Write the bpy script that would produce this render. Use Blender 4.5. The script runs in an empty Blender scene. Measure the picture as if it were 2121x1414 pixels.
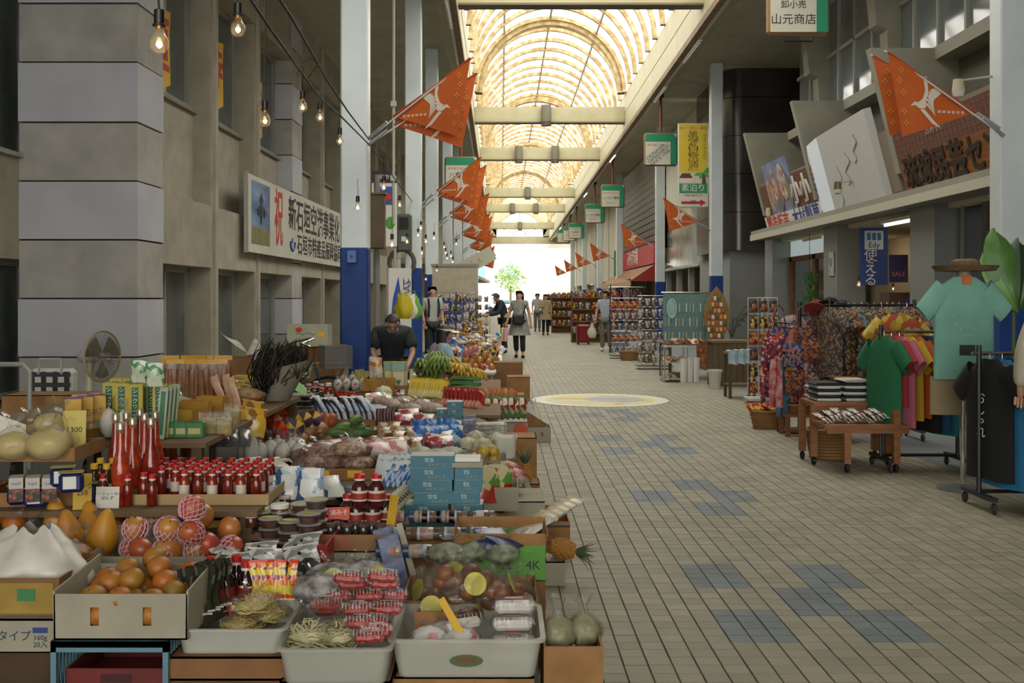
import bpy,math,random
from mathutils import Vector,Matrix
R=random.Random(7)
PI=math.pi
S=bpy.context.scene
COL=S.collection
# ---------------------------------------------------------------- camera, sky, exposure
F,HX,HY,H=2200.0,1037.0,618.0,1.49 # focal length in pixels, vanishing point, eye height
cam_d=bpy.data.cameras.new('camera');cam=bpy.data.objects.new('camera',cam_d);COL.objects.link(cam)
cam_d.sensor_width=36;cam_d.lens=F/2121*36
cam_d.shift_x=(1060.5-HX)/2121;cam_d.shift_y=-(707-HY)/2121
cam_d.clip_start=.05;cam_d.clip_end=400
cam.location=(0,0,H);cam.rotation_euler=(PI/2,0,0)
S.camera=cam
w=bpy.data.worlds.new('sky');S.world=w;w.use_nodes=True
bg=w.node_tree.nodes['Background'];bg.inputs[0].default_value=(1.0,.985,.96,1);bg.inputs[1].default_value=7.0
sun_d=bpy.data.lights.new('sun','SUN');sun=bpy.data.objects.new('sun',sun_d);COL.objects.link(sun)
sun_d.energy=3.0;sun_d.angle=.12;sun_d.color=(1,.93,.8);sun.rotation_euler=(math.radians(38),math.radians(22),0)
sun.location=(0,60,40)
S.view_settings.view_transform='Standard';S.view_settings.look='None'
S.view_settings.exposure=-.5;S.view_settings.gamma=1;S.view_settings.use_curve_mapping=False
S.cycles.max_bounces=7;S.cycles.diffuse_bounces=4;S.cycles.glossy_bounces=3;S.cycles.transmission_bounces=5
S.cycles.transparent_max_bounces=14;S.cycles.sample_clamp_indirect=6;S.cycles.use_denoising=True
S.cycles.caustics_reflective=False;S.cycles.caustics_refractive=False

# ---------------------------------------------------------------- helpers
def at(px,py,z):
 "point of the picture at height z"
 Y=F*(H-z)/(py-HY)
 return Vector(((px-HX)/F*Y,Y,z))
def ay(px,py,Y):
 "point of the picture at depth Y"
 return Vector(((px-HX)/F*Y,Y,H-(py-HY)/F*Y))
def lin(c):
 if isinstance(c,str):
  c=[int(c[i:i+2],16)for i in(0,2,4)]
 return tuple((x/255/12.92 if x/255<=.04045 else((x/255+.055)/1.055)**2.4)for x in c)+(1,)
MATS={}
def nt(name):
 m=bpy.data.materials.new(name);m.use_nodes=True
 t=m.node_tree;return m,t,t.nodes['Principled BSDF'],t.nodes.new,t.links.new
def mat(c,rough=.6,c2=None,ns=6,metal=0,bump=0,spec=.5,trans=0,emit=0,stretch=None,det=4,coat=0,alpha=1,lo=.35,hi=.65):
 key=(str(c),rough,str(c2),ns,metal,bump,spec,trans,emit,str(stretch),coat,alpha,lo)
 if key in MATS:return MATS[key]
 m,t,b,N,L=nt('surface_%d'%len(MATS))
 b.inputs['Base Color'].default_value=lin(c)
 b.inputs['Roughness'].default_value=rough;b.inputs['Metallic'].default_value=metal
 b.inputs['Specular IOR Level'].default_value=spec
 b.inputs['Transmission Weight'].default_value=trans;b.inputs['Coat Weight'].default_value=coat
 b.inputs['Alpha'].default_value=alpha
 if emit:
  b.inputs['Emission Color'].default_value=lin(c);b.inputs['Emission Strength'].default_value=emit
 if c2 is not None or bump:
  tc=N('ShaderNodeTexCoord');mp=N('ShaderNodeMapping');L(tc.outputs['Object'],mp.inputs[0])
  if stretch:mp.inputs['Scale'].default_value=stretch
  n=N('ShaderNodeTexNoise');n.inputs['Scale'].default_value=ns;n.inputs['Detail'].default_value=det
  L(mp.outputs[0],n.inputs[0])
  if c2 is not None:
   r=N('ShaderNodeValToRGB');r.color_ramp.elements[0].position=lo;r.color_ramp.elements[1].position=hi
   r.color_ramp.elements[0].color=lin(c);r.color_ramp.elements[1].color=lin(c2)
   L(n.outputs[0],r.inputs[0]);L(r.outputs[0],b.inputs['Base Color'])
  if bump:
   bp=N('ShaderNodeBump');bp.inputs['Strength'].default_value=bump;bp.inputs['Distance'].default_value=.01
   L(n.outputs[0],bp.inputs['Height']);L(bp.outputs[0],b.inputs['Normal'])
 MATS[key]=m;return m
def printed(cols,scale=14,rough=.35,seed=0,stretch=(1,1,1),coat=.3):
 "busy printed packaging: patches of a few flat colours"
 key=('print',str(cols),scale,rough,seed,str(stretch))
 if key in MATS:return MATS[key]
 m,t,b,N,L=nt('print_%d'%len(MATS))
 tc=N('ShaderNodeTexCoord');mp=N('ShaderNodeMapping');L(tc.outputs['Object'],mp.inputs[0])
 mp.inputs['Location'].default_value=(seed*3.1,seed*1.7,seed);mp.inputs['Scale'].default_value=stretch
 n=N('ShaderNodeTexVoronoi');n.inputs['Scale'].default_value=scale;L(mp.outputs[0],n.inputs['Vector'])
 sp=N('ShaderNodeSeparateColor');L(n.outputs['Color'],sp.inputs[0])
 r=N('ShaderNodeValToRGB');r.color_ramp.interpolation='CONSTANT'
 k=len(cols);e=r.color_ramp.elements
 e[0].position=0;e[0].color=lin(cols[0]);e[1].position=(1/k if k>1 else .99);e[1].color=lin(cols[1%k])
 for i in range(2,k):
  x=e.new(i/k);x.color=lin(cols[i])
 L(sp.outputs[0],r.inputs[0]);L(r.outputs[0],b.inputs['Base Color'])
 b.inputs['Roughness'].default_value=rough;b.inputs['Coat Weight'].default_value=coat
 MATS[key]=m;return m
def film(tint='f4f4f0',dens=.02,rough=.1,crinkle=.6):
 "thin clear plastic"
 key=('film',tint,dens,rough)
 if key in MATS:return MATS[key]
 m,t,b,N,L=nt('clear_film_%d'%len(MATS));t.nodes.remove(b)
 o=t.nodes['Material Output'];tr=N('ShaderNodeBsdfTransparent');g=N('ShaderNodeBsdfGlossy');d=N('ShaderNodeBsdfDiffuse')
 tr.inputs[0].default_value=(.98,.98,.97,1);g.inputs['Roughness'].default_value=rough;d.inputs[0].default_value=lin(tint)
 tc=N('ShaderNodeTexCoord');n=N('ShaderNodeTexNoise');n.inputs['Scale'].default_value=38;n.inputs['Detail'].default_value=3
 L(tc.outputs['Object'],n.inputs[0]);bp=N('ShaderNodeBump');bp.inputs['Strength'].default_value=crinkle;bp.inputs['Distance'].default_value=.012
 L(n.outputs[0],bp.inputs['Height']);L(bp.outputs[0],g.inputs['Normal'])
 lw=N('ShaderNodeLayerWeight');lw.inputs[0].default_value=.25;L(bp.outputs[0],lw.inputs['Normal'])
 m1=N('ShaderNodeMixShader');m1.inputs[0].default_value=dens;L(tr.outputs[0],m1.inputs[1]);L(d.outputs[0],m1.inputs[2])
 mu=N('ShaderNodeMath');mu.operation='MULTIPLY_ADD';mu.inputs[1].default_value=.3;mu.inputs[2].default_value=.02;L(lw.outputs['Fresnel'],mu.inputs[0])
 m2=N('ShaderNodeMixShader');L(mu.outputs[0],m2.inputs[0]);L(m1.outputs[0],m2.inputs[1]);L(g.outputs[0],m2.inputs[2])
 L(m2.outputs[0],o.inputs[0]);MATS[key]=m;return m
def glow(c,s):
 key=('glow',c,s)
 if key in MATS:return MATS[key]
 m,t,b,N,L=nt('glow_%d'%len(MATS));t.nodes.remove(b)
 e=N('ShaderNodeEmission');e.inputs[0].default_value=lin(c);e.inputs[1].default_value=s
 L(e.outputs[0],t.nodes['Material Output'].inputs[0]);MATS[key]=m;return m

class MB:
 def __init__(s):s.v=[];s.f=[]
 def add(s,vs,fs,m=None):
  o=len(s.v)
  s.v+=[tuple(m@Vector(p))for p in vs]if m is not None else[tuple(p)for p in vs]
  s.f+=[tuple(i+o for i in f)for f in fs];return s
 def hexa(s,p): # 8 points: bottom ring then top ring
  return s.add(p,[(3,2,1,0),(4,5,6,7),(0,1,5,4),(1,2,6,5),(2,3,7,6),(3,0,4,7)])
 def box(s,c,d,rz=0,m=None):
  x,y,z=d[0]/2,d[1]/2,d[2]/2
  p=[(-x,-y,-z),(x,-y,-z),(x,y,-z),(-x,y,-z),(-x,-y,z),(x,-y,z),(x,y,z),(-x,y,z)]
  M=Matrix.Translation(c)@Matrix.Rotation(rz,4,'Z')
  if m is not None:M=m@M
  return s.hexa([M@Vector(q)for q in p])
 def bx(s,x0,x1,y0,y1,z0,z1):
  return s.box(((x0+x1)/2,(y0+y1)/2,(z0+z1)/2),(abs(x1-x0),abs(y1-y0),abs(z1-z0)))
 def cbox(s,c,d,b,m=None): # chamfered box
  x,y,z=d[0]/2,d[1]/2,d[2]/2;b=min(b,x*.9,y*.9,z*.9)
  V=[];ix={}
  for sx in(-1,1):
   for sy in(-1,1):
    for sz in(-1,1):
     for a in range(3):
      q=[sx*(x-b),sy*(y-b),sz*(z-b)];q[a]=(sx*x,sy*y,sz*z)[a]
      ix[sx,sy,sz,a]=len(V);V.append(Vector(q)+Vector(c))
  Fs=[]
  for a in range(3):
   o1,o2=(a+1)%3,(a+2)%3
   for sa in(-1,1):
    ring=[]
    for s1,s2 in((-1,-1),(1,-1),(1,1),(-1,1)):
     k=[0,0,0];k[a]=sa;k[o1]=s1;k[o2]=s2;ring.append(ix[k[0],k[1],k[2],a])
    Fs.append(ring if sa>0 else ring[::-1])
   for s1 in(-1,1):
    for s2 in(-1,1):
     e=[]
     for sa,w_ in((-1,o1),(1,o1),(1,o2),(-1,o2)):
      k=[0,0,0];k[a]=sa;k[o1]=s1;k[o2]=s2;e.append(ix[k[0],k[1],k[2],w_])
     Fs.append(e if s1*s2>0 else e[::-1])
  for sx in(-1,1):
   for sy in(-1,1):
    for sz in(-1,1):
     e=[ix[sx,sy,sz,a]for a in range(3)];Fs.append(e if sx*sy*sz>0 else e[::-1])
  return s.add(V,Fs,m)
 def lathe(s,prof,n=12,m=None,cap=True):
  vs=[(r*math.cos(2*PI*i/n),r*math.sin(2*PI*i/n),z)for r,z in prof for i in range(n)]
  fs=[(k*n+i,k*n+(i+1)%n,(k+1)*n+(i+1)%n,(k+1)*n+i)for k in range(len(prof)-1)for i in range(n)]
  if cap:
   fs.append(tuple(range(n))[::-1]);fs.append(tuple((len(prof)-1)*n+i for i in range(n)))
  return s.add(vs,fs,m)
 def tube(s,pts,r,n=6,cap=True,closed=False):
  pts=[Vector(p)for p in pts];K=len(pts);rs=r if isinstance(r,(list,tuple))else[r]*K
  vs=[];u=None
  for i,p in enumerate(pts):
   if closed:t=pts[(i+1)%K]-pts[i-1]
   else:t=pts[min(i+1,K-1)]-pts[max(i-1,0)]
   t=t.normalized()if t.length>1e-9 else Vector((0,0,1))
   if u is None:u=t.orthogonal().normalized()
   u=u-t*u.dot(t)
   u=u.normalized()if u.length>1e-6 else t.orthogonal().normalized()
   v=t.cross(u)
   vs+=[p+(u*math.cos(2*PI*k/n)+v*math.sin(2*PI*k/n))*rs[i]for k in range(n)]
  fs=[(i*n+k,i*n+(k+1)%n,(i+1)*n+(k+1)%n,(i+1)*n+k)for i in range(K-1)for k in range(n)]
  if closed:fs+=[((K-1)*n+k,(K-1)*n+(k+1)%n,(k+1)%n,k)for k in range(n)]
  elif cap:fs+=[tuple(range(n))[::-1],tuple((K-1)*n+k for k in range(n))]
  return s.add(vs,fs)
 def cyl(s,p0,p1,r0,r1=None,n=12):return s.tube([p0,p1],[r0,r0 if r1 is None else r1],n)
 def ball(s,c,r,nu=12,nv=8,m=None):
  r=r if isinstance(r,(list,tuple))else(r,r,r);c=Vector(c)
  vs=[(c.x,c.y,c.z-r[2])]
  for j in range(1,nv):
   a=-PI/2+PI*j/nv
   vs+=[(c.x+r[0]*math.cos(a)*math.cos(2*PI*i/nu),c.y+r[1]*math.cos(a)*math.sin(2*PI*i/nu),c.z+r[2]*math.sin(a))for i in range(nu)]
  vs.append((c.x,c.y,c.z+r[2]));e=len(vs)-1
  fs=[(0,1+(i+1)%nu,1+i)for i in range(nu)]
  fs+=[(1+j*nu+i,1+j*nu+(i+1)%nu,1+(j+1)*nu+(i+1)%nu,1+(j+1)*nu+i)for j in range(nv-2)for i in range(nu)]
  fs+=[(1+(nv-2)*nu+i,1+(nv-2)*nu+(i+1)%nu,e)for i in range(nu)]
  return s.add(vs,fs,m)
 def prism(s,poly,t0,t1,m=None): # polygon in x,z extruded along y
  n=len(poly)
  vs=[(x,t0,z)for x,z in poly]+[(x,t1,z)for x,z in poly]
  return s.add(vs,[tuple(range(n)),tuple(range(n,2*n))[::-1]]+[(i,i+n,(i+1)%n+n,(i+1)%n)for i in range(n)],m)
 def grid(s,fn,nu,nv,m=None,cu=False):
  vs=[fn(i/(nu if cu else nu-1),j/(nv-1))for j in range(nv)for i in range(nu)]
  fs=[(j*nu+i,j*nu+(i+1)%nu,(j+1)*nu+(i+1)%nu,(j+1)*nu+i)for j in range(nv-1)for i in range(nu if cu else nu-1)]
  return s.add(vs,fs,m)
 def mesh(s,name,m,smooth=False,ang=38):
  me=bpy.data.meshes.new(name);me.from_pydata(s.v,[],s.f)
  if m:me.materials.append(m)
  if smooth:
   me.polygons.foreach_set('use_smooth',[True]*len(me.polygons));me.set_sharp_from_angle(angle=math.radians(ang))
  me.update();return me
 def build(s,name,m,parent=None,smooth=False,ang=38):return put(name,s.mesh(name,m,smooth,ang),parent)
def put(name,me,parent=None,loc=None,rot=None,sc=None):
 o=bpy.data.objects.new(name,me);COL.objects.link(o)
 if parent is not None:o.parent=parent
 if loc is not None:o.location=loc
 if rot is not None:o.rotation_euler=rot
 if sc is not None:o.scale=sc if not isinstance(sc,(int,float))else(sc,)*3
 return o
def tag(o,label=None,cat=None,group=None,kind=None):
 for k,v in(('label',label),('category',cat),('group',group),('kind',kind)):
  if v:o[k]=v
 return o
def thing(name,label,cat,loc=(0,0,0),rz=0,group=None,sc=None):
 o=put(name,None,None,loc,(0,0,rz),sc);o.empty_display_size=.1
 return tag(o,label,cat,group)
KIDS={}
def dup(o,loc=None,rot=None,label=None,group=None,sc=None,parent=None):
 c=o.copy();COL.objects.link(c)
 if parent is not None:c.parent=parent
 if loc is not None:c.location=loc
 if rot is not None:c.rotation_euler=rot if not isinstance(rot,(int,float))else(0,0,rot)
 if sc is not None:c.scale=sc if not isinstance(sc,(int,float))else(sc,)*3
 if label:c['label']=label
 if group:c['group']=group
 for ch in o.children:dup(ch,parent=c)
 return c
TS=bpy.data.scenes.new('text_bench');TXT={}
def text_me(s,size,ext=.002,m=None,spacing=1.0,line=1.0,ax='CENTER',off=0):
 key=(s,round(size,4),ext,m.name if m else '',spacing,ax,off)
 if key in TXT:return TXT[key]
 c=bpy.data.curves.new('lettering','FONT');c.body=s;c.size=size;c.extrude=ext;c.align_x=ax;c.align_y='CENTER'
 c.resolution_u=2;c.space_character=spacing;c.space_line=line;c.offset=off
 o=bpy.data.objects.new('lettering',c);TS.collection.objects.link(o)
 vl=TS.view_layers[0];vl.update();me=bpy.data.meshes.new_from_object(o.evaluated_get(vl.depsgraph));me.name='lettering'
 TS.collection.objects.unlink(o);bpy.data.objects.remove(o);bpy.data.curves.remove(c)
 me.materials.clear()
 if m:me.materials.append(m)
 TXT[key]=me;return me
def letters(s,size,m,parent,loc,rot=(PI/2,0,0),sc=None,ext=.002,spacing=1.0,line=1.0,name='lettering',ax='CENTER',off=0):
 return put(name,text_me(s,size,ext,m,spacing,line,ax,off),parent,loc,rot,sc)
# ================================================================ the arcade: floor, columns, roof
TW,TD=.1,.096
JOINT=mat('4b4a40',.95)
def tile_mat(name,a,b):
 m,t,bs,N,L=nt(name)
 g=N('ShaderNodeNewGeometry');n=N('ShaderNodeTexNoise');n.inputs['Scale'].default_value=1.1;n.inputs['Detail'].default_value=6;n.inputs['Roughness'].default_value=.65
 L(g.outputs['Position'],n.inputs[0])
 n2=N('ShaderNodeTexNoise');n2.inputs['Scale'].default_value=160;L(g.outputs['Position'],n2.inputs[0])
 mp=N('ShaderNodeVectorMath');mp.operation='DIVIDE';mp.inputs[1].default_value=(TW,TD,1);L(g.outputs['Position'],mp.inputs[0])
 fl=N('ShaderNodeVectorMath');fl.operation='FLOOR';L(mp.outputs[0],fl.inputs[0])
 wn=N('ShaderNodeTexWhiteNoise');L(fl.outputs[0],wn.inputs[0])
 a1=N('ShaderNodeMath');a1.operation='MULTIPLY_ADD';a1.inputs[1].default_value=.35;L(wn.outputs['Value'],a1.inputs[0]);L(n.outputs[0],a1.inputs[2])
 a2=N('ShaderNodeMath');a2.operation='MULTIPLY_ADD';a2.inputs[1].default_value=.5;L(n2.outputs[0],a2.inputs[0]);L(a1.outputs[0],a2.inputs[2])
 r=N('ShaderNodeValToRGB');r.color_ramp.elements[0].position=.65;r.color_ramp.elements[1].position=1.25
 r.color_ramp.elements[0].color=lin(a);r.color_ramp.elements[1].color=lin(b)
 mr=N('ShaderNodeMapRange');mr.inputs[1].default_value=.55;mr.inputs[2].default_value=1.3;L(a2.outputs[0],mr.inputs[0])
 r.color_ramp.elements[0].position=0;r.color_ramp.elements[1].position=1;L(mr.outputs[0],r.inputs[0])
 bp=N('ShaderNodeBump');bp.inputs['Strength'].default_value=.35;bp.inputs['Distance'].default_value=.004;L(n2.outputs[0],bp.inputs['Height'])
 L(bp.outputs[0],bs.inputs['Normal'])
 bs.inputs['Roughness'].default_value=.62;bs.inputs['Specular IOR Level'].default_value=.35
 return m,t,r,bs
TAN,_t,_r,_b=tile_mat('paving_tan','7c7765','9f9984');_t.links.new(_r.outputs[0],_b.inputs['Base Color'])
BLU,_t,_r,_b=tile_mat('paving_blue','5e6668','778083');_t.links.new(_r.outputs[0],_b.inputs['Base Color'])
# far paving: the same tiles drawn by the material
FAR,_t,_r,_b=tile_mat('paving_far','7c7765','9f9984')
_N,_L=_t.nodes.new,_t.links.new
_g=_N('ShaderNodeNewGeometry');_sx=_N('ShaderNodeSeparateXYZ');_L(_g.outputs['Position'],_sx.inputs[0])
def _saw(sock,d,wd):
 a=_N('ShaderNodeMath');a.operation='DIVIDE';a.inputs[1].default_value=d;_L(sock,a.inputs[0])
 b=_N('ShaderNodeMath');b.operation='FRACT';_L(a.outputs[0],b.inputs[0])
 c=_N('ShaderNodeMath');c.operation='LESS_THAN';c.inputs[1].default_value=wd;_L(b.outputs[0],c.inputs[0]);return c.outputs[0]
_mx=_N('ShaderNodeMath');_mx.operation='MAXIMUM';_L(_saw(_sx.outputs[0],TW,.07),_mx.inputs[0]);_L(_saw(_sx.outputs[1],TD,.035),_mx.inputs[1])
_m2=_N('ShaderNodeMix');_m2.data_type='RGBA';_L(_mx.outputs[0],_m2.inputs[0]);_L(_r.outputs[0],_m2.inputs[6]);_m2.inputs[7].default_value=lin('4b4a40')
_L(_m2.outputs[2],_b.inputs['Base Color'])
BLUEPAVE=mat('656b6e',.6,'787d80',3,det=6)

floor=tag(MB().bx(-9,10,-13,16.32,-.3,-.006).build('floor',JOINT),'tan paving tiles of the arcade walkway with inset blue tile patches',kind='structure')
MB().bx(-9,3.9,16.32,112,-.3,0).build('paving_slab',FAR,floor)
MB().bx(3.9,9.5,-13,112,-.29,0).build('side_pavement',BLUEPAVE,floor)
blue=set()
for cx,cy,kind in((1.5,5.28,'x'),(1.5,8.06,'d'),(1.5,10.9,'x'),(1.5,13.6,'d')):
 for i in(-1,0,1):
  for j in(-1,0,1):
   if(kind=='x' and abs(i)+abs(j)!=1)or(kind=='d' and abs(i)+abs(j)==1):
    c0=round((cx+i*.3-.15)/TW);r0=round((cy+j*5*TD-2.5*TD)/TD)
    blue|={(c0+a,r0+b)for a in range(3)for b in range(5)}
tile_me={}
for k,mm in(('t',TAN),('b',BLU)):
 tile_me[k]=MB().cbox((0,0,-.01),(TW-.006,TD-.0035,.02),.0016).mesh('tile',mm)
many={'t':MB(),'b':MB()}
near=sorted([(c,r)for c in range(-6,39)for r in range(30,170)],key=lambda q:(q[1],abs(q[0]-10)))
n_obj=0
for c,r in near:
 x,y=(c+.5)*TW,(r+.5)*TD
 k='b' if(c,r)in blue else 't'
 vis=r*TD>3.95 and 1.5+.5>-1 and(x/y*F+HX)<2150 and x>.28
 dz=R.uniform(-.0012,.0008)
 if vis and n_obj<300:
  put('tile',tile_me[k],floor,(x,y,dz));n_obj+=1
 else:
  a,b=TW/2-.003,TD/2-.0018
  many[k].hexa([(x-a,y-b,-.02),(x+a,y-b,-.02),(x+a,y+b,-.02),(x-a,y+b,-.02),
                      (x-a,y-b,dz),(x+a,y-b,dz),(x+a,y+b,dz),(x-a,y+b,dz)])
for k,mm in(('t',TAN),('b',BLU)):tag(many[k].build('paving_tiles',mm,floor),kind='stuff')
# round mural set into the floor
em=thing('floor_mural','round white and yellow mosaic emblem set into the walkway','mural',(1.46,15.6,0))
MB().lathe([(1.0,0),(1.0,.004)],64).build('rim',mat('c9c6b2',.5),em)
MB().lathe([(.8,.003),(.8,.0055)],64).build('disc',mat('bfb98a',.5,'c9b66a',2.2,lo=.42,hi=.58),em)
MB().add([(-.1,-.25,.007),(.35,-.42,.007),(.7,-.1,.007),(.55,.25,.007),(.1,.4,.007),(-.35,.18,.007)],[(0,1,2,3,4,5)]).build('emblem_patch',mat('7f8791',.5,'9a9ca0',3),em)
for i,(x0,y0,x1,y1)in enumerate(((-.7,.1,-.2,.3),(-.6,-.3,-.1,-.2),(.1,-.7,.25,-.5),(.0,.5,.4,.6))):
 MB().add([(x0,y0,.008),(x1,y0-.05,.008),(x1+.05,y1,.008),(x0+.1,y1+.06,.008)],[(0,1,2,3)]).build('emblem_stroke',mat(('b7a64a','c5bf9a','bba93c','a7a9a0')[i],.5),em)

# columns -------------------------------------------------------
def RZ(G,Y):return H+G-.0091*Y # the roof falls slightly towards the far end
WHITE=mat('cdd6d6',.32,'c3cccc',2);CBLUE=mat('1d3f80',.5,'1b3a76',3,spec=.25)
def column(x0,Y,side,label):
 wd=.35;g=7.0
 x1=x0+wd*side;xa,xb=min(x0,x1),max(x0,x1);c=thing('arcade_column',label,'column',((xa+xb)/2,Y+.15,0),group='arcade columns')
 h=RZ(g,Y)
 MB().cbox((0,0,(2.12+h)/2),(wd,.3,h-2.12),.02).build('shaft',WHITE,c,True)
 MB().cbox((0,0,1.07),(wd+.006,.306,2.14),.02).build('blue_base',CBLUE,c,True)
 MB().box((0,0,.02),(wd+.1,.4,.04)).build('foot_plate',mat('3a3d42',.6),c)
 return c
LC=[(13.5,'white and blue column nearest on the left, beside the bowing seller'),(22.6,'second white and blue column on the left, with an electric meter box'),
      (28.6,'third white and blue column on the left, behind the man with the backpack'),(37,'fourth white column on the left, behind the string lights'),
      (46,'fifth white column on the left'),(57,'sixth white column on the left'),(68,'seventh white column on the left'),(80,'eighth white column on the left, far away')]
for Y,l in LC:column(-1.69,Y,-1,l)
RC=[(12.75,'white and blue column nearest on the right, beside the mint shirt'),(30.3,'second white and blue column on the right, beside the yellow inn sign'),
      (41,'third white and blue column on the right, behind the teal accessory board'),(55,'fourth white and blue column on the right, beside the louvred wall'),
      (66,'fifth white and blue column on the right, behind the man in the white shirt'),(78,'sixth white column on the right'),(91,'seventh white column on the right, near the exit')]
for Y,l in RC:column(6.0,Y,1,l)

# roof ----------------------------------------------------------
CREAM=mat('b3ac8b',.55,'aaa381',2);SOFF=mat('b3af9c',.8,'a5a18e',1.5,det=5);RUST=mat('94794a',.7,'bfb087',4,lo=.4,hi=.7);BEAMD=mat('6b6352',.7)
YN,YF=-13,105
ceil=tag(put('ceiling',None),kind='structure')
def strip(name,m,pts,y0,y1,parent=ceil,n=1):
 b=MB()
 for k in range(n):
  a,e=y0+(y1-y0)*k/n,y0+(y1-y0)*(k+1)/n-(.015 if n>1 else 0)
  q=[(x,a,RZ(g,a))for x,g in pts]+[(x,e,RZ(g,e))for x,g in pts];N=len(pts)
  b.add(q,[tuple(range(N)),tuple(range(N,2*N))[::-1]]+[(i,i+N,(i+1)%N+N,(i+1)%N)for i in range(N)])
 return b.build(name,m,parent)
XL,XR=-1.0,4.78
for sd,xg,xs,xw in((-1,XL,-1.48,-9),(1,XR,5.42,10)):
 strip('fascia',CREAM,[(xg,6.82),(xg+sd*.12,6.82),(xg+sd*.12,8.25),(xg,8.25)],YN,YF)
 strip('fascia_rail',mat('b3a97c',.6),[(xg-sd*.012,7.5),(xg,7.5),(xg,7.53),(xg-sd*.012,7.53)],YN,YF)
 strip('gutter',mat('8a7350',.7,'70604a',3),[(xg-sd*.02,6.70),(xg+sd*.14,6.70),(xg+sd*.14,6.86),(xg-sd*.02,6.86)],YN,YF)
 strip('lamp_channel',mat('b9b7ac',.4),[(xg+sd*.13,6.66),(xg+sd*.2,6.66),(xg+sd*.2,6.72),(xg+sd*.13,6.72)],YN,YF)
 a,b_=xg+sd*.14,xs
 pl=MB()
 for k in range(77): # slanted panels beside the gutter
  y0=YN+k*1.79;y1=y0+1.77
  q=[]
  for y in(y0,y1):q+=[(a,y,RZ(6.8,y)),(b_,y,RZ(7.0,y)),(b_,y,RZ(7.06,y)),(a,y,RZ(6.86,y))]
  pm=MB().add(q,[(0,1,2,3),(7,6,5,4),(0,4,5,1),(1,5,6,2),(2,6,7,3),(3,7,4,0)])
  pm.build('slanted_panel',mat('c0bba6',.7,'b3ae99',2),ceil)
 nrow=5
 for k in range(57): # soffit boards across the aisle side
  y0=YN+k*2.42
  x0,x1=(xs,xw)
  q=[]
  for y in(y0,y0+2.40):q+=[(x0,y,RZ(7.0,y)),(x1,y,RZ(7.0,y)),(x1,y,RZ(7.08,y)),(x0,y,RZ(7.08,y))]
  MB().add(q,[(0,1,2,3),(7,6,5,4),(0,4,5,1),(1,5,6,2),(2,6,7,3),(3,7,4,0)]).build('soffit_board',SOFF,ceil)
 strip('roof_deck',BEAMD,[(xg+sd*.1,7.14),(xw,7.14),(xw,7.3),(xg+sd*.1,7.3)],YN,YF)
# vault: ribs, purlins, panes
CXV,RV=(XL+XR)/2,(XR-XL)/2
def arc(th,y,r):return(CXV+r*math.sin(th),y,RZ(8.22,y)+r*math.cos(th))
def panem():
 m,t,b,N,L=nt('vault_pane');t.nodes.remove(b)
 tr=N('ShaderNodeBsdfTransparent');tr.inputs[0].default_value=(.97,.98,1,1);tl=N('ShaderNodeBsdfTranslucent');tl.inputs[0].default_value=lin('f6f4ea')
 d=N('ShaderNodeBsdfDiffuse');d.inputs[0].default_value=lin('e8e4d4')
 g=N('ShaderNodeNewGeometry');n=N('ShaderNodeTexNoise');n.inputs['Scale'].default_value=.35;L(g.outputs['Position'],n.inputs[0])
 r=N('ShaderNodeMapRange');r.inputs[1].default_value=.35;r.inputs[2].default_value=.65;r.inputs[3].default_value=.38;r.inputs[4].default_value=.75;L(n.outputs[0],r.inputs[0])
 m1=N('ShaderNodeMixShader');m1.inputs[0].default_value=.25;L(tl.outputs[0],m1.inputs[1]);L(d.outputs[0],m1.inputs[2])
 m2=N('ShaderNodeMixShader');L(r.outputs[0],m2.inputs[0]);L(tr.outputs[0],m2.inputs[1]);L(m1.outputs[0],m2.inputs[2])
 L(m2.outputs[0],t.nodes['Material Output'].inputs[0]);return m
PANE=panem()
THS=[-PI/2,-.67,0,.67,PI/2]
def arcbar(y0,y1,r0,r1,n=28):
 b=MB();vs=[]
 for i in range(n+1):
  th=-PI/2+PI*i/n
  vs+=[arc(th,y0,r0),arc(th,y1,r0),arc(th,y1,r1),arc(th,y0,r1)]
 fs=[(i*4+k,(i+1)*4+k,(i+1)*4+(k+1)%4,i*4+(k+1)%4)for i in range(n)for k in range(4)]
 return b.add(vs,fs)
ys=[-6+1.6*k for k in range(70)];YV=7.0
main=[10.5,25.5,40.5,55.5,70.5,85.5,100.5]
for k,y in enumerate(ys[:-1]):
 if y>YV-1:arcbar(y,y+.16,RV-.14,RV).build('rib',RUST,ceil,True)
 for j in range(4 if y>YV-1 else 0):
  p=MB();n=8
  vs=[arc(THS[j]+(THS[j+1]-THS[j])*i/n,yy,RV+.01)for i in range(n+1)for yy in(y,min(ys[k+1],YF))]
  p.add(vs,[(2*i,2*i+1,2*i+3,2*i+2)for i in range(n)]).build('pane',PANE,ceil,True)
for y in main:arcbar(y,y+.42,RV-.3,RV-.02).build('main_rib',RUST,ceil,True)
for th in THS[1:-1]:
 a,e=arc(th,YV,RV-.06),arc(th,YF,RV-.06)
 MB().cyl(a,e,.045,n=6).build('purlin',mat('8f856a',.6),ceil)
strip('added_shade_roof',SOFF,[(XL,8.25),(XR,8.25),(XR,8.45),(XL,8.45)],YN,YV+.1)  # unseen opaque cover added over the near vault to darken the foreground
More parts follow.
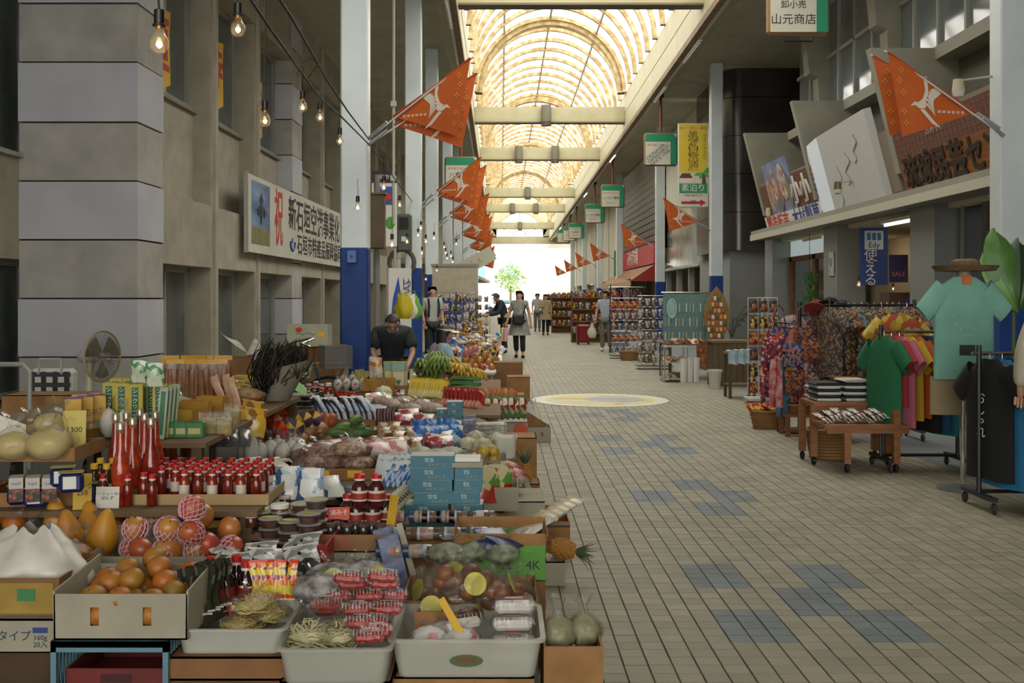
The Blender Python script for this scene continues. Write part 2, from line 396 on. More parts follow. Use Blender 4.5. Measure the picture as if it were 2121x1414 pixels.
# tie beams with drum lamps
BM=[(8.5,1,'above the camera'),(25.0,0,'nearest, at the top of the picture'),(40.9,1,'second from the camera with one drum lamp'),(51.2,2,'third from the camera with two drum lamps'),
      (68.4,1,'fourth from the camera with one drum lamp'),(79,2,'fifth from the camera with two drum lamps'),(95.8,1,'in front of the fanlight')]
for Y,nl,l in BM:
 z0,z1=RZ(7.15,Y),RZ(7.78,Y)
 b=thing('tie_beam','cream tie beam across the vault, '+l,'beam',((XL+XR)/2,Y,z0),group='tie beams')
 wd=XR-XL-.01
 MB().box((0,.2,.36),(wd,.36,.48)).build('beam_box',CREAM,b)
 MB().box((0,.2,.08),(wd,.4,.12)).build('lower_flange',mat('aba37c',.55),b)
 MB().box((0,.2,.01),(wd,.42,.05)).build('soffit_edge',BEAMD,b)
 for i in range(nl):
  x=0 if nl==1 else(i-.5)*1.75
  l_=MB().lathe([(.2,-.02),(.2,.62)],20,Matrix.Translation((x-.15,-.22,0))).build('drum_lamp',mat('6f6a58',.5,metal=.3),b,True)
  MB().lathe([(.19,0),(.19,.14)],20,Matrix.Translation((x-.15,-.22,-.17))).build('lamp_ring',mat('4e3d2c',.5),l_,True)
# painted transom band under the nearest beam
# far gable with fanlight
gb=tag(put('wall_far',None,None,(0,YF,0)),kind='structure')
zs=RZ(7.1,YF)
b=MB();n=24;ro,ri=RV+.1,2.33
vs=[]
for i in range(n+1):
 th=-PI/2+PI*i/n
 for r in(ri,ro):
  zz=(RZ(8.22,YF)if r==ro else zs)
  for y in(0,.25):vs.append((CXV+r*math.sin(th),y,zz+r*math.cos(th)))
b.add(vs,[(i*4,i*4+2,i*4+6,i*4+4)for i in range(n)]+[(i*4+1,i*4+5,i*4+7,i*4+3)for i in range(n)]+[(i*4,i*4+4,i*4+5,i*4+1)for i in range(n)])
for sd in(-1,1):
 b.bx(CXV+sd*ri,CXV+sd*ro,0,.25,zs-.1,RZ(8.22,YF))
b.build('gable',CREAM,gb)
MB().bx(-9,10,0,.3,RZ(6.35,YF),zs).build('lintel',CREAM,gb)
MB().bx(-9,XL-.05,0,.3,zs,RZ(8,YF)).build('upper_infill',CREAM,gb);MB().bx(XR+.05,10,0,.3,zs,RZ(8,YF)).build('upper_infill',CREAM,gb)
MULL=mat('5c6460',.5)
for th in(-1.15,-.62,0,.62,1.15):
 MB().cyl((CXV+.6*math.sin(th),.1,zs+.6*math.cos(th)),(CXV+ri*math.sin(th),.1,zs+ri*math.cos(th)),.03,n=6).build('glazing_bar',MULL,gb)
for r in(.6,ri):MB().tube([(CXV+r*math.sin(-PI/2+PI*i/20),.1,zs+r*math.cos(-PI/2+PI*i/20))for i in range(21)],.035,6).build('glazing_arch',MULL,gb)
for th0,th1 in zip((-PI/2,-1.15,-.62,0,.62,1.15),(-1.15,-.62,0,.62,1.15,PI/2)):
 q=[(CXV+r*math.sin(t),.12,zs+r*math.cos(t))for r,ts in((.6,(th0,(th0+th1)/2,th1)),(ri,(th1,(th0+th1)/2,th0)))for t in ts]
 MB().add(q,[(0,1,2,3,4,5)]).build('fanlight_pane',film('ffffff',.03,.05,.05),gb)
# fluorescent tubes along the gutters
for sd,x in((1,XR+.17),(-1,XL-.17)):
 for i,y in enumerate((27.5,33,47,62,73,88)if sd>0 else(24,38,52,66,80,92)):
  t=thing('tube_light','fluorescent tube under the %s gutter, number %s from the camera'%('right' if sd>0 else 'left',('one','two','three','four','five','six')[i]),'light',(x,y,RZ(6.62,y)),group='gutter tube lights')
  MB().box((0,0,.02),(.09,2.4,.04)).build('housing',mat('d5d5cc',.4),t)
  MB().cyl((0,-1.15,-.025),(0,1.15,-.025),.018,n=8).build('tube',glow('fff6e6',5)if i in(2,3,5)else mat('e8e8e2',.3),t)

# ================================================================ street beyond the exit
MB_=MB()
st=tag(MB().bx(-60,60,112,200,-.3,-.02).build('floor_street',mat('b9b6ae',.8)),kind='structure')
bd=thing('street_building','bright pale office building across the street beyond the exit','building',(3,150,0))
MB().bx(-26,24,0,6,0,24).build('wall',mat('e9e7e0',.7),bd)
for i,(x,z,wd,h,c)in enumerate(((-6.4,4.2,2.4,4.6,'6d9ac8'),(-2.9,4.2,4.6,4.6,'86a9bd'),(3.2,8.6,3.6,2.6,'d6dee0'),(3.2,3.4,3.6,2.6,'d9dfe0'),(12,6,2.2,7,'d8dde0'),(-13,6,4,4,'b9c9d4'))):
 wn=MB().bx(x-wd/2,x+wd/2,-.12,.02,z,z+h).build('window',mat(c,.15),bd)
 for k in range(3):MB().bx(x-wd/2,x+wd/2,-.16,-.1,z+h*k/2-.05,z+h*k/2+.05).build('window_bar',mat('f0efe9',.5),wn)
MB().bx(-1,12,-3,0,3.0,3.3).build('canopy',mat('e6d6cc',.6),bd)
MB().bx(-1,4.2,-3.2,-2.9,2.2,3.4).build('sign_band',mat('d9a79a',.5),bd)
# ================================================================ left building: concrete piers, fins, windows
CONC=mat('98927f',.9,'b0a995',1.6,bump=.25,det=9,lo=.3,hi=.7);CONC2=mat('a09a89',.9,'b8b1a0',2.2,bump=.25,det=9,lo=.3,hi=.7)
LITE=mat('b9b9bd',.8,'c4c4c8',1.2,det=6);PIERC=mat('a19e95',.9,'bbb8af',2.4,bump=.25,det=9,lo=.3,hi=.7);DARKC=mat('2f2b26',.95);ALU=mat('a3a398',.45,metal=.3)
GLASS=mat('6a726e',.08,'454c4a',.7,spec=.8)
def LP(Y,d,z):return Vector((-5.2+.0286*(Y-15.2)+d,Y,z))
def lbox(b,Y0,Y1,d0,d1,z0,z1):
 return b.hexa([LP(Y0,d0,z0),LP(Y0,d1,z0),LP(Y1,d1,z0),LP(Y1,d0,z0),LP(Y0,d0,z1),LP(Y0,d1,z1),LP(Y1,d1,z1),LP(Y1,d0,z1)])
wl=tag(put('wall_left',None),'grey concrete building wall with stacked block piers along the left',kind='structure')
ZT=8.62
LV=[-.19,.65,1.49,2.33,3.17,4.01,4.87,5.71,6.55,7.39,8.23,9.07]
def pier(Y0,Y1,d0,first=0):
 lbox(MB(),Y0+.03,Y1-.03,d0+.03,-.03,0,ZT).build('pier_core',DARKC,wl)
 for k in range(len(LV)-1):
  z0,z1=max(LV[k],.002)+.012,min(LV[k+1],ZT)-.012
  if z1<=z0:continue
  light=(k%2)==1
  g=.012 if light else 0
  lbox(MB(),Y0-g,Y1,d0-g,g,z0,z1).build('concrete_block',LITE if light else PIERC,wl)
pier(15.2,16.26,-1.69);pier(25.04,26.1,-.5);pier(34.9,36,-.5);pier(44.8,45.9,-.5)
for Y in(19.04,22.0,28.85,31.85,38.9,41.8):
 lbox(MB(),Y-.26,Y,-.5,-.03,0,ZT).build('fin',CONC,wl)
 lbox(MB(),Y-.14,Y,-.03,.03,0,ZT).build('fin_edge',CONC2,wl)
edges=[16.26,18.78,19.04,21.74,22.0,25.04,26.1,28.59,28.85,31.59,31.85,34.9,36,38.64,38.9,41.54,41.8,44.8]
nwin=1
def window(Y0,Y1,d,z0,z1,nm,cols=2):
 global nwin
 w_=tag(put('window_%d'%nwin,None,None,LP((Y0+Y1)/2,d,z0)),kind='structure');nwin+=1
 w_.matrix_parent_inverse.identity();o=w_.location
 def bb(b,*a):lbox(b,*a);b.v=[tuple(Vector(p)-o)for p in b.v];return b
 fr=MB()
 for a,e,zz0,zz1 in((Y0,Y1,z0,z0+.09),(Y0,Y1,z1-.09,z1)):bb(fr,a,e,d-.06,d+.05,zz0,zz1);fr=fr
 fr2=MB();lbox(fr2,Y0,Y1,d-.06,d+.05,z0,z0+.09);lbox(fr2,Y0,Y1,d-.06,d+.05,z1-.09,z1)
 for k in range(cols+1):
  y=Y0+(Y1-Y0)*k/cols;y=min(max(y,Y0+.05),Y1-.05);lbox(fr2,y-.05,y+.05,d-.06,d+.05,z0,z1)
 fr2.v=[tuple(Vector(p)-o)for p in fr2.v];fr2.build('window_frame',ALU,w_)
 for k in range(cols):
  a,e=Y0+(Y1-Y0)*k/cols+.05,Y0+(Y1-Y0)*(k+1)/cols-.05
  p=MB();lbox(p,a,e,d-.03,d-.015,z0+.09,z1-.09);p.v=[tuple(Vector(q)-o)for q in p.v];p.build('window_pane',GLASS,w_)
 return w_
for i in range(0,len(edges),2):
 a,e=edges[i],edges[i+1]
 lbox(MB(),a,e,-.5,0,2.03,3.12).build('spandrel',CONC2 if i%4 else CONC,wl)
 lbox(MB(),a,e,-.6,-.34,3.12,4.74).build('spandrel',CONC2,wl)
 lbox(MB(),a,e,-.5,-.26,4.74,4.81).build('window_sill',mat('8d897c',.8),wl)
 lbox(MB(),a,e,-.5,0,7.1,ZT).build('upper_band',CONC2,wl)
 window(a,e,-.45,4.81,7.1,'upper',2)
 lbox(MB(),a,e,-.56,-.5,0,.1).build('door_sill',ALU,wl)
 window(a,e,-.45,.1,2.03,'lower',2)
lbox(MB(),16,45,-1.2,-.62,0,ZT).build('wall_backing',mat('3a3833',.9),wl)
# nearer bay, set back
lbox(MB(),-13,17,-2.2,-1.69,2.05,3.5).build('spandrel',CONC,wl);lbox(MB(),-32,17,-2.2,-1.62,3.5,3.56).build('window_sill',CONC2,wl)
lbox(MB(),-13,17,-2.2,-1.69,7.1,ZT).build('upper_band',CONC2,wl)
for a,e in((9.6,12.3),(12.5,16.98)):
 window(a,e,-1.95,3.56,7.1,'near',2);window(a,e,-1.95,.05,2.05,'near',2)
lbox(MB(),-13,9.6,-2.2,-1.8,0,7.1).build('near_wall',CONC,wl);lbox(MB(),12.3,12.5,-2.2,-1.8,0,7.1).build('near_jamb',CONC,wl)
lbox(MB(),-13,17,-2.6,-2.25,0,ZT).build('wall_backing',mat('3a3833',.9),wl)
# beyond the concrete building: plain shop fronts along the left
lbox(MB(),46,105,-.8,-.2,0,8).build('far_front',mat('a09a86',.85,'8a8473',.6),wl)
lbox(MB(),46,105,-.2,1.6,3.0,3.25).build('far_canopy',mat('8f8a7c',.8),wl)
lbox(MB(),46,105,-.2,-.15,.4,2.7).build('far_shutter',mat('b3aa95',.7,'9e8f7a',1.5),wl)
# banner on the concrete wall
YEL=mat('e8b52a',.6);RED=mat('c4361f',.6);INK=mat('23242a',.6)
def wallframe(Y,d,z): # frame whose x axis runs along the left wall away from the camera, facing the aisle
 o=Matrix(((.0286,0,1,0),(1,0,-.0286,0),(0,1,0,0),(0,0,0,1)))
 return Matrix.Translation(LP(Y,d,z))@o
def put_m(o,M):o.matrix_world=M;return o
ban=thing('banner_sign','long white banner board with airport slogan on the concrete wall','sign')
ban.matrix_world=wallframe(20.5,.16,2.4)
BW,BH=11.6,1.52
MB().bx(0,BW,0,BH,-.05,0).build('board',mat('d3d1c3',.6,'c9c6b6',.8),ban)
MB().bx(-.04,0,-.02,BH+.02,-.06,.02).build('edge_frame',ALU,ban)
def flat(b):return b
ph=MB().bx(.3,1.75,.18,BH-.1,.001,.006).build('photo_panel',mat('35598f',.4,'8fb0cf',1.1,stretch=(.4,2.2,1),lo=.4,hi=.7),ban)
MB().bx(.3,1.75,.18,.5,.006,.009).build('photo_field',mat('6f7446',.6,'8f8a5a',5),ph)
pv=MB().ball((1.03,.85,.012),(.07,.28,.006));pv.add([(.45,.82,.012),(1.03,.98,.014),(1.6,.82,.012),(1.03,.86,.014)],[(0,3,2,1)]);pv.add([(.85,1.05,.012),(1.03,1.22,.014),(1.2,1.05,.012)],[(0,2,1)])
pv.ball((.8,.84,.014),(.06,.1,.006));pv.ball((1.28,.84,.014),(.06,.1,.006));pv.build('airplane_print',mat('20242c',.5),ph)
letters('祝',.78,RED,ban,(2.55,.76,.004),(0,0,0),sc=(1.0,1.7,1),off=.008)
x=3.7
letters('新石垣空港事業化',.80,INK,ban,(3.45,.98,.004),(0,0,0),sc=(1.0,1.0,1),ax='LEFT',off=.012)
letters('決定',.8,RED,ban,(9.95,.98,.004),(0,0,0),ax='LEFT',off=.012)
letters('石垣市特産品振興協同組合',.52,INK,ban,(4.35,.33,.004),(0,0,0),sc=(1.1,1,1),ax='LEFT',off=.006)
lg=MB().tube([(3.85+.22*math.cos(a),.36+.17*math.sin(a),.008)for a in[PI*(.95+1.1*i/12)for i in range(13)]],.03,5)
lg.ball((3.85,.42,.008),(.07,.07,.004));lg.build('logo_mark',mat('2b4d9a',.5),ban)
# paper characters in the upper windows
for Yc,ch,z,Y0 in((17.35,'垣',5.55,0),(20.4,'特',5.75,0),(23.4,'産',5.6,0)):
 pn=thing('window_notice','yellow paper with a red character %s taped in an upper window'%{'垣':'closest to the corner pier','特':'in the second upper bay','産':'in the third upper bay'}[ch],'notice')
 pn.matrix_world=wallframe(Yc-.15,-.39,z)
 MB().add([(-.55,-.5,0),(.2,-.62,0),(.55,-.5,0),(.5,.3,0),(.55,.72,0),(-.2,.62,0),(-.55,.7,0),(-.5,0,0)]+[(-.55,-.5,-.01),(.2,-.62,-.01),(.55,-.5,-.01),(.5,.3,-.01),(.55,.72,-.01),(-.2,.62,-.01),(-.55,.7,-.01),(-.5,0,-.01)],
             [(0,1,2,3,4,5,6,7)]+[(i,i+8,(i+1)%8+8,(i+1)%8)for i in range(8)]).build('paper',YEL,pn)
 letters(ch,1.0,RED,pn,(0,.05,.004),(0,0,0),off=.02)
# ================================================================ right building
GRAN=mat('84877f',.25,'6d706a',60,det=2);WEDGE=mat('9a9888',.8,'8a8878',1.5,bump=.1);BRK=mat('6b4335',.5,'7a5040',9);MORT=mat('8c7f70',.9)
WOOD=mat('8a5a2c',.5,'6f441f',5,stretch=(1,8,1));DGLASS=mat('2a2f30',.06,'394040',.5,spec=.9);FLUO=glow('fff3dc',9)
wr=tag(put('wall_right',None),'shop building along the right with leaning sign band and window strip above',kind='structure')
def wb(name,m,*a):return MB().bx(*a).build(name,m,wr)
wb('canopy_slab',mat('8d897a',.7),6.42,9.6,-13,27.25,2.98,3.2);wb('canopy_edge',mat('b5b09c',.6),6.40,6.44,-32,27.27,2.96,3.1)
wb('shop_back_wall',mat('b9a888',.8,'a89878',.8),9.4,9.6,-13,27.2,0,3.0);wb('shop_ceiling',mat('c9bfa2',.8),7.0,9.6,-32,27.2,2.9,2.98)
wb('shop_floor',mat('7c6e58',.6),6.7,9.4,-13,27.2,0,.06)
for a,b in((26.5,27.25),(21.4,22.3),(16.6,17.6),(8,9)):wb('granite_pillar',GRAN,6.78,7.35,a,b,0,2.98)
# glazed door with wooden frame
d1=tag(put('door_1',None,None,(7.25,24.4,0)),kind='structure')
for y0,y1 in((-2.05,-1.85),(-.1,.1),(1.85,2.05)):MB().bx(-.06,.06,y0,y1,0,2.5).build('door_frame',WOOD,d1)
MB().bx(-.06,.06,-2.05,2.05,2.4,2.52).build('door_head',WOOD,d1)
for y0,y1 in((-1.85,-.1),(.1,1.85)):MB().bx(-.015,.015,y0,y1,.05,2.4).build('door_pane',DGLASS,d1)
MB().bx(-.03,.03,-2.05,2.05,2.52,2.9).build('transom_pane',mat('cfe0e2',.1,emit=.5),d1)
w9=tag(put('window_60',None,None,(7.2,15.2,0)),kind='structure')
MB().bx(-.02,.02,-1.3,1.3,.4,2.9).build('window_pane',DGLASS,w9)
for y in(-1.3,0,1.3):MB().bx(-.05,.05,y-.04,y+.04,0,2.95).build('window_frame',ALU,w9)
wb('dado',mat('7d8280',.5),7.15,7.3,13.8,16.5,0,.4)
# fluorescent lamps under the canopy
for i,(px,py,Y)in enumerate(((1688,489,24.6),(1863,452,18.6))):
 p=ay(px,py,Y)
 t=thing('fluorescent_lamp',('fluorescent lamp under the canopy above the glazed door','fluorescent lamp under the canopy beside the blue hanging banner')[i],'light',(p.x,p.y,2.9),group='shop lamps')
 MB().box((0,0,-.03),(.16,1.5,.06)).build('housing',mat('d8d8d0',.4),t);MB().cyl((0,-.7,-.085),(0,.7,-.085),.022,n=8).build('tube',FLUO,t)
for i,(x,y)in enumerate(((8.4,19.6),(8.4,24.6),(8.4,15.0))):  # unseen tube lamps added to brighten the dark shop interior
 t=thing('fluorescent_lamp',('added fill lamp inside the shop behind the blue banner','added fill lamp inside the shop behind the glazed door','added fill lamp inside the shop near the right column')[i],'light',(x,y,2.88),group='shop lamps')
 MB().box((0,0,-.03),(.16,1.5,.06)).build('housing',mat('d8d8d0',.4),t)
 for dx in(-.05,.05):MB().cyl((dx,-.7,-.085),(dx,.7,-.085),.02,n=8).build('tube',glow('ffe9c8',22),t)
# upper floor: wall, window strip, brackets
wb('upper_wall',mat('6f6c60',.85),7.7,7.9,-13,27.2,3.2,8.6);wb('window_ledge',mat('9c9a8c',.7),7.3,7.7,-32,27.2,5.5,5.72)
UG=mat('5a6265',.06,'97a0a0',.35,spec=1)
for k in range(13):
 y0=-1.2+k*2.18
 w_=tag(put('window_%d'%(70+k),None,None,(7.62,y0+1.05,5.72)),kind='structure')
 for a,b in((-1.05,-.02),(.02,1.05)):
  for z0,z1 in((.05,1.3),(1.38,2.8)):MB().bx(0,.02,a,b,z0,z1).build('window_pane',UG,w_)
 for y in(-1.07,0):MB().bx(-.06,.06,y-.035,y+.035,0,2.85).build('mullion',mat('a5a599',.5),w_)
 MB().bx(-.06,.06,-1.1,1.1,1.3,1.38).build('transom',mat('a5a599',.5),w_);MB().bx(-.06,.06,-1.1,1.1,0,.07).build('transom',mat('a5a599',.5),w_)
WY=(27.2,22.8,18.05,13.2,8.4)
for Y in WY:
 MB().prism([(6.2,5.7),(7.7,5.7),(7.7,3.4),(6.72,3.6),(6.6,4.1)],Y-.2,Y).build('wedge_wall',WEDGE,wr)
 MB().prism([(6.95,8.6),(7.65,8.6),(7.65,5.6),(7.4,5.6),(7.35,6.6),(7.15,6.7)],Y-2.6,Y-2.2).build('corbel',WEDGE,wr)
# leaning sign band between the wedges
EY=Vector((-.255,0,.967));EZ=Vector((-.967,0,-.255));EX=Vector((0,-1,0));B0=Vector((6.80,0,3.42))
def bandM(Y,h,d=0):
 o=B0+EY*h+EZ*d
 return Matrix(((0,EY.x,EZ.x,o.x),(-1,0,0,Y),(0,EY.z,EZ.z,o.z),(0,0,0,1)))
for i in range(4):
 ya,yb=WY[i],WY[i+1]
 q=MB().bx(0.21,ya-yb,-.1,.97,-.1,0);o=q.build('band_backing',MORT,wr);o.matrix_world=bandM(ya,0)
btile=MB().cbox((0,0,0),(.142,.094,.016),.003).mesh('brick_tile',BRK)
smt=MB().cbox((0,0,0),(.10,.05,.016),.003).mesh('brick_tile',mat('7d4c3a',.5,'8c5a46',9))
rest=MB();n_t=0
Mb=bandM(18.05,0,.004)
for r in range(10):
 for c in range(32):
  x,y=.26+c*.15,-.04+r*.1
  P=Mb@Vector((x,y,0))
  if P.y<17.2 and P.y>12.9 and n_t<300:
   o=put('brick_tile',btile,wr);o.matrix_world=Mb@Matrix.Translation((x,y,0));n_t+=1
  else:rest.cbox((x,y,0),(.142,.094,.016),.003,Mb)
M1=bandM(27.2,0,.004)
for r in range(17):
 for c in range(41):rest.box((.26+c*.106+(.053 if r%2 else 0),r*.055+.02,0),(.1,.05,.016),0,M1)
tag(rest.build('brick_tiles',BRK,wr),kind='stuff')
# boards on the band
def bandthing(name,label,Y,h,d=.02):
 o=thing(name,label,'sign');o.matrix_world=bandM(Y,h,d);return o
s=bandthing('shop_board','white board with red and blue shop lettering under the brick band',27.0,-.42,.06)
MB().bx(0,4.6,0,.56,-.05,0).build('board',mat('dcd9cd',.5),s)
letters('製造販売',.5,mat('c23a2a',.5),s,(.15,.28,.004),(0,0,0),ax='LEFT',off=.008);letters('本村製菓',.52,mat('31468f',.5),s,(2.45,.28,.004),(0,0,0),ax='LEFT',off=.008)
s=bandthing('picture_board','colourful festival picture board on the small-brick band',26.2,.12,.03)
MB().bx(0,2.1,0,1.25,-.03,0).build('board',mat('6a78a0',.5,'8f9bc0',2),s)
for k,(x,y,a,b,c)in enumerate(((.25,.5,.3,.42,'c9a98a'),(.75,.6,.26,.5,'d9b9a0'),(1.1,.45,.22,.35,'b06a70'),(1.5,.7,.34,.45,'d7c7b7'),(1.85,.45,.2,.4,'7a8a6a'),(.9,.2,.3,.18,'5d7a86'))):
 MB().ball((x,y,.004+k*.003),(a*.9,b,.003),14,6).build('figure_print',mat(c,.6,'8a6a5a',6),s)
s=bandthing('neon_lettering','pale outlined lettering mounted beside the festival picture',23.75,.5,.05)
letters('小',.7,mat('d5cfc0',.4),s,(-.12,0,0),(0,0,0),ext=.02);letters('小',.7,mat('d5cfc0',.4),s,(.62,-.02,0),(0,0,0),ext=.02)
MB().bx(-.5,1.0,-.42,-.38,-.03,.01).build('rail',ALU,s)
s=bandthing('folded_lightbox','folded white lightbox sign with brush calligraphy, between two wedge walls',22.45,-.3,.03)
WB=mat('dfe2e4',.3)
MB().add([(0,0,0),(1.2,0,.35),(1.9,0,.35),(1.9,1.62,.35),(1.2,1.55,.35),(0,1.4,0),(0,0,-.04),(1.9,0,-.04),(1.9,1.62,-.04),(0,1.4,-.04)],
         [(0,1,4,5),(1,2,3,4),(0,5,9,6),(2,7,8,3),(6,7,2,1,0),(5,4,3,8,9)]).build('left_facet',mat('dfe7ee',.25,emit=.25),s)
MB().add([(1.92,0,.35),(3.95,0,.1),(3.95,1.75,.1),(1.92,1.62,.35),(1.92,0,-.04),(3.95,0,-.04),(3.95,1.75,-.04),(1.92,1.62,-.04)],[(0,1,2,3),(7,6,5,4),(0,4,5,1),(1,5,6,2),(2,6,7,3),(3,7,4,0)]).build('right_facet',mat('c9c9c6',.3),s)
def brush(pts,r,m,par):return MB().tube(pts,r,5).build('brush_stroke',m,par,True)
for k in range(3):
 yy=1.2-k*.24;brush([(.5+.1*math.sin(t*2.2)+.03*k,yy-.045*t,.2917*(.5+.1*math.sin(t*2.2)+.03*k)+.006)for t in[i*.45 for i in range(12)]],.01,mat('b03338',.4)if k<1 else mat('2d3f92',.4),s)
brush([(.45+.3*t,.12+.1*math.sin(5*t),.137+.0875*t)for t in[i/12 for i in range(13)]],.012,INK,s)
for x0,y0,L_,a_ in((2.3,.2,.75,.07),(2.75,.55,.6,.09),(3.2,.9,.5,.06)):brush([(x0+a_*math.sin(t*11)+.25*t,y0+L_*t,.358-.123*(x0-1.92+.25*t+a_*math.sin(t*11)))for t in[i/18 for i in range(19)]],.009,mat('8c8c8e',.4),s)
s=bandthing('carved_board','long orange-brown wooden board with carved dark characters',17.75,-.2,.04)
MB().bx(0,3.9,0,.62,-.05,0).build('plank',mat('97602f',.45,'7c4b22',3,stretch=(1,7,1)),s)
letters('琉球民芸センター',.58,mat('2a201a',.5),s,(.1,.31,.01),(0,0,0),ax='LEFT',ext=.012,off=.014)
letters('おみやげ',.17,mat('c9b8a0',.5),bandthing('wall_lettering','small pale lettering on the brown tile band',16.2,.7,.016),(0,0,0),(0,0,0))
# dark rounded block and grey wall at the alley
DB=mat('3b3832',.22,'2f2d29',.8,spec=.6)
for k in range(5):
 z0,z1=2.9+k*1.12,2.9+(k+1)*1.12-.015;b=MB();pl=[(9.6,31),(7.05,31)]+[(7.05-.5*math.sin(a),31.5-.5*math.cos(a))for a in[PI/2*i/6 for i in range(1,7)]]+[(6.55,35.5),(9.6,35.5)]
 n=len(pl);b.add([(x,y,z0)for x,y in pl]+[(x,y,z1)for x,y in pl],[tuple(range(n)),tuple(range(n,2*n))[::-1]]+[(i,i+n,(i+1)%n+n,(i+1)%n)for i in range(n)]);b.build('clad_block',DB,wr,True,30)
wb('alley_wall',mat('8f918c',.7,'84867f',1),6.75,9.6,31.3,36,0,2.9);wb('alley_side',mat('4a4944',.8),9.0,9.6,27,31.3,0,8.4)
sh=MB()
for k in range(22):wb('shutter_slat',mat('4f524e',.5),8.2,9.0,29.6,29.66,.5+k*.11,.59+k*.11)
# bright glazed front beyond the alley
SILV=mat('c9c3b2',.12,'6e6a60',7,metal=.6,stretch=(1,1,.25),lo=.4,hi=.6)
wb('glitter_front',SILV,6.9,7.0,36,44,2.7,5.1);wb('front_band',mat('d9d5c4',.6),6.85,7.1,36,44,5.1,8.3);wb('front_sill',mat('b3b0a4',.6),6.7,7.0,36,44,2.6,2.7)
for y in(36.1,38.7,41.3,43.9):wb('front_post',mat('8e8f88',.4),6.85,7.05,y-.1,y+.1,0,2.7)
wb('front_interior',mat('6b6660',.8,'8a7a66',1.2),8.6,8.8,36,44,0,2.7)
# louvred wall, red sign band, awnings
for k in range(13):
 z=4.0+k*.31
 MB().add([(6.75,45,z),(6.75,60,z),(6.62,60,z+.2),(6.62,45,z+.2),(6.78,45,z+.02),(6.78,60,z+.02),(6.65,60,z+.22),(6.65,45,z+.22)],[(0,1,2,3),(7,6,5,4),(0,4,5,1),(1,5,6,2),(2,6,7,3),(3,7,4,0)]).build('louvre_slat',mat('8d8a80',.5),wr)
wb('louvre_back',mat('4d4a42',.8),6.8,7,44,61,3.0,8.3)
wb('tile_strip',mat('4f5a78',.4,'c0c6ce',5,lo=.48,hi=.52),6.7,6.9,44,45,3.6,7.4)
rs=thing('red_shop_sign','red shop sign band with white brush letters above the brown awning','sign',(6.6,52,3.35))
MB().bx(-.04,.1,-6.5,6.5,-.35,.55).build('board',mat('b3282c',.5),rs);letters('みやげ市場',.85,mat('e8e4da',.5),rs,(-.05,3,.1),(PI/2,0,-PI/2),ax='LEFT',off=.01)
rs2=MB()
aw=thing('brown_awning','brown sloping cloth awning under the red sign','awning',(6.6,52,2.95))
MB().add([(0,-6.5,0),(0,6.5,0),(-1.05,6.5,-.72),(-1.05,-6.5,-.72),(0,-6.5,-.03),(0,6.5,-.03),(-1.05,6.5,-.75),(-1.05,-6.5,-.75)],[(0,3,2,1),(4,5,6,7),(0,1,5,4),(1,2,6,5),(2,3,7,6),(3,0,4,7)]).build('cloth',mat('8f6a48',.8,'9c7853',2),aw)
MB().add([(0,-6.5,0),(-1.05,-6.5,-.72),(0,-6.5,-.72)],[(0,1,2)]).build('gable_end',mat('a3302c',.7),aw);MB().bx(-1.07,-1.03,-6.5,6.5,-.95,-.72).build('valance',mat('b59a78',.8),aw)
wb('stall_back',mat('7d6c54',.8,'5f4f3c',1),8.4,8.6,44,61,0,3);wb('stall_lintel',mat('8f8d82',.7),6.9,8.6,44,61,2.8,3.0)
# far stretch
wb('far_front',mat('cfc8b2',.8,'b8b09a',.4),6.9,7.2,61,105,2.6,8.2)
for i,(a,b,c)in enumerate(((61,67,'b9a27c'),(69,76,'d9d4c4'),(78,86,'c2a98a'),(88,96,'dad6cc'),(97,104,'cfcac0'))):wb('shop_front',mat(c,.7,'8c7a62',1),7.3,7.5,a,b,0,2.6)
for i,y in enumerate((61,68,77,87,96.5,104.5)):wb('shop_pier',mat('bdb7a6',.7),6.85,7.3,y-.5,y+.5,0,8)
wb('green_post_sign',mat('3f9350',.5),6.2,6.5,58,58.15,2.3,4.1)
wb('far_rear_wall',mat('b0a994',.8),9.2,9.4,36,105,0,8.2);wb('stall_end',mat('8f8672',.8),6.95,9.2,60.7,60.9,0,3);wb('stall_end',mat('8f8672',.8),7.0,9.2,44,44.1,0,3)
# ---------------------------------------------------------------- near side wall behind the right column
MB().bx(9.6,9.8,-13,27.2,0,8.6).build('rear_wall',mat('5f5c52',.9),wr)
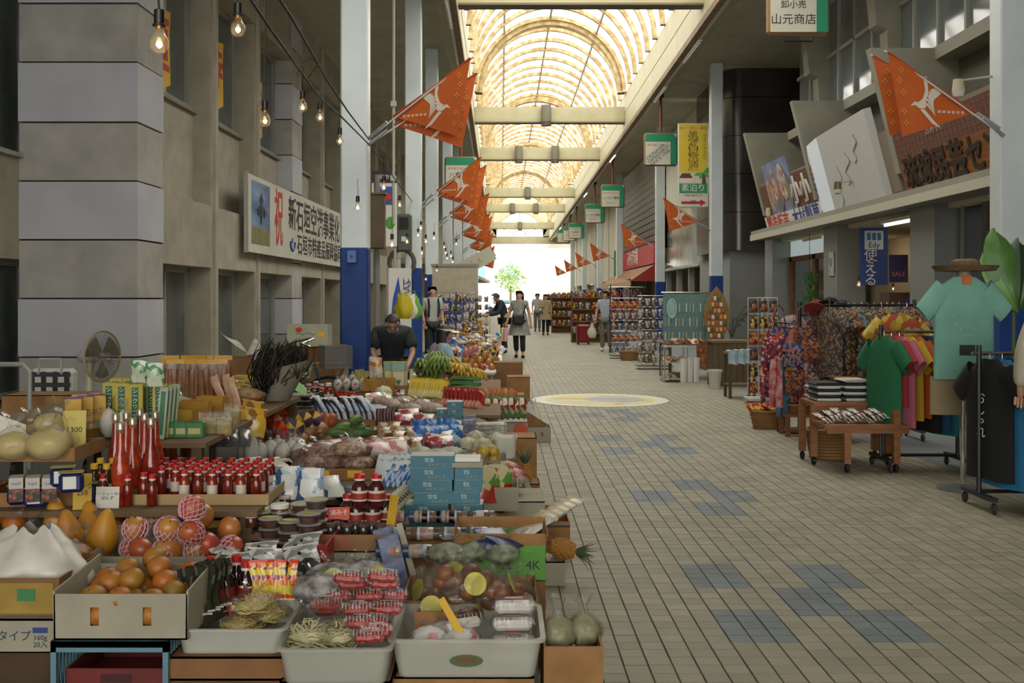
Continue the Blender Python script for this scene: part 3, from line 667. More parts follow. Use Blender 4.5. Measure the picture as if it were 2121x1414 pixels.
# ================================================================ builders for the market goods
def rmat(c,c2,rough=.5,bump=0,ns=20,coat=0,spot=None,spec=.5):
 "colour that differs from object to object, with mottling"
 key=('rmat',c,c2,rough,ns,coat,spot)
 if key in MATS:return MATS[key]
 m,t,b,N,L=nt('varied_%d'%len(MATS))
 oi=N('ShaderNodeObjectInfo');tc=N('ShaderNodeTexCoord');n=N('ShaderNodeTexNoise');n.inputs['Scale'].default_value=ns;n.inputs['Detail'].default_value=4
 ad=N('ShaderNodeVectorMath');L(tc.outputs['Object'],ad.inputs[0]);L(oi.outputs['Random'],ad.inputs[1]);L(ad.outputs[0],n.inputs[0])
 mm=N('ShaderNodeMath');mm.operation='MULTIPLY_ADD';mm.inputs[1].default_value=.6;L(oi.outputs['Random'],mm.inputs[0])
 sb=N('ShaderNodeMath');sb.operation='MULTIPLY_ADD';sb.inputs[1].default_value=1.8;sb.inputs[2].default_value=-.7;L(n.outputs[0],sb.inputs[0]);L(sb.outputs[0],mm.inputs[2]);mm.use_clamp=True
 mx=N('ShaderNodeMix');mx.data_type='RGBA';mx.inputs[6].default_value=lin(c);mx.inputs[7].default_value=lin(c2);L(mm.outputs[0],mx.inputs[0])
 L(mx.outputs[2],b.inputs['Base Color']);b.inputs['Roughness'].default_value=rough;b.inputs['Coat Weight'].default_value=coat;b.inputs['Specular IOR Level'].default_value=spec
 if bump:
  bp=N('ShaderNodeBump');bp.inputs['Strength'].default_value=bump;bp.inputs['Distance'].default_value=.004;n2=N('ShaderNodeTexNoise');n2.inputs['Scale'].default_value=220;L(tc.outputs['Object'],n2.inputs[0])
  L(n2.outputs[0],bp.inputs['Height']);L(bp.outputs[0],b.inputs['Normal'])
 MATS[key]=m;return m
KRAFT=mat('9b7347',.85,'8a6439',9);KRAFT2=mat('86603a',.85,'7a5633',8);WCARD=mat('a39e8a',.8,'97927e',5);WHITEP=mat('d9d8d0',.5);BLACK=mat('17181a',.5)
CLEAR=film();CLEAR2=film('ffffff',.2,.2);MILK=film('d0d0c2',.42,.3,.2);CAPRED=mat('b81f1f',.35);CAPWH=mat('d8d6cc',.4)
TPL={}
def K(key,maker,loc,rz=0,label=None,group=None,sc=None,tilt=(0,0)):
 "place a copy of a kind of thing (built the first time)"
 rot=(tilt[0],tilt[1],rz)
 if key not in TPL:
  o=maker();TPL[key]=o;o.location=loc;o.rotation_euler=rot
  if sc is not None:o.scale=sc if not isinstance(sc,(int,float))else(sc,)*3
  if label:o['label']=label
  if group:o['group']=group
  return o
 return dup(TPL[key],loc,rot,label,group,sc)
def T(name,cat):return thing(name,name.replace('_',' ')+' on the market stall',cat)
def J(a):return R.uniform(-a,a)
def carton(w,d,h,m=None,t=.006,label='',loc=(0,0,0),rz=0,flaps=0,lid=False,name='carton',cat='box',group=None,inner=None,fl=(.6,.6,.6,.6)):
 m=m or KRAFT;c=thing(name,label,cat,loc,rz,group);x,y=w/2,d/2
 b=MB().bx(-x,x,-y,y,0,t)
 if lid:b.bx(-x,x,-y,y,h-t,h)
 b.bx(-x,x,-y,-y+t,t,h).bx(-x,x,y-t,y,t,h).bx(-x,-x+t,-y+t,y-t,t,h).bx(x-t,x,-y+t,y-t,t,h)
 b.build('box_body',m,c)
 if flaps:
  for i,(dx,dy,L_)in enumerate(((0,-1,d),(0,1,d),(-1,0,w),(1,0,w))):
   a=fl[i];s_=flaps
   if dy:q=[(-x,dy*y,h),(x,dy*y,h),(x,dy*(y+s_*math.sin(a)),h+s_*math.cos(a)),(-x,dy*(y+s_*math.sin(a)),h+s_*math.cos(a))]
   else:q=[(dx*x,-y,h),(dx*x,y,h),(dx*(x+s_*math.sin(a)),y,h+s_*math.cos(a)),(dx*(x+s_*math.sin(a)),-y,h+s_*math.cos(a))]
   off=Vector((dx,dy,0))*-.004
   MB().hexa(q+[Vector(p)+off for p in q]).build('flap',inner or m,c)
 return c
def front_text(c,s,size,m,d,z,x=0,ax='CENTER',off=0):return letters(s,size,m,c,(x,-d/2-.001,z),ax=ax,ext=.0006,off=off)
def patch(c,m,x0,x1,y,z0,z1,name='label'):return MB().bx(x0,x1,y-.0015,y,z0,z1).build(name,m,c)
def pouch_mesh(w,h,t,m,n=9,crimp=.07,seed=1,wr=.12):
 rr=random.Random(seed);b=MB();ph=[rr.uniform(0,6)for _ in range(4)]
 for sd in(-1,1):
  def fn(u,v,sd=sd):
   if v<crimp or v>1-crimp:th=.002
   else:
    vv=(v-crimp)/(1-2*crimp);th=t/2*(math.sin(PI*u)**.6 if 0<u<1 else 0)*(math.sin(PI*vv)**.5 if 0<vv<1 else 0)*(1+wr*math.sin(9*u+ph[0])*math.sin(7*v+ph[1]))+.001
   if u in(0,1):th=.001
   ww=w*(1-.05*math.sin(PI*v));return((u-.5)*ww+.004*math.sin(8*v+ph[2]),sd*th,v*h)
  g=MB().grid(fn,n,n);
  if sd>0:g.f=[f[::-1]for f in g.f]
  b.add(g.v,g.f)
 return b.mesh('pouch',m,True,60)
def pouch(w,h,t,m,name='snack_pouch',cat='packet',trim=None,win=None,seed=1):
 c=T(name,cat);put('packet_body',pouch_mesh(w,h,t,m,seed=seed),c)
 if trim:MB().bx(-w/2,w/2,-.0035,.0035,h*.93,h).build('top_seal',trim,c);
 if win:MB().grid(lambda u,v:((u-.5)*w*.6,-t/2*(math.sin(PI*(.2+.6*u))**.6)*(math.sin(PI*(.25+.5*v))**.5)-.0025,h*(.3+.4*v)),5,5).build('front_label',win,c,True)
 return c
def lathe_thing(c,name,prof,m,n=14,ang=40):return MB().lathe(prof,n).build(name,m,c,True,ang)
def sauce_bottle(liq,cap,name='sauce_bottle',r=.022,h=.13,lab=None,collar=True,n=12):
 c=T(name,'bottle')
 lathe_thing(c,'bottle_body',[(r*.9,0),(r,.006),(r,h*.58),(r*.85,h*.68),(r*.5,h*.77),(r*.5,h*.82)],liq,n)
 if collar:lathe_thing(c,'collar',[(r*.62,h*.80),(r*.62,h*.86)],CAPWH,n)
 lathe_thing(c,'cap',[(r*.64,h*.86),(r*.64,h*.985),(r*.55,h)],cap,n)
 if lab:MB().lathe([(r*1.02,h*.18),(r*1.02,h*.5)],n,cap=False).build('label',lab,c,True)
 return c
def chili_bottle(liq):
 c=T('chili_bottle','bottle');lathe_thing(c,'bottle_body',[(.027,0),(.031,.01),(.029,.06),(.034,.1),(.034,.13),(.026,.16),(.015,.2),(.0125,.26)],liq,16)
 lathe_thing(c,'neck_glass',[(.0126,.26),(.0126,.275)],mat('8d6a4a',.1),12);lathe_thing(c,'cap',[(.0145,.272),(.0145,.295),(.012,.298)],mat('b9b3a0',.3,metal=.7),14);return c
def jar(cont,lid,r=.04,h=.07,lab=None,name='lidded_jar'):
 c=T(name,'jar');lathe_thing(c,'jar_body',[(r*.9,0),(r*.97,.005),(r*.97,h*.68),(r*.85,h*.76)],cont,16)
 lathe_thing(c,'lid',[(r,h*.74),(r*1.02,h*.78),(r*1.02,h*.97),(r*.95,h)],lid,18)
 if lab:MB().lathe([(r*.985,h*.2),(r*.985,h*.6)],16,cap=False).build('label',lab,c,True)
 return c
def round_tub(cont,lab,r=.06,h=.05):
 c=T('round_clear_tub','tub');lathe_thing(c,'contents',[(r*.78,.003),(r*.9,h*.7)],cont,20)
 lathe_thing(c,'tub_body',[(r*.8,0),(r*.93,h*.82),(r*1.03,h*.84),(r*1.03,h*.9)],CLEAR,20);lathe_thing(c,'lid',[(r*1.04,h*.9),(r*1.04,h),(r*.97,h+.002)],CLEAR2,20)
 if lab:MB().add([(r*.75*math.cos(a),r*.5*math.sin(a),h+.004)for a in[2*PI*i/16 for i in range(16)]],[tuple(range(16))]).build('lid_label',lab,c)
 return c
def clam(w,d,h,cont,lab=None,name='clear_tray_pack'):
 c=T(name,'pack');MB().cbox((0,0,h*.4),(w*.86,d*.86,h*.7),.012).build('contents',cont,c,True)
 b=MB()
 def ring(s,z):return[(s*sx*w/2,s*sy*d/2,z)for sx,sy in((-1,-1),(1,-1),(1,1),(-1,1))]
 for(s0,z0),(s1,z1)in(((.84,0),(.95,h*.5)),((.95,h*.5),(1.02,h*.5)),((1.02,h*.5),(.96,h*.56)),((.96,h*.56),(.86,h))):
  b.add(ring(s0,z0)+ring(s1,z1),[(i,(i+1)%4,4+(i+1)%4,4+i)for i in range(4)])
 b.add(ring(.86,h),[(0,1,2,3)]);b.build('clear_shell',CLEAR,c)
 rb=MB()
 for k in range(9):
  x=-w*.4+w*.8*k/8;rb.cyl((x,-d*.47,h*.52),(x,-d*.43,h*.95),.0016,n=4)
 rb.build('ribbing',CLEAR2,c)
 if lab:MB().bx(-w*.2,w*.2,-d*.15,d*.15,h,h+.001).build('lid_label',lab,c)
 return c
def blob(rx,ry,h,m,seed=0,neck=.16,flare=.5,n=18,k=10,parent=None,name='bag_film',rough=.08,ruf=.25):
 rr=random.Random(seed);ph=[rr.uniform(0,6.28)for _ in range(6)];b=MB()
 def fn(u,v):
  a=2*PI*u
  if v<.72:s=(math.sin(PI*(.12+.88*v/.72*.98))**.55 if v>0 else .62)if v<.36 else 1-(1-neck)*((v-.36)/.36)**1.6
  else:s=neck+(flare-neck)*((v-.72)/.28)**1.2
  s*=1+rough*math.sin(3*a+ph[0]+4*v)+rough*.6*math.sin(7*a+ph[1]-5*v)+(ruf*math.sin(6*a+ph[2])if v>.8 else 0)
  z=h*v*(1 if v<.8 else 1)+(.06*h*math.sin(5*a+ph[3])if v>.85 else 0)
  return(rx*s*math.cos(a),ry*s*math.sin(a),z)
 b.grid(fn,n,k,cu=True);b.add([fn(i/n,0)for i in range(n)],[tuple(range(n))[::-1]])
 return b.build(name,m,parent,True,80)
def bag(rx,ry,h,contents,seed=0,tie=None,tag_m=None,name='clear_bag',film_m=None):
 c=T(name,'bag');contents(c,random.Random(seed));blob(rx,ry,h,film_m or CLEAR,seed,parent=c)
 if tie:MB().lathe([(rx*.2,0),(rx*.2,h*.05)],10,Matrix.Translation((0,0,h*.68))).build('tie',tie,c)
 if tag_m:MB().lathe([(rx*.38,0),(rx*.38,.002)],16,Matrix.Translation((rx*.1,-ry*.82,h*.38))@Matrix.Rotation(1.2,4,'X')).build('sticker',tag_m,c)
 return c
def fill_balls(n,r,m,rx,ry,name,hh=None,sq=1):
 def f(c,rr):
  for i in range(n):
   a=rr.uniform(0,6.28);q=rr.random()**.5*.62;MB().ball((0,0,0),(r,r,r*sq),10,7).build(name,m,c,True).location=(rx*q*math.cos(a),ry*q*math.sin(a),r*.95+(i//5)*r*1.25)
 return f
def fill_lump(m,rx,ry,h,name,bump=.14,n=16,k=9):
 def f(c,rr):
  p=[rr.uniform(0,6)for _ in range(4)]
  MB().grid(lambda u,v:(rx*.92*math.sin(PI*(.08+.92*v))**.6*math.cos(2*PI*u)*(1+bump*math.sin(5*2*PI*u+9*v+p[0])),ry*.92*math.sin(PI*(.08+.92*v))**.6*math.sin(2*PI*u)*(1+bump*math.sin(4*2*PI*u-8*v+p[1])),h*v+.002),n,k,cu=True).build(name,m,c,True,80)
 return f
def noodles(m,rx,ry,h,n=60,name='noodle_strands',r=.0022):
 def f(c,rr):
  b=MB()
  for i in range(n):
   a=rr.uniform(0,6.28);q=rr.uniform(.1,.8);z=rr.uniform(.005,h*.55)*(1.1-q*.6);pts=[]
   for k in range(7):pts.append((rx*q*math.cos(a+k*.32)+rr.uniform(-.01,.01),ry*q*math.sin(a+k*.32)+rr.uniform(-.01,.01),max(.003,z+rr.uniform(-.012,.012))))
   b.tube(pts,r,4)
  tag(b.build(name,m,c,True),kind='stuff')
  fill_lump(m,rx*.7,ry*.7,h*.4,'noodle_mass')(c,rr)
 return f
def mango(m,r=.05):
 c=T('mango','fruit');p=[R.uniform(0,6)for _ in range(3)]
 MB().grid(lambda u,v:(r*.92*math.sin(PI*v)*math.cos(2*PI*u)*(1+.05*math.cos(2*PI*u)),r*.86*math.sin(PI*v)*math.sin(2*PI*u),r*1.0-r*1.02*math.cos(PI*v)*(1+.07*math.sin(PI*v)*math.cos(2*PI*u))),18,12,cu=True).build('fruit_skin',m,c,True,80)
 MB().cyl((.004,0,r*1.98),(.005,0,r*2.06),.004,.003,6).build('stem_end',mat('3d3322',.8),c)
 return c
def net_sleeve(c,r,m,lo=.45):
 b=MB();nn=13
 for k in range(nn):
  for sg in(-1,1):
   pts=[]
   for i in range(7):
    v=.1+.62*i/6;a=2*PI*(k+sg*i*.5)/nn;pts.append((r*1.02*math.sin(PI*v)*math.cos(a),r*.98*math.sin(PI*v)*math.sin(a),r-r*1.04*math.cos(PI*v)))
   b.tube(pts,.0022,3)
 b.build('foam_net',m,c,True)
def citrus(m,r=.036):
 c=T('orange_fruit','fruit');MB().grid(lambda u,v:(r*math.sin(PI*v)*math.cos(2*PI*u),r*math.sin(PI*v)*math.sin(2*PI*u),r*.94-r*.94*math.cos(PI*v)*(1-.06*math.sin(PI*v)**6)),16,11,cu=True).build('fruit_skin',m,c,True,80)
 MB().lathe([(.005,0),(.003,.003)],6,Matrix.Translation((0,0,r*1.85))).build('stem_end',mat('5a5a2a',.8),c);return c
def papaya(m):
 c=T('papaya','fruit');lathe_thing(c,'fruit_skin',[(.004,0),(.035,.012),(.05,.045),(.048,.075),(.034,.11),(.02,.14),(.008,.155)],m,12,80);MB().bx(-.014,.014,-.052,-.049,.05,.07).build('price_sticker',WHITEP,c);return c
def pineapple(m,lm,r=.055,h=.13):
 c=T('pineapple','fruit');body=MB()
 prof=lambda v:r*(math.sin(PI*(.1+.8*v))**.5)
 lathe_thing(c,'fruit_core',[(prof(i/8)*.9,h*i/8)for i in range(9)],m,12,80)
 for j in range(8):
  for i in range(11):
   v=(j+.5)/8;a=2*PI*(i+.5*(j%2))/11;q=prof(v)*.93
   body.add([(0,0,.007),(.013,0,0),(0,.011,0),(-.013,0,0),(0,-.011,0)],[(0,1,2),(0,2,3),(0,3,4),(0,4,1)],Matrix.Translation((q*math.cos(a),q*math.sin(a),h*v))@Matrix.Rotation(a,4,'Z')@Matrix.Rotation(PI/2,4,'Y'))
 body.build('eyes',m,c)
 for k in range(22):
  a=k*2.4;s=.02+.022*(k/22)*2;L_=.06+.06*(1-abs(k/22-.5));b=MB();wv=[]
  for i in range(5):
   t=i/4;rad=.006+s*1.5*t+.02*t*t;zz=h*.98+L_*t*(1.1-.3*t*(k/22));w_=.009*(1-t)+.0006
   for sg in(-1,1):wv.append((rad*math.cos(a)-sg*w_*math.sin(a),rad*math.sin(a)+sg*w_*math.cos(a),zz))
  b.add(wv,[(2*i,2*i+1,2*i+3,2*i+2)for i in range(4)]);b.build('leaf',lm,c,True)
 return c
def banana_hand(m,n=6,L_=.17,name='banana_hand'):
 c=T(name,'fruit')
 for row in range(2):
  for i in range(n-row):
   a=(i-(n-row-1)/2)*.27+J(.06);pts=[];rs=[]
   for k in range(8):
    t=k/7;an=-.5+1.7*t;x=L_*.62*math.sin(an)+L_*.3;z=L_*.6*(math.cos(an))-L_*.25
    pts.append(Matrix.Rotation(a,3,'Z')@Vector((0,-(x+.02),z+row*.03+.02+J(.002))));rs.append(.0205*(math.sin(PI*(.12+.8*t))**.5)*(1 if 0<k<7 else .5))
   MB().tube(pts,rs,7).build('banana',m,c,True,70)
 MB().ball((0,0,.05),(.03,.02,.028),8,6).build('stalk',mat('6d7a36',.7,'4f4a2a',9),c,True)
 return c
def gourd(m,L_=.2,r=.03):
 c=T('bitter_gourd','vegetable');MB().grid(lambda u,v:((v-.5)*L_,r*(math.sin(PI*v)**.6)*math.cos(2*PI*u)*(1+.1*math.cos(10*2*PI*u)+.06*math.sin(40*v)),r+r*(math.sin(PI*v)**.6)*math.sin(2*PI*u)*(1+.1*math.cos(10*2*PI*u)+.06*math.sin(40*v))),22,14,cu=True).build('warty_skin',m,c,True,80);return c
def price_card(s,w,h,loc,rz=0,tilt=-.25,m=None,label='',ink=None,size=.04,lean=0):
 c=thing('price_card',label,'card',loc,rz);c.rotation_euler=(tilt,lean,rz)
 MB().bx(-w/2,w/2,-.0012,.0012,0,h).build('card',m or mat('d9c765',.7),c)
 if s:letters(s,size,ink or INK,c,(0,-.002,h*.55),ext=.0004,line=.9)
 return c
def table(x0,x1,y0,y1,z,label):
 c=thing('display_table',label,'table',((x0+x1)/2,(y0+y1)/2,0),group='stall tables');w_,d_=x1-x0,y1-y0
 n=max(2,int(d_/.3))
 for k in range(n):MB().box((0,-d_/2+d_*(k+.5)/n,z-.0125),(w_,d_/n-.004,.025)).build('plank',mat('7a6244',.8,'69523a',4,stretch=(1,6,1)),c)
 for sx in(-1,1):
  for sy in(-1,1):MB().box((sx*(w_/2-.05),sy*(d_/2-.04),(z-.025)/2),(.05,.05,z-.025)).build('leg',mat('5c4a35',.8),c)
 return c
# ================================================================ left stall: tables
table(-3.3,-1.02,3.98,4.42,.44,'low plank table under the mango box')
table(-3.3,-1.02,4.44,5.2,.6,'plank table under the red sauce bottles')
table(-3.0,-1.45,5.22,7.7,.78,'high plank table under the tall juice boxes');table(-3.0,-2.05,7.72,10.3,.78,'high plank table under the corn and newspaper')
table(-1.43,-.45,5.22,9.0,.5,'plank table in the middle of the packet display');table(-1.0,-.02,4.68,5.2,.44,'low plank table under the teal boxes');table(-1.0,-.74,4.2,4.66,.44,'small plank table under the stacked relish tubs')
table(-.44,.02,5.22,9.0,.4,'narrow plank table on the walkway side');table(-1.43,.0,9.02,13.0,.5,'long plank table under the bananas')
table(-1.2,.0,14.7,20,.5,'plank table of the next stall with fruit');table(-1.35,.0,20.1,26.5,.5,'farther plank table with packed sweets')
# ---------------------------------------------------------------- front row
p=ay(231,1414,3.45)
cr=thing('plastic_crate','pale blue plastic lattice crate lying open under the orange box','crate',(p.x,3.63,0))
CRB=mat('5f8793',.5,'547a86',4)
b=MB();W2,D2,HC=.19,.2,.383
b.bx(-W2,W2,-D2,D2,HC-.02,HC).bx(-W2,-W2+.018,-D2,-D2+.02,0,HC).bx(W2-.018,W2,-D2,-D2+.02,0,HC).bx(-W2,W2,D2-.01,D2,0,HC).bx(-W2,W2,-D2,-D2+.02,HC-.035,HC).bx(-W2,W2,-D2,D2,0,.015)
b.build('frame',CRB,cr)
for sx in(-1,1):
 lb=MB()
 for k in range(13):y=-D2+.03+k*.028;lb.cyl((sx*(W2-.006),y,.01),(sx*(W2-.006),y+.03,HC-.02),.003,n=4);lb.cyl((sx*(W2-.006),y+.03,.01),(sx*(W2-.006),y,HC-.02),.003,n=4)
 lb.build('lattice_side',CRB,cr)
for k in range(3):
 c=thing('red_tray',('dark red plastic tray inside the blue crate, bottom of three','dark red plastic tray inside the blue crate, middle of three','dark red plastic tray inside the blue crate, top of three')[k],'tray',(p.x,3.66,.02+k*.09),group='red trays')
 bb=MB().bx(-.165,.165,-.17,.15,0,.008);bb.bx(-.165,.165,-.17,-.162,.008,.075).bx(-.165,.165,.142,.15,.008,.075).bx(-.165,-.157,-.162,.142,.008,.075).bx(.157,.165,-.162,.142,.008,.075);bb.build('tray_body',mat('7a2620',.5,'5d1d19',4),c)
 MB().bx(-.05,.05,-.173,-.17,.03,.055).build('grip',mat('3a1210',.6),c)
# white carton of oranges, real hand holes
Y0=3.44;xl,xr=ay(111,1300,Y0).x,ay(388,1300,Y0).x;wd=xr-xl;z0,z1=.385,.533;D=.40
c=thing('white_carton','white cardboard box with two hand holes full of oranges','box',((xl+xr)/2,Y0+D/2,z0));h=z1-z0
b=MB().bx(-wd/2,wd/2,-D/2,D/2,0,.005)
hx=[-wd/2,-.098,-.07,.072,.10,wd/2]
for i in(0,2,4):b.bx(hx[i],hx[i+1],-D/2,-D/2+.006,0,h)
for i in(1,3):b.bx(hx[i],hx[i+1],-D/2,-D/2+.006,0,.045).bx(hx[i],hx[i+1],-D/2,-D/2+.006,.105,h)
b.bx(-wd/2,wd/2,D/2-.006,D/2,0,h);b.build('box_body',WCARD,c)
for sx in(-1,1):MB().hexa([(sx*wd/2,-D/2,0),(sx*(wd/2-.006),-D/2,0),(sx*(wd/2-.006),D/2,0),(sx*wd/2,D/2,0),(sx*(wd/2+.004),-D/2,h+.01),(sx*(wd/2-.004),-D/2,h+.01),(sx*(wd/2-.004),D/2,h+.035),(sx*(wd/2+.004),D/2,h+.035)]).build('side_wall',WCARD,c)
ORA=rmat('b0571c','8f7a2c',.45,.3,9)
cx=(xl+xr)/2
pos=[(i,j)for j in range(4)for i in range(5)]
for i,j in pos:K('orange',lambda:citrus(ORA,.043),(cx-.155+i*.077+J(.006),Y0+.056+j*.085+J(.006),z0+.035+J(.01)+.012*j),J(3),'mottled orange in the white cardboard box, lower layer','oranges lower layer',tilt=(J(.5),J(.5)))
for i,(dx,dy,dz)in enumerate(((-.1,.085,.09),(-.01,.06,.085),(.1,.07,.07),(-.09,.17,.11),(.0,.17,.12),(.09,.18,.1),(.15,.15,.08),(-.06,.28,.12),(.05,.28,.13),(.14,.3,.1),(.01,.35,.14))):
 K('orange',None,(cx+dx,Y0+dy,z0+dz),J(3),'mottled orange heaped on top in the white cardboard box','oranges on top',tilt=(J(.6),J(.6)))
# cartons at far left
c=carton(.42,.34,.108,WCARD,label='white carton with blue lettering under the yellow patched carton',loc=(-1.695,3.7,.317),lid=True)
front_text(c,'本格タイプ',.038,mat('2c3450',.6),.34,.05,.04);patch(c,mat('2d3d7c',.6),.14,.19,-.17,.062,.08);front_text(c,'160g\n20入',.024,mat('2c3450',.6),.34,.034,.165)
c=carton(.5,.4,.315,mat('4d3b28',.9,'3f3020',6),label='dark brown carton on the ground at the front left corner',loc=(-1.75,3.74,0),lid=True)
c=carton(.46,.36,.125,KRAFT2,label='brown carton with yellow patch holding a white plastic bag',loc=(-1.71,3.74,.427))
patch(c,mat('a58a3c',.8,'8f7432',9),-.01,.21,-.18,.008,.11);patch(c,mat('3c7a4c',.7),.09,.15,-.182,.05,.09,'basket_print')
c=thing('white_plastic_bag','crumpled white plastic bag in the brown yellow-patched carton','bag',(-1.66,3.76,.44));blob(.2,.17,.24,mat('cfccc2',.35,'c0bdb2',12,bump=.4),3,.72,.3,28,14,c,'bag_skin',.13,.08)
# bagged fruits and papayas behind
for i,(px,py,s)in enumerate(((65,1140,1),(140,1180,1.05))):
 K('fruitbag%d'%i,lambda i=i:bag(.11,.09,.17,fill_balls(5,.045,rmat('a3642c','b98a4a',.5),.11,.09,'bagged_fruit'),5+i,name='bag_of_fruit'),at(px,py,.44),J(1),('clear bag of brown fruit on the white plastic bag','clear bag of orange fruit beside the papayas')[i],sc=s)
PAP=rmat('b9781c','c8902e',.45,0,10);PAP2=rmat('c05f16','c9701d',.45,0,8)
for i,(px,py,k)in enumerate(((128,1118,0),(190,1128,0),(150,1145,0),(205,1150,0),(8,1085,1),(55,1090,1),(30,1110,1))):
 K('papaya%d'%k,lambda k=k:papaya(PAP2 if k else PAP),at(px,py,.46),J(3),('yellow papaya with pointed top in the brown box','deep orange papaya at the left edge')[k],('yellow papayas','orange papayas')[k],sc=1.15+J(.1),tilt=(J(.2),J(.2)))
carton(.5,.42,.07,KRAFT,label='brown carton tray holding the yellow papayas',loc=(-1.83,4.22,.44))
# mango box
c=carton(.5,.34,.07,WCARD,label='white carton full of netted mangoes',loc=(at(350,1160,.44).x,4.2,.44))
MG=rmat('a8392c','b8863a',.38,0,7,.2);NETM=mat('d9a6bb',.6)
def m1():return mango(MG)
def m2():
 c=mango(MG);net_sleeve(c,.05,NETM);return c
for i,(px,py,zz,nt_)in enumerate(((250,1152,.47,1),(310,1156,.47,0),(368,1154,.47,0),(430,1152,.47,0),(280,1120,.52,1),(345,1112,.55,1),(408,1112,.55,1),(468,1118,.5,0),(380,1075,.63,1),(430,1090,.56,0),(300,1100,.5,1),(250,1110,.47,0),(395,1160,.46,1),(345,1160,.46,1),(455,1148,.47,1))):
 K('mango%d'%nt_,m2 if nt_ else m1,at(px,py,zz),J(3),('red mango in the white carton without a net','red mango wrapped in a pink foam net')[nt_],('bare mangoes','netted mangoes')[nt_],tilt=(J(1.0),J(.8)),sc=1.05)
for i in range(5):K('bluepack',lambda:pouch(.09,.12,.025,printed(('6a6f9a','c9ccd8','8f6f8c','dadde4'),60,seed=3),'jelly_pouch'),at(185+i*26,1080,.5),J(.3),'violet and white jelly pouch behind the mangoes','violet jelly pouches',tilt=(-1.1,0))
# canned meat carton
c=carton(.46,.34,.06,KRAFT,label='brown carton tray of boxed and canned meat',loc=(-2.0,4.72,.6),rz=.12)
def meatbox():
 c=T('meat_box','box');MB().box((0,0,.05),(.055,.1,.1)).build('box_body',mat('b9b4ac',.4),c);MB().bx(-.0275,.0275,-.051,-.05,.0,.055).build('picture_print',printed(('7a3b2a','9a5a3a','2d3a24','5d2b20'),70,seed=5),c)
 MB().bx(.0276,.0284,-.05,.05,.0,.06).build('side_print',printed(('7a3b2a','9a5a3a','2d3a24','5d2b20'),70,seed=6),c);letters('TULIP',.022,INK,c,(.0285,0,.08),(PI/2,0,PI/2),ext=.0004);letters('TULIP',.014,INK,c,(0,-.0505,.075),ext=.0004);return c
for i in range(3):K('meatbox',meatbox,at(35+i*34,1035,.64),.35,'white meat box with sausage picture standing in the brown tray','boxed meat')
def can():
 c=T('meat_can','can');MB().cbox((0,0,.043),(.095,.06,.08),.014).build('can_body',mat('232f66',.35,metal=.3),c,True);MB().cbox((0,0,.085),(.096,.061,.006),.003).build('lid',mat('b5a25a',.35,metal=.6),c);MB().bx(-.03,.02,-.0315,-.03,.02,.07).build('white_label',WHITEP,c);return c
for i,(px,py,z)in enumerate(((148,1020,.7),(125,1035,.61),(75,1050,.61),(40,1045,.61),(180,1040,.61),(130,1008,.7))):K('can',can,at(px,py,z),.2+J(.2),'dark blue rectangular meat can with gold lid','blue meat cans')
price_card('ポーク\n250',.075,.15,at(170,1055,.6),.2,-.1,mat('c9a83c',.7),'yellow handwritten price card on the canned meat',size=.03)
def ponzu():return sauce_bottle(mat('4a2a16',.15),mat('d2a92a',.4),'ponzu_bottle',.026,.17,mat('cfccc2',.5),False)
for i in range(4):K('ponzu',ponzu,at(195+i*13,1040-(i%2)*14,.6),0,'dark sauce bottle with yellow cap beside the canned meat','yellow-capped sauce bottles')
price_card('シークヮーサー\nぽんず',.1,.09,at(222,1052,.6),0,-.1,mat('d6d3c8',.7),'white handwritten card in front of the yellow-capped bottles',size=.018)
# flour bags
for i,(px,py,s,tl)in enumerate(((30,950,1,(0,0)),(100,950,1.1,(0,0)),(100,905,.95,(.3,.2)),(65,925,.9,(0,0)),(150,935,.8,(0,0)))):
 K('flour',lambda:bag(.1,.08,.2,fill_lump(mat('b7a56a',.8,'c4b47c',9),.1,.08,.12,'powder',.05),12,tie=mat('c9c4a8',.5),name='bag_of_powder'),at(px,py,.79 if i!=2 else .86),J(2),('bag of yellow powder at the left edge of the stall','large bag of yellow powder in front','bag of yellow powder lying on top of the others','bag of yellow powder at the back left','small bag of yellow powder beside the price card')[i],sc=s,tilt=tl)
price_card('1300',.1,.2,at(152,940,.79),.3,-.35,mat('cdbd6a',.7),'yellow price card reading 1300 beside the powder bags',size=.035)
carton(.44,.36,.06,KRAFT,label='brown carton under the bags of yellow powder',loc=(at(90,950,.78).x-.05,at(90,950,.78).y+.1,.78))
c=thing('foam_sheet','white quilted foam sheet leaning at the left edge','sheet',at(10,935,.8));c.rotation_euler=(-.3,0,.3)
MB().grid(lambda u,v:((u-.7)*.28,.006*math.sin(40*u)*math.sin(40*v),v*.24*(1-.5*u)),24,24).build('foam',mat('d5d3c6',.7),c,True)
# turmeric tea boxes
def ucchin():
 c=T('tea_box','box');MB().box((0,0,.08),(.075,.075,.16)).build('box_body',mat('c9a02a',.45,'b98f24',8),c);MB().box((0,0,.162),(.076,.076,.004)).build('purple_top',mat('7a5378',.5),c)
 letters('うっちん',.04,mat('6b2a4a',.5),c,(0,-.038,.085),ext=.0004);letters('うっちん',.04,mat('6b2a4a',.5),c,(.038,0,.085),(PI/2,0,PI/2),ext=.0004);MB().bx(-.0375,.0375,-.0382,-.0375,0,.04).build('leaf_print',printed(('8a3f6a','6a8a3a','c9a02a'),60,seed=2),c);return c
for i,(px,py)in enumerate(((152,893),(176,888),(203,884),(165,880),(190,876))):K('ucchin',ucchin,at(px,py,.84),.35,'yellow and purple turmeric tea box on the high table','turmeric tea boxes')
carton(.4,.24,.075,mat('a8832e',.7),label='yellow display tray under the turmeric tea boxes',loc=(at(185,900,.78).x,at(185,900,.78).y+.05,.78),rz=.3)
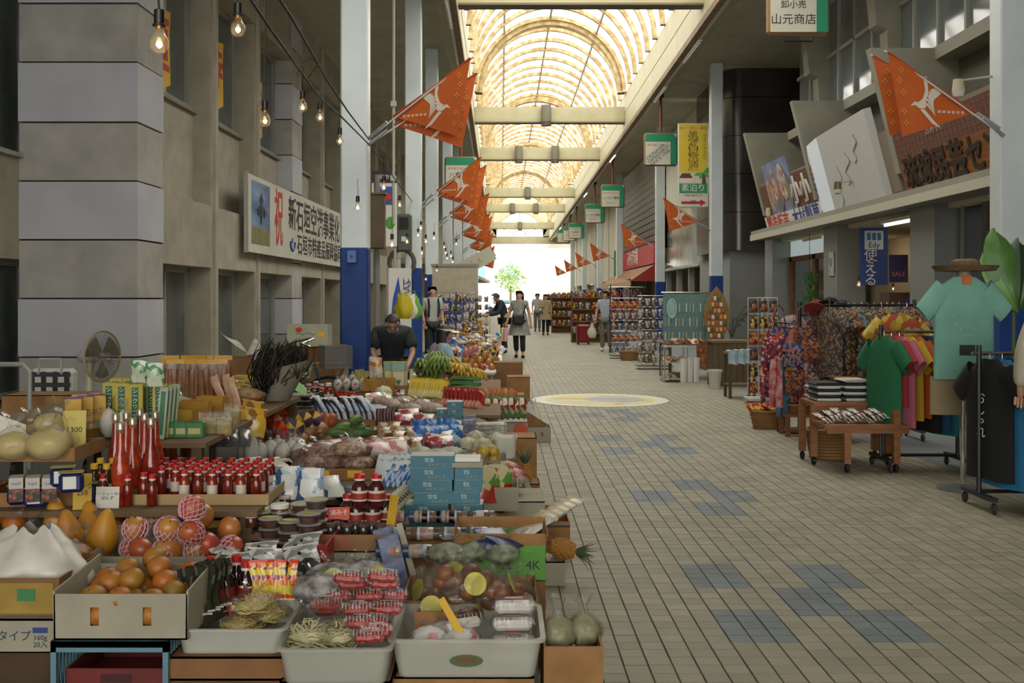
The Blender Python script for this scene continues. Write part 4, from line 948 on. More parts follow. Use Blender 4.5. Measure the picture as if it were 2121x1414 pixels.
# tall citrus juice boxes
def juice():
 c=T('juice_box','box');MB().box((0,0,.135),(.07,.07,.27)).build('box_body',mat('b9a83e',.45,'a89a36',9),c);MB().bx(-.02,.014,-.0358,-.035,.06,.255).build('green_band',mat('1f5a3c',.5),c);MB().bx(.0352,.0358,-.02,.014,.06,.255).build('green_band',mat('1f5a3c',.5),c)
 letters('シ\nー\nク\nヮ\nー\nサ\nー',.03,WHITEP,c,(-.003,-.0362,.16),ext=.0003,line=.85);MB().bx(-.035,.035,-.0357,-.035,0,.05).build('fruit_print',printed(('c98a2a','5f7a2a','b9a83e'),40,seed=8),c);return c
for i,(px,py)in enumerate(((232,900),(258,902),(286,905),(304,898),(320,900),(245,885),(272,885),(335,905))):K('juice',juice,at(px,py,.785),J(.06),'tall yellow and green citrus juice box on the high table','citrus juice boxes')
def longbox():
 c=T('slim_box','box');MB().box((0,0,.13),(.04,.05,.26)).build('box_body',mat('a9b59a',.4),c);MB().bx(-.012,.012,-.026,-.025,.02,.24).build('green_stripe',mat('2f6a42',.5),c);return c
for i in range(4):K('longbox',longbox,at(332+i*8,908-i*3,.785),.2,'slim pale green box beside the tall juice boxes','slim green boxes',tilt=(0,.08))
# sugar bags with red tops
for i,(px,py)in enumerate(((225,905),(255,912),(270,900),(240,895))):
 K('sugar',lambda:bag(.055,.05,.2,fill_lump(mat('d6d2c6',.6),.055,.05,.15,'white_sugar',.04),21,tie=mat('c4573a',.5),name='bag_of_sugar'),at(px,py,.79),J(2),'white sugar bag with red tie before the juice boxes','red-tied sugar bags')
# chili bottles
CH1=mat('8f1f10',.12,'b8401a',40,coat=.6,bump=.2);CH2=mat('6b1410',.12,'8f2a16',40,coat=.6)
for i,(px,py,k)in enumerate(((250,1046,0),(275,1030,0),(313,1030,1),(300,1015,0),(262,1010,0),(322,1008,0),(240,1015,1),(290,1000,1))):
 K('chili%d'%k,lambda k=k:chili_bottle((CH1,CH2)[k]),at(px,py,.6),J(3),('tall bottle of bright red chilies in oil','tall bottle of dark red chilies in oil')[k],('bright chili bottles','dark chili bottles')[k],sc=1.2)
# red-capped bottles
RL=mat('5f120c',.15,'7a2412',30,coat=.5);RB_=mat('7c1a10',.15,'9a3818',30,coat=.5);LBW=mat('cfc9b8',.5)
c=carton(.62,.5,.045,mat('a98f64',.8),label='low tray of red-capped chili sauce bottles',loc=(at(430,1030,.6).x,4.83,.6),rz=0)
c2=carton(.34,.1,.05,WCARD,label='narrow white tray before the red-capped bottles',loc=(at(310,1060,.5).x+.02,4.36,.5))
for j in range(5):
 for i in range(9):
  if j==0 and i<3:continue
  K('redcap%d'%((i+j)%2),lambda k=(i+j)%2:sauce_bottle((RL,RB_)[k],CAPRED,'chili_sauce_bottle',.023,.135,LBW if k else None),(at(430,1030,.6).x-.26+i*.062+J(.006),4.66+j*.085+J(.006),.607),J(3),'red-capped chili sauce bottle in the low tray'+(' with paper label' if(i+j)%2 else ''),('plain red-capped bottles','labelled red-capped bottles')[(i+j)%2])
for i in range(5):K('redcap0',None,(at(262+i*24,1022,.6).x,4.56+(i%2)*.05,.602),J(3),'red-capped chili sauce bottle standing before the tall chilies','front red-capped bottles')
for i,(px,py)in enumerate(((355,952),(385,945),(400,950),(335,948))):K('orjar',lambda:sauce_bottle(mat('8f4416',.15,coat=.5),CAPWH,'honey_bottle',.03,.15,None,False),at(px,py,.64),0,'amber bottle with white cap behind the red-capped bottles','amber bottles')
# green tea tins
def gtin():
 c=T('tea_tin','tin');MB().cbox((0,0,.04),(.09,.07,.08),.004).build('tin_body',mat('2f6a3e',.35,'3a7a48',12),c);MB().bx(-.03,.03,-.0365,-.035,.02,.05).build('gold_band',mat('b5b06a',.4),c);return c
for i,(px,py,z)in enumerate(((345,925,.7),(372,925,.7),(398,925,.7),(350,905,.78),(380,905,.78),(405,905,.78))):K('gtin',gtin,at(px,py,z),.1,'dark green tea tin behind the chili bottles','green tea tins')
# bamboo-box biscuits (two clear blocks)
for i in range(3):K('biscuitblock',lambda:clam(.1,.06,.13,mat('a8985a',.6,'8f7f45',30,stretch=(1,1,9)),None,'noodle_block'),at(432+i*32-(i==2)*14,905-(i==2)*20,.76),0,'pale yellow block of dried noodles in clear wrap','dried noodle blocks',sc=(1,1,1.05))
for i in range(5):K('silverpack',lambda:pouch(.08,.1,.03,mat('9a9a96',.25,'6d6e70',20,metal=.6),'silver_pouch',trim=mat('5f6a86',.4)),at(425+i*20,925,.68),J(.2),'silver foil pouch below the noodle blocks','silver pouches')
# ---------------------------------------------------------------- front centre
def tub(w,d,h,loc,label,m=None,rz=0,logo=False):
 c=thing('plastic_tub',label,'tub',loc,rz);b=MB();m=m or MILK
 def ring(s,z,n=6):
  q=[]
  for cx_,cy_,a0 in((1,1,0),(-1,1,PI/2),(-1,-1,PI),(1,-1,1.5*PI)):
   for i in range(n):a=a0+PI/2*i/(n-1);q.append((cx_*(w/2*s-.03)+.03*math.cos(a),cy_*(d/2*s-.03)+.03*math.sin(a),z))
  return q
 rings=[ring(.9,0),ring(.98,h*.9),ring(1.04,h*.92),ring(1.04,h),ring(.97,h),ring(.89,.006)];n=len(rings[0])
 for r in rings:b.v+=r
 b.f=[(k*n+i,k*n+(i+1)%n,(k+1)*n+(i+1)%n,(k+1)*n+i)for k in range(5)for i in range(n)]+[tuple(range(n))[::-1],tuple(5*n+i for i in range(n))]
 b.build('tub_body',m,c,True,50)
 if logo:
  MB().add([(.055*math.cos(2*PI*i/20),-d/2*.965-.003,h*.45+.02*math.sin(2*PI*i/20))for i in range(20)],[tuple(range(20))]).build('oval_label',mat('4c5c34',.5),c);letters('味自慢',.022,mat('8a3a22',.5),c,(0,-d/2*.965-.005,h*.45),ext=.0004)
 return c
FR=film('dfe0d4',.35,.25,.2)
carton(.42,.4,.255,mat('5f4630',.9,'4d3826',6),label='brown carton on the ground under the clear noodle tub',loc=(-.88,3.65,0),lid=True);carton(.40,.38,.07,KRAFT2,label='flat brown carton right under the clear noodle tub',loc=(-.88,3.64,.256),lid=True)
tub(.36,.36,.085,(-.885,3.64,.328),'shallow clear tub holding noodle packets and soy bottles',FR)
NOO=mat('c9b878',.55,'b8a560',30)
def npack():return bag(.1,.075,.09,noodles(NOO,.1,.075,.08,50),31,name='noodle_packet')
for i,(px,py,z)in enumerate(((500,1300,.34),(560,1280,.36),(525,1262,.42))):K('npack',npack,at(px,py,z),(.3,1.6,.8)[i],('noodle packet with red lettering at the front of the shallow tub','noodle packet at the right of the shallow tub','noodle packet lying on top in the shallow tub')[i])
letters('そば',.07,mat('b02a22',.5),TPL['npack'],(.0,-.05,.075),(.5,0,.1),ext=.0004)
def soy():return sauce_bottle(mat('1f0d0a',.12,coat=.6),CAPRED,'soy_bottle',.03,.17,mat('7a2018',.5))
for i,(px,py)in enumerate(((470,1262),(510,1258),(438,1248),(450,1268),(490,1245))):K('soy',soy,at(px,py,.38),0,'dark soy bottle with red cap in the shallow tub','red-capped soy bottles')
def candy():return pouch(.03,.14,.012,printed(('c23a1c','d8c23a','8a2a7a','d8652a','e0ddd2'),60,seed=4),'candy_stick',trim=mat('c4371c',.4))
for i in range(9):K('candy',candy,at(532+i*9,1242,.42),J(.3),'red and yellow candy stick standing beside the soy bottles','candy sticks',tilt=(-.15,J(.12)))
def kelp():
 c=T('dried_kelp','seaweed');MB().grid(lambda u,v:((u-.5)*.09+.006*math.sin(9*v),.012*math.sin(14*u+5*v),v*.2),12,8).build('leaf_sheet',mat('2c2f22',.6,'3f3d28',9),c,True);MB().bx(-.05,.05,-.016,.016,.04,.046).build('band',mat('b9b5a5',.5),c);return c
for i in range(7):K('kelp',kelp,at(398+i*9,1300-i*4,.37),.25+J(.1),'sheet of dark dried kelp between orange box and soy bottles','dried kelp sheets',tilt=(-.12,J(.08)))
# black and white clear packs, blue crate, red basket
c=carton(.34,.42,.1,mat('5a8a8c',.6),label='teal plastic basket of black and white packets',loc=(at(570,1200,.38).x,4.12,.36),inner=None,name='packet_basket',cat='basket',t=.012)
def bwpack():return pouch(.13,.16,.03,printed(('1c1c1e','8c8d8a','d0d0cc','2a2b30','b5b4ae'),28,seed=9,rough=.2),'seaweed_packet','packet',trim=mat('cfcfca',.3))
for i,(px,py,r)in enumerate(((500,1200,.2),(545,1205,-.2),(590,1205,.1),(480,1170,.5),(535,1165,.1),(590,1165,-.3),(630,1190,.2),(560,1185,.4),(620,1160,-.1))):K('bwpack',bwpack,at(px,py,.44+(i>2)*.03),r,'glossy black and white packet in the teal basket','black and white packets',tilt=(-1.15+J(.15),J(.2)))
c=carton(.09,.34,.12,mat('a82c2a',.5),label='red plastic basket side beside the stacked round tubs',loc=(at(672,1165,.4).x,4.35,.4),name='red_basket',cat='basket',t=.008)
# round tubs with yellow labels
TUBC=mat('3d2214',.4,'56321c',24)
for px,py,n in((560,1115,3),(600,1122,3),(640,1128,4),(655,1118,5),(585,1100,3),(625,1103,4),(540,1100,3)):
 q=at(px,py+18,.45)
 for k in range(n):K('tub',lambda:round_tub(TUBC,mat('c2b04a',.5)),(q.x,q.y,.45+k*.042),J(1),'round clear tub of brown relish with yellow lid label, one of the stacks','relish tub stacks',sc=.8)
JB=mat('4c2616',.2,'5f3220',20,coat=.5)
for i,(px,py,s)in enumerate(((490,1088,.9),(520,1090,.9),(545,1075,1),(580,1078,1.25),(622,1078,1.25),(505,1065,.9),(540,1055,.9),(470,1075,.9),(560,1048,.9),(520,1045,.9),(590,1050,.9),(485,1052,.9))):K('wjar',lambda:jar(JB,CAPWH,.032,.06),at(px,py,.53),0,'brown relish jar with white lid in the yellow tray','white-lidded jars',sc=s)
c=carton(.42,.34,.03,mat('b89a34',.6),label='yellow tray of white-lidded jars',loc=(at(540,1075,.5).x,at(540,1075,.5).y,.5));table(-1.25,-.8,4.45,4.98,.5,'small low table under the white-lidded jars')
BLS=printed(('7f9ab0','d6d9d8','c3ccd2','3f5f86','e0e0da'),16,seed=11,rough=.25)
def salt():return pouch(.13,.17,.05,BLS,'salt_pouch',win=mat('d5d8d4',.3))
for i,(px,py,r,t)in enumerate(((560,1040,.5,-.9),(600,1035,.2,-.6),(640,1048,-.2,-.15),(655,1045,.9,-.4),(580,1020,0,-1.1),(690,1030,.4,-1.1))):K('salt',salt,at(px,py,.56),r,('blue-white salt pouch lying behind the white-lidded jars','blue-white salt pouch leaning in the middle','upright blue-white salt pouch with black seal','blue-white salt pouch turned sideways','blue-white salt pouch lying at the back','white salt pouch lying beside the soy jugs')[i],tilt=(t,0))
letters('塩',.05,mat('2f4a7a',.5),TPL['salt'],(0,-.034,.09),ext=.0004)
# tub with red clamshell packs
tub(.36,.5,.12,(-.53,3.62,.26),'translucent tub of red pickle packs and pale sprouts');carton(.36,.46,.26,KRAFT2,label='brown carton on the ground under the pickle tub',loc=(-.53,3.64,0),lid=True)
REDP=mat('8c140e',.35,'ad2a1c',60,bump=.5)
def clamr():return clam(.115,.09,.05,REDP,mat('d9d4cc',.4),'pickle_pack')
for k,(px,py,z,r)in enumerate(((760,1350,.36,0),(775,1338,.37,.1),(740,1320,.39,.1),(770,1318,.39,-.1),(670,1290,.39,.3),(735,1290,.42,0),(795,1290,.42,.2),(690,1262,.44,.1),(760,1262,.45,-.1),(808,1262,.44,.1),(725,1235,.5,.05),(790,1236,.5,.1),(665,1280,.43,.4),(715,1225,.53,0),(785,1222,.53,.1))):
 K('clamr',clamr,at(px,py,z)+Vector((0,.08,0)),r,'clear pack of bright red pickled ginger in the translucent tub','red pickle packs',tilt=(-.25+J(.1),J(.1)))
SPR=mat('cfc99c',.5,'b9b284',40)
for i,(px,py)in enumerate(((640,1350),(705,1352))):K('sprout',lambda:bag(.095,.075,.13,noodles(SPR,.095,.075,.12,70,'sprout_strands',.0024),41,name='bag_of_sprouts'),(-.63+.1*i,3.53,.345),i*1.5,('bag of pale bean sprouts at the left of the pickle tub','bag of pale bean sprouts beside the pickle packs')[i],sc=(1.15,1.1,1.1))
def whitebag():return bag(.11,.09,.12,fill_lump(mat('3a3236',.5,'b9b5b0',18),.11,.09,.09,'dark_pickles'),44,tag_m=mat('c9c47a',.5),name='bag_of_pickles')
for i,(px,py)in enumerate(((690,1215),(750,1212),(655,1240))):K('wbag',whitebag,at(px,py,.44),i*.9,('clear bag of dark pickles behind the red packs','clear bag of dark pickles with pale sticker','small clear bag of pickles beside the teal basket')[i])
# tub with white packs
tub(.5,.4,.13,(-.112,3.66,.25),'large translucent tub with green oval label at the front',logo=True);carton(.46,.4,.25,KRAFT,label='brown carton on the ground under the large labelled tub',loc=(-.12,3.68,0),lid=True)
WTP=mat('d6d2ca',.35,'c9c0ba',30)
def clamw():return clam(.15,.08,.05,WTP,mat('c98a96',.5),'rice_cake_pack')
for i,(px,py,z,r,t)in enumerate(((.04,3.6,.31,.05,0),(.04,3.61,.365,.05,-.05),(.04,3.6,.257,0,0),(.045,3.62,.42,.05,-.08),(-.13,3.62,.36,.5,-.4),(-.22,3.6,.31,.7,-.2))):K('clamw',clamw,(px,py,z),r,('white rice cake pack low in the labelled tub','white rice cake pack second in the right stack','white rice cake pack at the bottom right','white rice cake pack on top of the right stack','white rice cake pack tilted up in the middle','white rice cake pack tilted at the left')[i],tilt=(t,0))
for i,(px,py)in enumerate(((890,1338),(955,1340),(920,1328))):K('whbag',lambda:bag(.07,.06,.09,fill_lump(mat('cfcdc6',.5),.07,.06,.07,'white_filling'),47,tag_m=mat('c9808c',.5),name='bag_of_rice_cakes'),at(px,py,.31),i,('small white bag at the left front of the labelled tub','small white bag at the centre front of the labelled tub','small white bag between the others in the labelled tub')[i])
c=thing('cardboard_divider','brown cardboard divider standing in the labelled tub','divider',(-.24,3.7,.3));MB().bx(-.06,.09,-.003,.003,0,.1).build('board',KRAFT,c)
price_card('',.025,.2,(-.1,3.56,.31),.3,-.2,mat('d0a428',.6),'narrow yellow plastic price stick in the labelled tub',lean=-.5)
# carton of brown buns in bags
carton(.5,.36,.095,KRAFT,label='brown carton tray full of bagged brown buns',loc=(at(975,1270,.3).x,4.06,.29));carton(.5,.36,.29,mat('b0aa98',.8),label='white and red printed carton under the bun tray',loc=(at(975,1270,.3).x,4.06,0),lid=True)
BUN=rmat('6b3a1c','8c5a2c',.5,0,10)
def bunbag():return bag(.1,.085,.18,fill_balls(6,.036,BUN,.1,.085,'bun',sq=.85),52,tag_m=mat('c2b648',.5),name='bag_of_buns')
for i,(px,py,z)in enumerate(((890,1285,.31),(955,1290,.31),(1030,1288,.31),(1080,1280,.31),(900,1255,.33),(970,1240,.42),(1020,1245,.42),(935,1225,.45),(1060,1262,.36))):K('bunbag',bunbag,at(px,py,z),i*1.3,'clear bag of brown fried buns with yellow sticker','bags of buns',sc=1+J(.1))
# small carton with bags on the floor
carton(.2,.3,.3,KRAFT,label='brown floor carton with bagged greens at the front edge',loc=(.245,3.72,.02),t=.008)
for i,(px,py,s)in enumerate(((1150,1400,.9),(1215,1402,.9))):K('grbag',lambda:bag(.075,.075,.2,fill_lump(mat('7c7a58',.6,'9a9a78',25),.075,.075,.13,'greens'),55,name='bag_of_greens'),(.2+i*.09,3.7+.03*i,.27),i*2,('clear bag of greens leaning out of the floor carton','clear gathered bag of greens at the right of the floor carton')[i],sc=s)
# carton of jugs with lower white carton
q=at(735,1120,.5)
carton(.27,.3,.085,WCARD,label='white noodle carton under the red soy jugs',loc=(q.x,4.5,.37),lid=True);front_text(TPL.setdefault('_x',thing('price_tag','small white paper tag on the noodle carton','tag',(q.x,4.5,.37))),'だし付　本格タイプ',.028,mat('3a3a4a',.6),.3,.045)
MB().bx(-.13,.13,-.1515,-.1505,.01,.08).build('paper',WCARD,TPL['_x'])
carton(.3,.3,.37,KRAFT2,label='brown carton on the ground under the white noodle carton',loc=(q.x,4.5,0),lid=True)
carton(.29,.3,.065,mat('a04a38',.7,'8a6a42',4),label='brown and red carton holding soy jugs and dark jars',loc=(q.x,4.5,.457))
def jug():
 c=sauce_bottle(mat('3a0f10',.1,'52161a',20,coat=.6),CAPRED,'soy_jug',.034,.13,mat('c9bfae',.5));MB().lathe([(.0355,.03),(.0355,.055)],12,cap=False).build('red_label',mat('8a2a20',.5),c,True);return c
for i,(px,py,z)in enumerate(((738,1085,.52),(772,1085,.52),(800,1080,.52),(745,1042,.65),(780,1042,.65),(720,1080,.52))):K('jug',jug,at(px,py+5,z),0,('red-capped soy jug, lower layer of the stack','red-capped soy jug, upper layer of the stack')[z>.6],('lower soy jugs','upper soy jugs')[z>.6])
DJ=mat('2c2420',.2,'3f342c',30,coat=.4)
for i in range(7):K('darkjar',lambda:jar(DJ,mat('5a4a3c',.3),.024,.05),at(685+i*17,1108-(i%2)*4,.5),0,'small dark jar in front of the soy jugs','small dark jars')
for i in range(5):K('redlid',lambda:jar(mat('7a1c16',.2),CAPRED,.022,.06),at(683+i*13,1092-(i%2)*7,.5),0,'small red-lidded bottle left of the soy jugs','small red-lidded bottles')
price_card('油みそ',.09,.05,at(702,1075,.56),.05,-.2,mat('c24a2c',.6),'red and white card on the small red-lidded bottles',ink=WHITEP,size=.026)
price_card('',.04,.16,at(806,1105,.5),.5,-.1,mat('c9a428',.6),'yellow price strip leaning beside the soy jugs',lean=.2)
for i in range(8):K('herb',lambda:pouch(.08,.11,.015,printed(('b0a888','4a4a3a','7a7a4a','c9c4b0'),40,seed=13),'herb_packet'),at(812+i*5,1085-i*5,.5),.6,'thin herb packet leaning beside the teal boxes','herb packets',tilt=(-.5,.3))
# spice jars lying
SPC=[mat('8c8478',.15,'b5aa9a',30,coat=.5),mat('5a4636',.15,'7a6450',30,coat=.5)]
def spice(k):
 c=T('spice_jar','jar');lathe_thing(c,'jar_body',[(.02,0),(.024,.004),(.024,.06),(.02,.066)],SPC[k],14);lathe_thing(c,'cap',[(.0235,.066),(.0235,.085),(.021,.087)],mat('6a5a4c',.3)if k else mat('33425f',.3),14);MB().lathe([(.0245,.015),(.0245,.045)],14,cap=False).build('label',(mat('b5a89a',.5,'a03a2c',12),mat('c9c9c4',.5,'5a7a9a',12))[k],c,True);return c
for j in range(3):
 for i in range(6):
  q=at(830+i*28+j*4,1128-j*22,.5+.0*j);K('spice%d'%((i+j)%2),lambda k=(i+j)%2:spice(k),(q.x,q.y,.475+j*.028),0,('blue-capped glass spice jar lying in the jar tray','brown-capped glass spice jar lying in the jar tray')[(i+j)%2],('blue-capped spice jars','brown-capped spice jars')[(i+j)%2],tilt=(0,PI/2*(1 if i%2 else-1)),sc=1.15)
carton(.3,.26,.44,KRAFT2,label='brown carton on the ground under the spice jar tray',loc=(-.36,4.5,0),lid=True)
carton(.38,.2,.03,KRAFT,label='brown tray of lying spice jars',loc=(at(905,1120,.44).x,at(905,1120,.44).y,.44))
# purple printed boxes and white stick
for i in range(2):
 c=thing('purple_box',('purple sky-print upright box leaning beside the bun tray','purple sky-print upright box behind its twin')[i],'box',at(828-i*12,1232-i*22,.3),.35);c.rotation_euler=(-.12,-.2,.35);MB().box((0,0,.12),(.085,.05,.24)).build('box_body',mat('4c4a78',.5,'8f9ab5',9,stretch=(1,1,2)),c)
c=thing('white_stick','white cardboard strip leaning over the purple boxes','strip',at(868,1235,.3));c.rotation_euler=(-.3,-.28,.1);MB().bx(-.012,.012,-.004,.004,0,.3).build('strip',WCARD,c)
carton(.3,.3,.28,mat('3f5a86',.7,'7a8aa0',4),label='blue printed carton under the purple boxes',loc=(at(828,1232,.3).x,at(828,1232,.3).y+.05,0),lid=True)
# green carton of vegetables
q=at(1060,1180,.4);c=carton(.36,.32,.14,mat('5f9a3c',.7,'528a34',6),label='green printed carton of leafy vegetable packs',loc=(.0,4.42,.36),inner=KRAFT,flaps=.05,fl=(.2,.2,.2,.2));front_text(c,'2L　4K',.05,INK,.32,.06,.08)
carton(.36,.34,.36,KRAFT2,label='brown carton on the ground under the green carton',loc=(.0,4.44,0),lid=True)
VEG=mat('5c6a4a',.5,'8c957c',25)
for i,(px,py)in enumerate(((930,1165),(985,1160),(1040,1165),(1070,1150),(1000,1140))):K('vegpack',lambda:bag(.1,.07,.11,fill_lump(VEG,.1,.07,.08,'leaves'),58,name='bag_of_vegetables'),at(px,py,.44),i*.8,'flat clear bag of grey-green leaves in the green carton','bags of leaves')
for i in range(3):K('bluepk',lambda:pouch(.12,.14,.02,mat('26305c',.3,'3a4674',9),'navy_packet'),at(1010+i*28,1135,.5),.4*i,'navy packet lying behind the green carton','navy packets',tilt=(-1.2,0))
# noodle packs fan on the walkway side
NPK=printed(('c9c2ac','d6d2c4','b5bdc0','cfc6a8','bfb594'),14,seed=15,rough=.25)
for i in range(7):K('dryn',lambda:pouch(.12,.22,.02,NPK,'dried_noodle_packet',trim=mat('c0b48f',.4)),at(1045+i*13,1128-i*8,.45+.01*i),-.9+J(.1),'long dried noodle packet fanned out on the walkway side','dried noodle packets',tilt=(-1.2,0))
carton(.3,.4,.43,KRAFT,label='brown carton on the ground under the fanned noodle packets',loc=(.03,4.95,0),lid=True)
# pineapples and their cartons
q=at(1150,1213,0);carton(.1,.2,.125,WCARD,label='small white carton on the floor under a pineapple',loc=(q.x,q.y+.1,0),lid=True)
PIN=rmat('a8702a','b58a3a',.6,0,20);PINR=rmat('9a4a34','a86a4a',.6,0,20);PLF=mat('4f5f44',.6,'6a7558',9)
def pine(k):return pineapple((PIN,PINR)[k],PLF)
K('pine0',lambda:pine(0),(q.x-.02,q.y+.08,.185),0,'golden pineapple lying on the small white carton',tilt=(0,1.75))
q=at(1145,1152,0);c=carton(.24,.3,.2,KRAFT,label='brown pineapple carton on the floor with printed letters',loc=(q.x-.02,q.y+.15,0),t=.008);front_text(c,'CPJ\nPINE',.045,mat('7a3b34',.7),.3,.1);patch(c,mat('3a3a42',.7),-.12,.12,-.15,.168,.18,'stripe')
K('pine1',lambda:pine(1),(q.x+.04,q.y+.12,.2),0,'reddish pineapple in the brown carton',tilt=(0,-1.3));K('pine1',None,(q.x-.1,q.y+.1,.2),1,'reddish pineapple half hidden behind the paper strip',tilt=(0,-1.2))
q=at(1088,1060,0);carton(.2,.25,.2,KRAFT2,label='brown carton on the floor under the upper pineapple',loc=(q.x,q.y+.1,0),lid=True);K('pine0',None,(q.x,q.y+.05,.2),0,'brown pineapple standing behind the others at the walkway edge')
c=thing('paper_strip','long white cardboard strip sloping beside the pineapples','strip',at(1128,1085,.2));c.rotation_euler=(-.6,-.45,0);MB().bx(-.015,.015,-.004,.004,0,.36).build('strip',WCARD,c)
# teal boxes
TEAL=mat('3c7484',.5,'356a7a',6);TTOP=mat('c2c0b0',.5,'a8b0b0',8)
def teal():
 c=T('teal_gift_box','box');MB().cbox((0,0,.027),(.2,.13,.054),.002).build('box_body',TEAL,c);MB().bx(-.098,.098,-.063,.063,.054,.0555).build('lid_print',TTOP,c);letters('雪塩',.022,mat('a9c4c8',.5),c,(-.015,-.0655,.034),ext=.0003);letters('ちんすこう',.016,mat('a5a05a',.5),c,(.02,-.0655,.014),ext=.0003);return c
q=at(897,1090,.45)
for k in range(6):K('teal',teal,(q.x+(0,-.015,.02,0,.005,.008)[k]-.01,q.y+.05,.442+k*.0555),(.03,-.05,.04,-.02,.02,.0)[k],'teal gift box in the tall stack, level %s from the bottom'%('one','two','three','four','five','six, the top')[k],'tall teal stack')
q=at(968,1095,.44)
for k in range(5):K('teal',None,(q.x+J(.01),q.y+.06,.442+k*.0555),J(.04),'teal gift box in the shorter narrow stack, level %s from the bottom'%('one','two','three','four','five')[k],'short teal stack',sc=(.64,1,1))
c=thing('white_lid_box','white flat box resting on the shorter teal stack','box',(q.x,q.y+.05,.72));MB().cbox((0,0,.012),(.14,.13,.022),.002).build('box_body',WCARD,c);MB().cbox((.0,.01,.034),(.12,.11,.02),.002).build('lid',WHITEP,c)
# ---------------------------------------------------------------- middle of the stall
def spread(key,mk,pts,z,label,group=None,rz=0,tilt=(0,0),sc=None,jr=.15):
 for p_ in pts:K(key,mk,at(p_[0],p_[1],p_[2]if len(p_)>2 else z),rz+J(jr),label,group,sc,(tilt[0]+J(.06),tilt[1]+J(.06)))
def line(x0,y0,x1,y1,n):return[(x0+(x1-x0)*i/max(1,n-1),y0+(y1-y0)*i/max(1,n-1))for i in range(n)]
# bread sticks, left back
STK=mat('96602f',.6,'7c4a22',18)
def sticks():
 c=T('biscuit_stick_pack','packet')
 for i in range(2):MB().tube([(-.018+i*.036,0,.01+.045*k+J(.002))for k in range(6)],[.014,.017,.016,.017,.016,.014],7).build('biscuit_stick',STK,c,True,70)
 put('wrapper',pouch_mesh(.085,.29,.045,CLEAR,seed=3),c);MB().bx(-.035,.035,-.006,.006,.27,.30).build('yellow_top',mat('c9962a',.4),c);return c
for j in range(2):
 for i in range(8):K('sticks',sticks,at(342+i*17+j*6,838-j*14,.79+(.0)),J(.3),'clear pack of brown biscuit sticks standing upright, %s row'%('front','back')[j],'biscuit stick packs '+('front','back')[j],tilt=(J(.05),J(.06)))
for i in range(4):K('sticks',None,at(395+i*18,842,.79),J(.3),'clear pack of brown biscuit sticks lying across the front','biscuit sticks lying',tilt=(0,1.45),sc=.5)
carton(.5,.35,.05,KRAFT,label='brown tray under the biscuit stick packs',loc=(at(400,840,.78).x,at(400,840,.78).y+.08,.735+.045))
spread('greensnack',lambda:pouch(.085,.12,.03,printed(('c9ccb8','d6d6ca','4c8a5a','b5c4a4'),30,seed=17),'snack_bag',trim=mat('4c8a5a',.4)),((288,792,1.06),(322,800,1.06)),1.06,'small green and white snack bag on top of the juice boxes','snack bags on juice boxes')
YP=printed(('c9992a','d0a834','8a5a1c','c26a2a','d8c46a'),22,seed=19)
spread('yelpk',lambda:pouch(.13,.17,.04,YP,'yellow_snack_pouch',trim=mat('b8861e',.4)),((485,905),(505,900),(525,905),(500,880),(520,885),(480,880)),.68,'yellow snack pouch leaning beside the noodle blocks','leaning yellow pouches',.3,(-.25,.15))
spread('yelbox',lambda:carton(.16,.12,.12,mat('b98f2e',.7,'a67a26',9),label='x'),((375,890),(405,872),(440,862)),.785,'yellow open display carton behind the dried noodles','yellow display cartons')
spread('clearmix',lambda:bag(.1,.08,.13,fill_lump(mat('b9b59a',.6,'8fa07a',22),.1,.08,.09,'dried_mix'),61,name='bag_of_dried_mix'),((360,845),(385,855),(350,860)),.785,'clear bag of pale dried snacks before the biscuit sticks','bags of dried mix')
spread('pinkstick',lambda:pouch(.05,.26,.03,mat('b98a72',.4,'c9a890',12),'sausage_pack'),((465,850),(480,852),(495,855)),.785,'long pink sausage pack leaning behind the yellow pouches','long sausage packs',0,(-.5,-.35))
# corn, newspaper, cartons
CORN=mat('b59a3c',.6,'a88a30',30)
spread('corn',lambda:gourd(CORN,.2,.03),((482,800),(500,790),(515,798),(495,810)),.785,'yellow corn cob wrapped on the high table','corn cobs',.3)
spread('cornbag',lambda:bag(.12,.09,.14,fill_lump(mat('a8a878',.6,'b5643a',14),.12,.09,.1,'vegetables'),63,name='bag_of_mixed_vegetables'),((485,830),(515,832)),.785,'clear bag of mixed vegetables before the corn','bags of mixed vegetables')
carton(.42,.3,.16,KRAFT2,label='brown carton with newspaper stuffed in it',loc=(at(500,775,.785).x,at(500,775,.785).y,.785))
c=thing('newspaper_sheet','crumpled newspaper sheet rising out of the brown carton','paper',at(500,745,.94));NEWS=mat('c4c2b6',.7,'a3a196',40)
MB().grid(lambda u,v:((u-.6)*.34+.05*v,.1*math.sin(3*u+v)+.05*v,.04+.22*(1-u)**2*(1-.4*v)+.05*math.sin(6*u)*v),10,8).build('sheet',NEWS,c,True,80);MB().grid(lambda u,v:(.05+.14*u,-.05+.1*v,.05+.14*math.sin(3*u)*math.sin(3*v)),8,8).build('folded_sheet',NEWS,c,True,80)
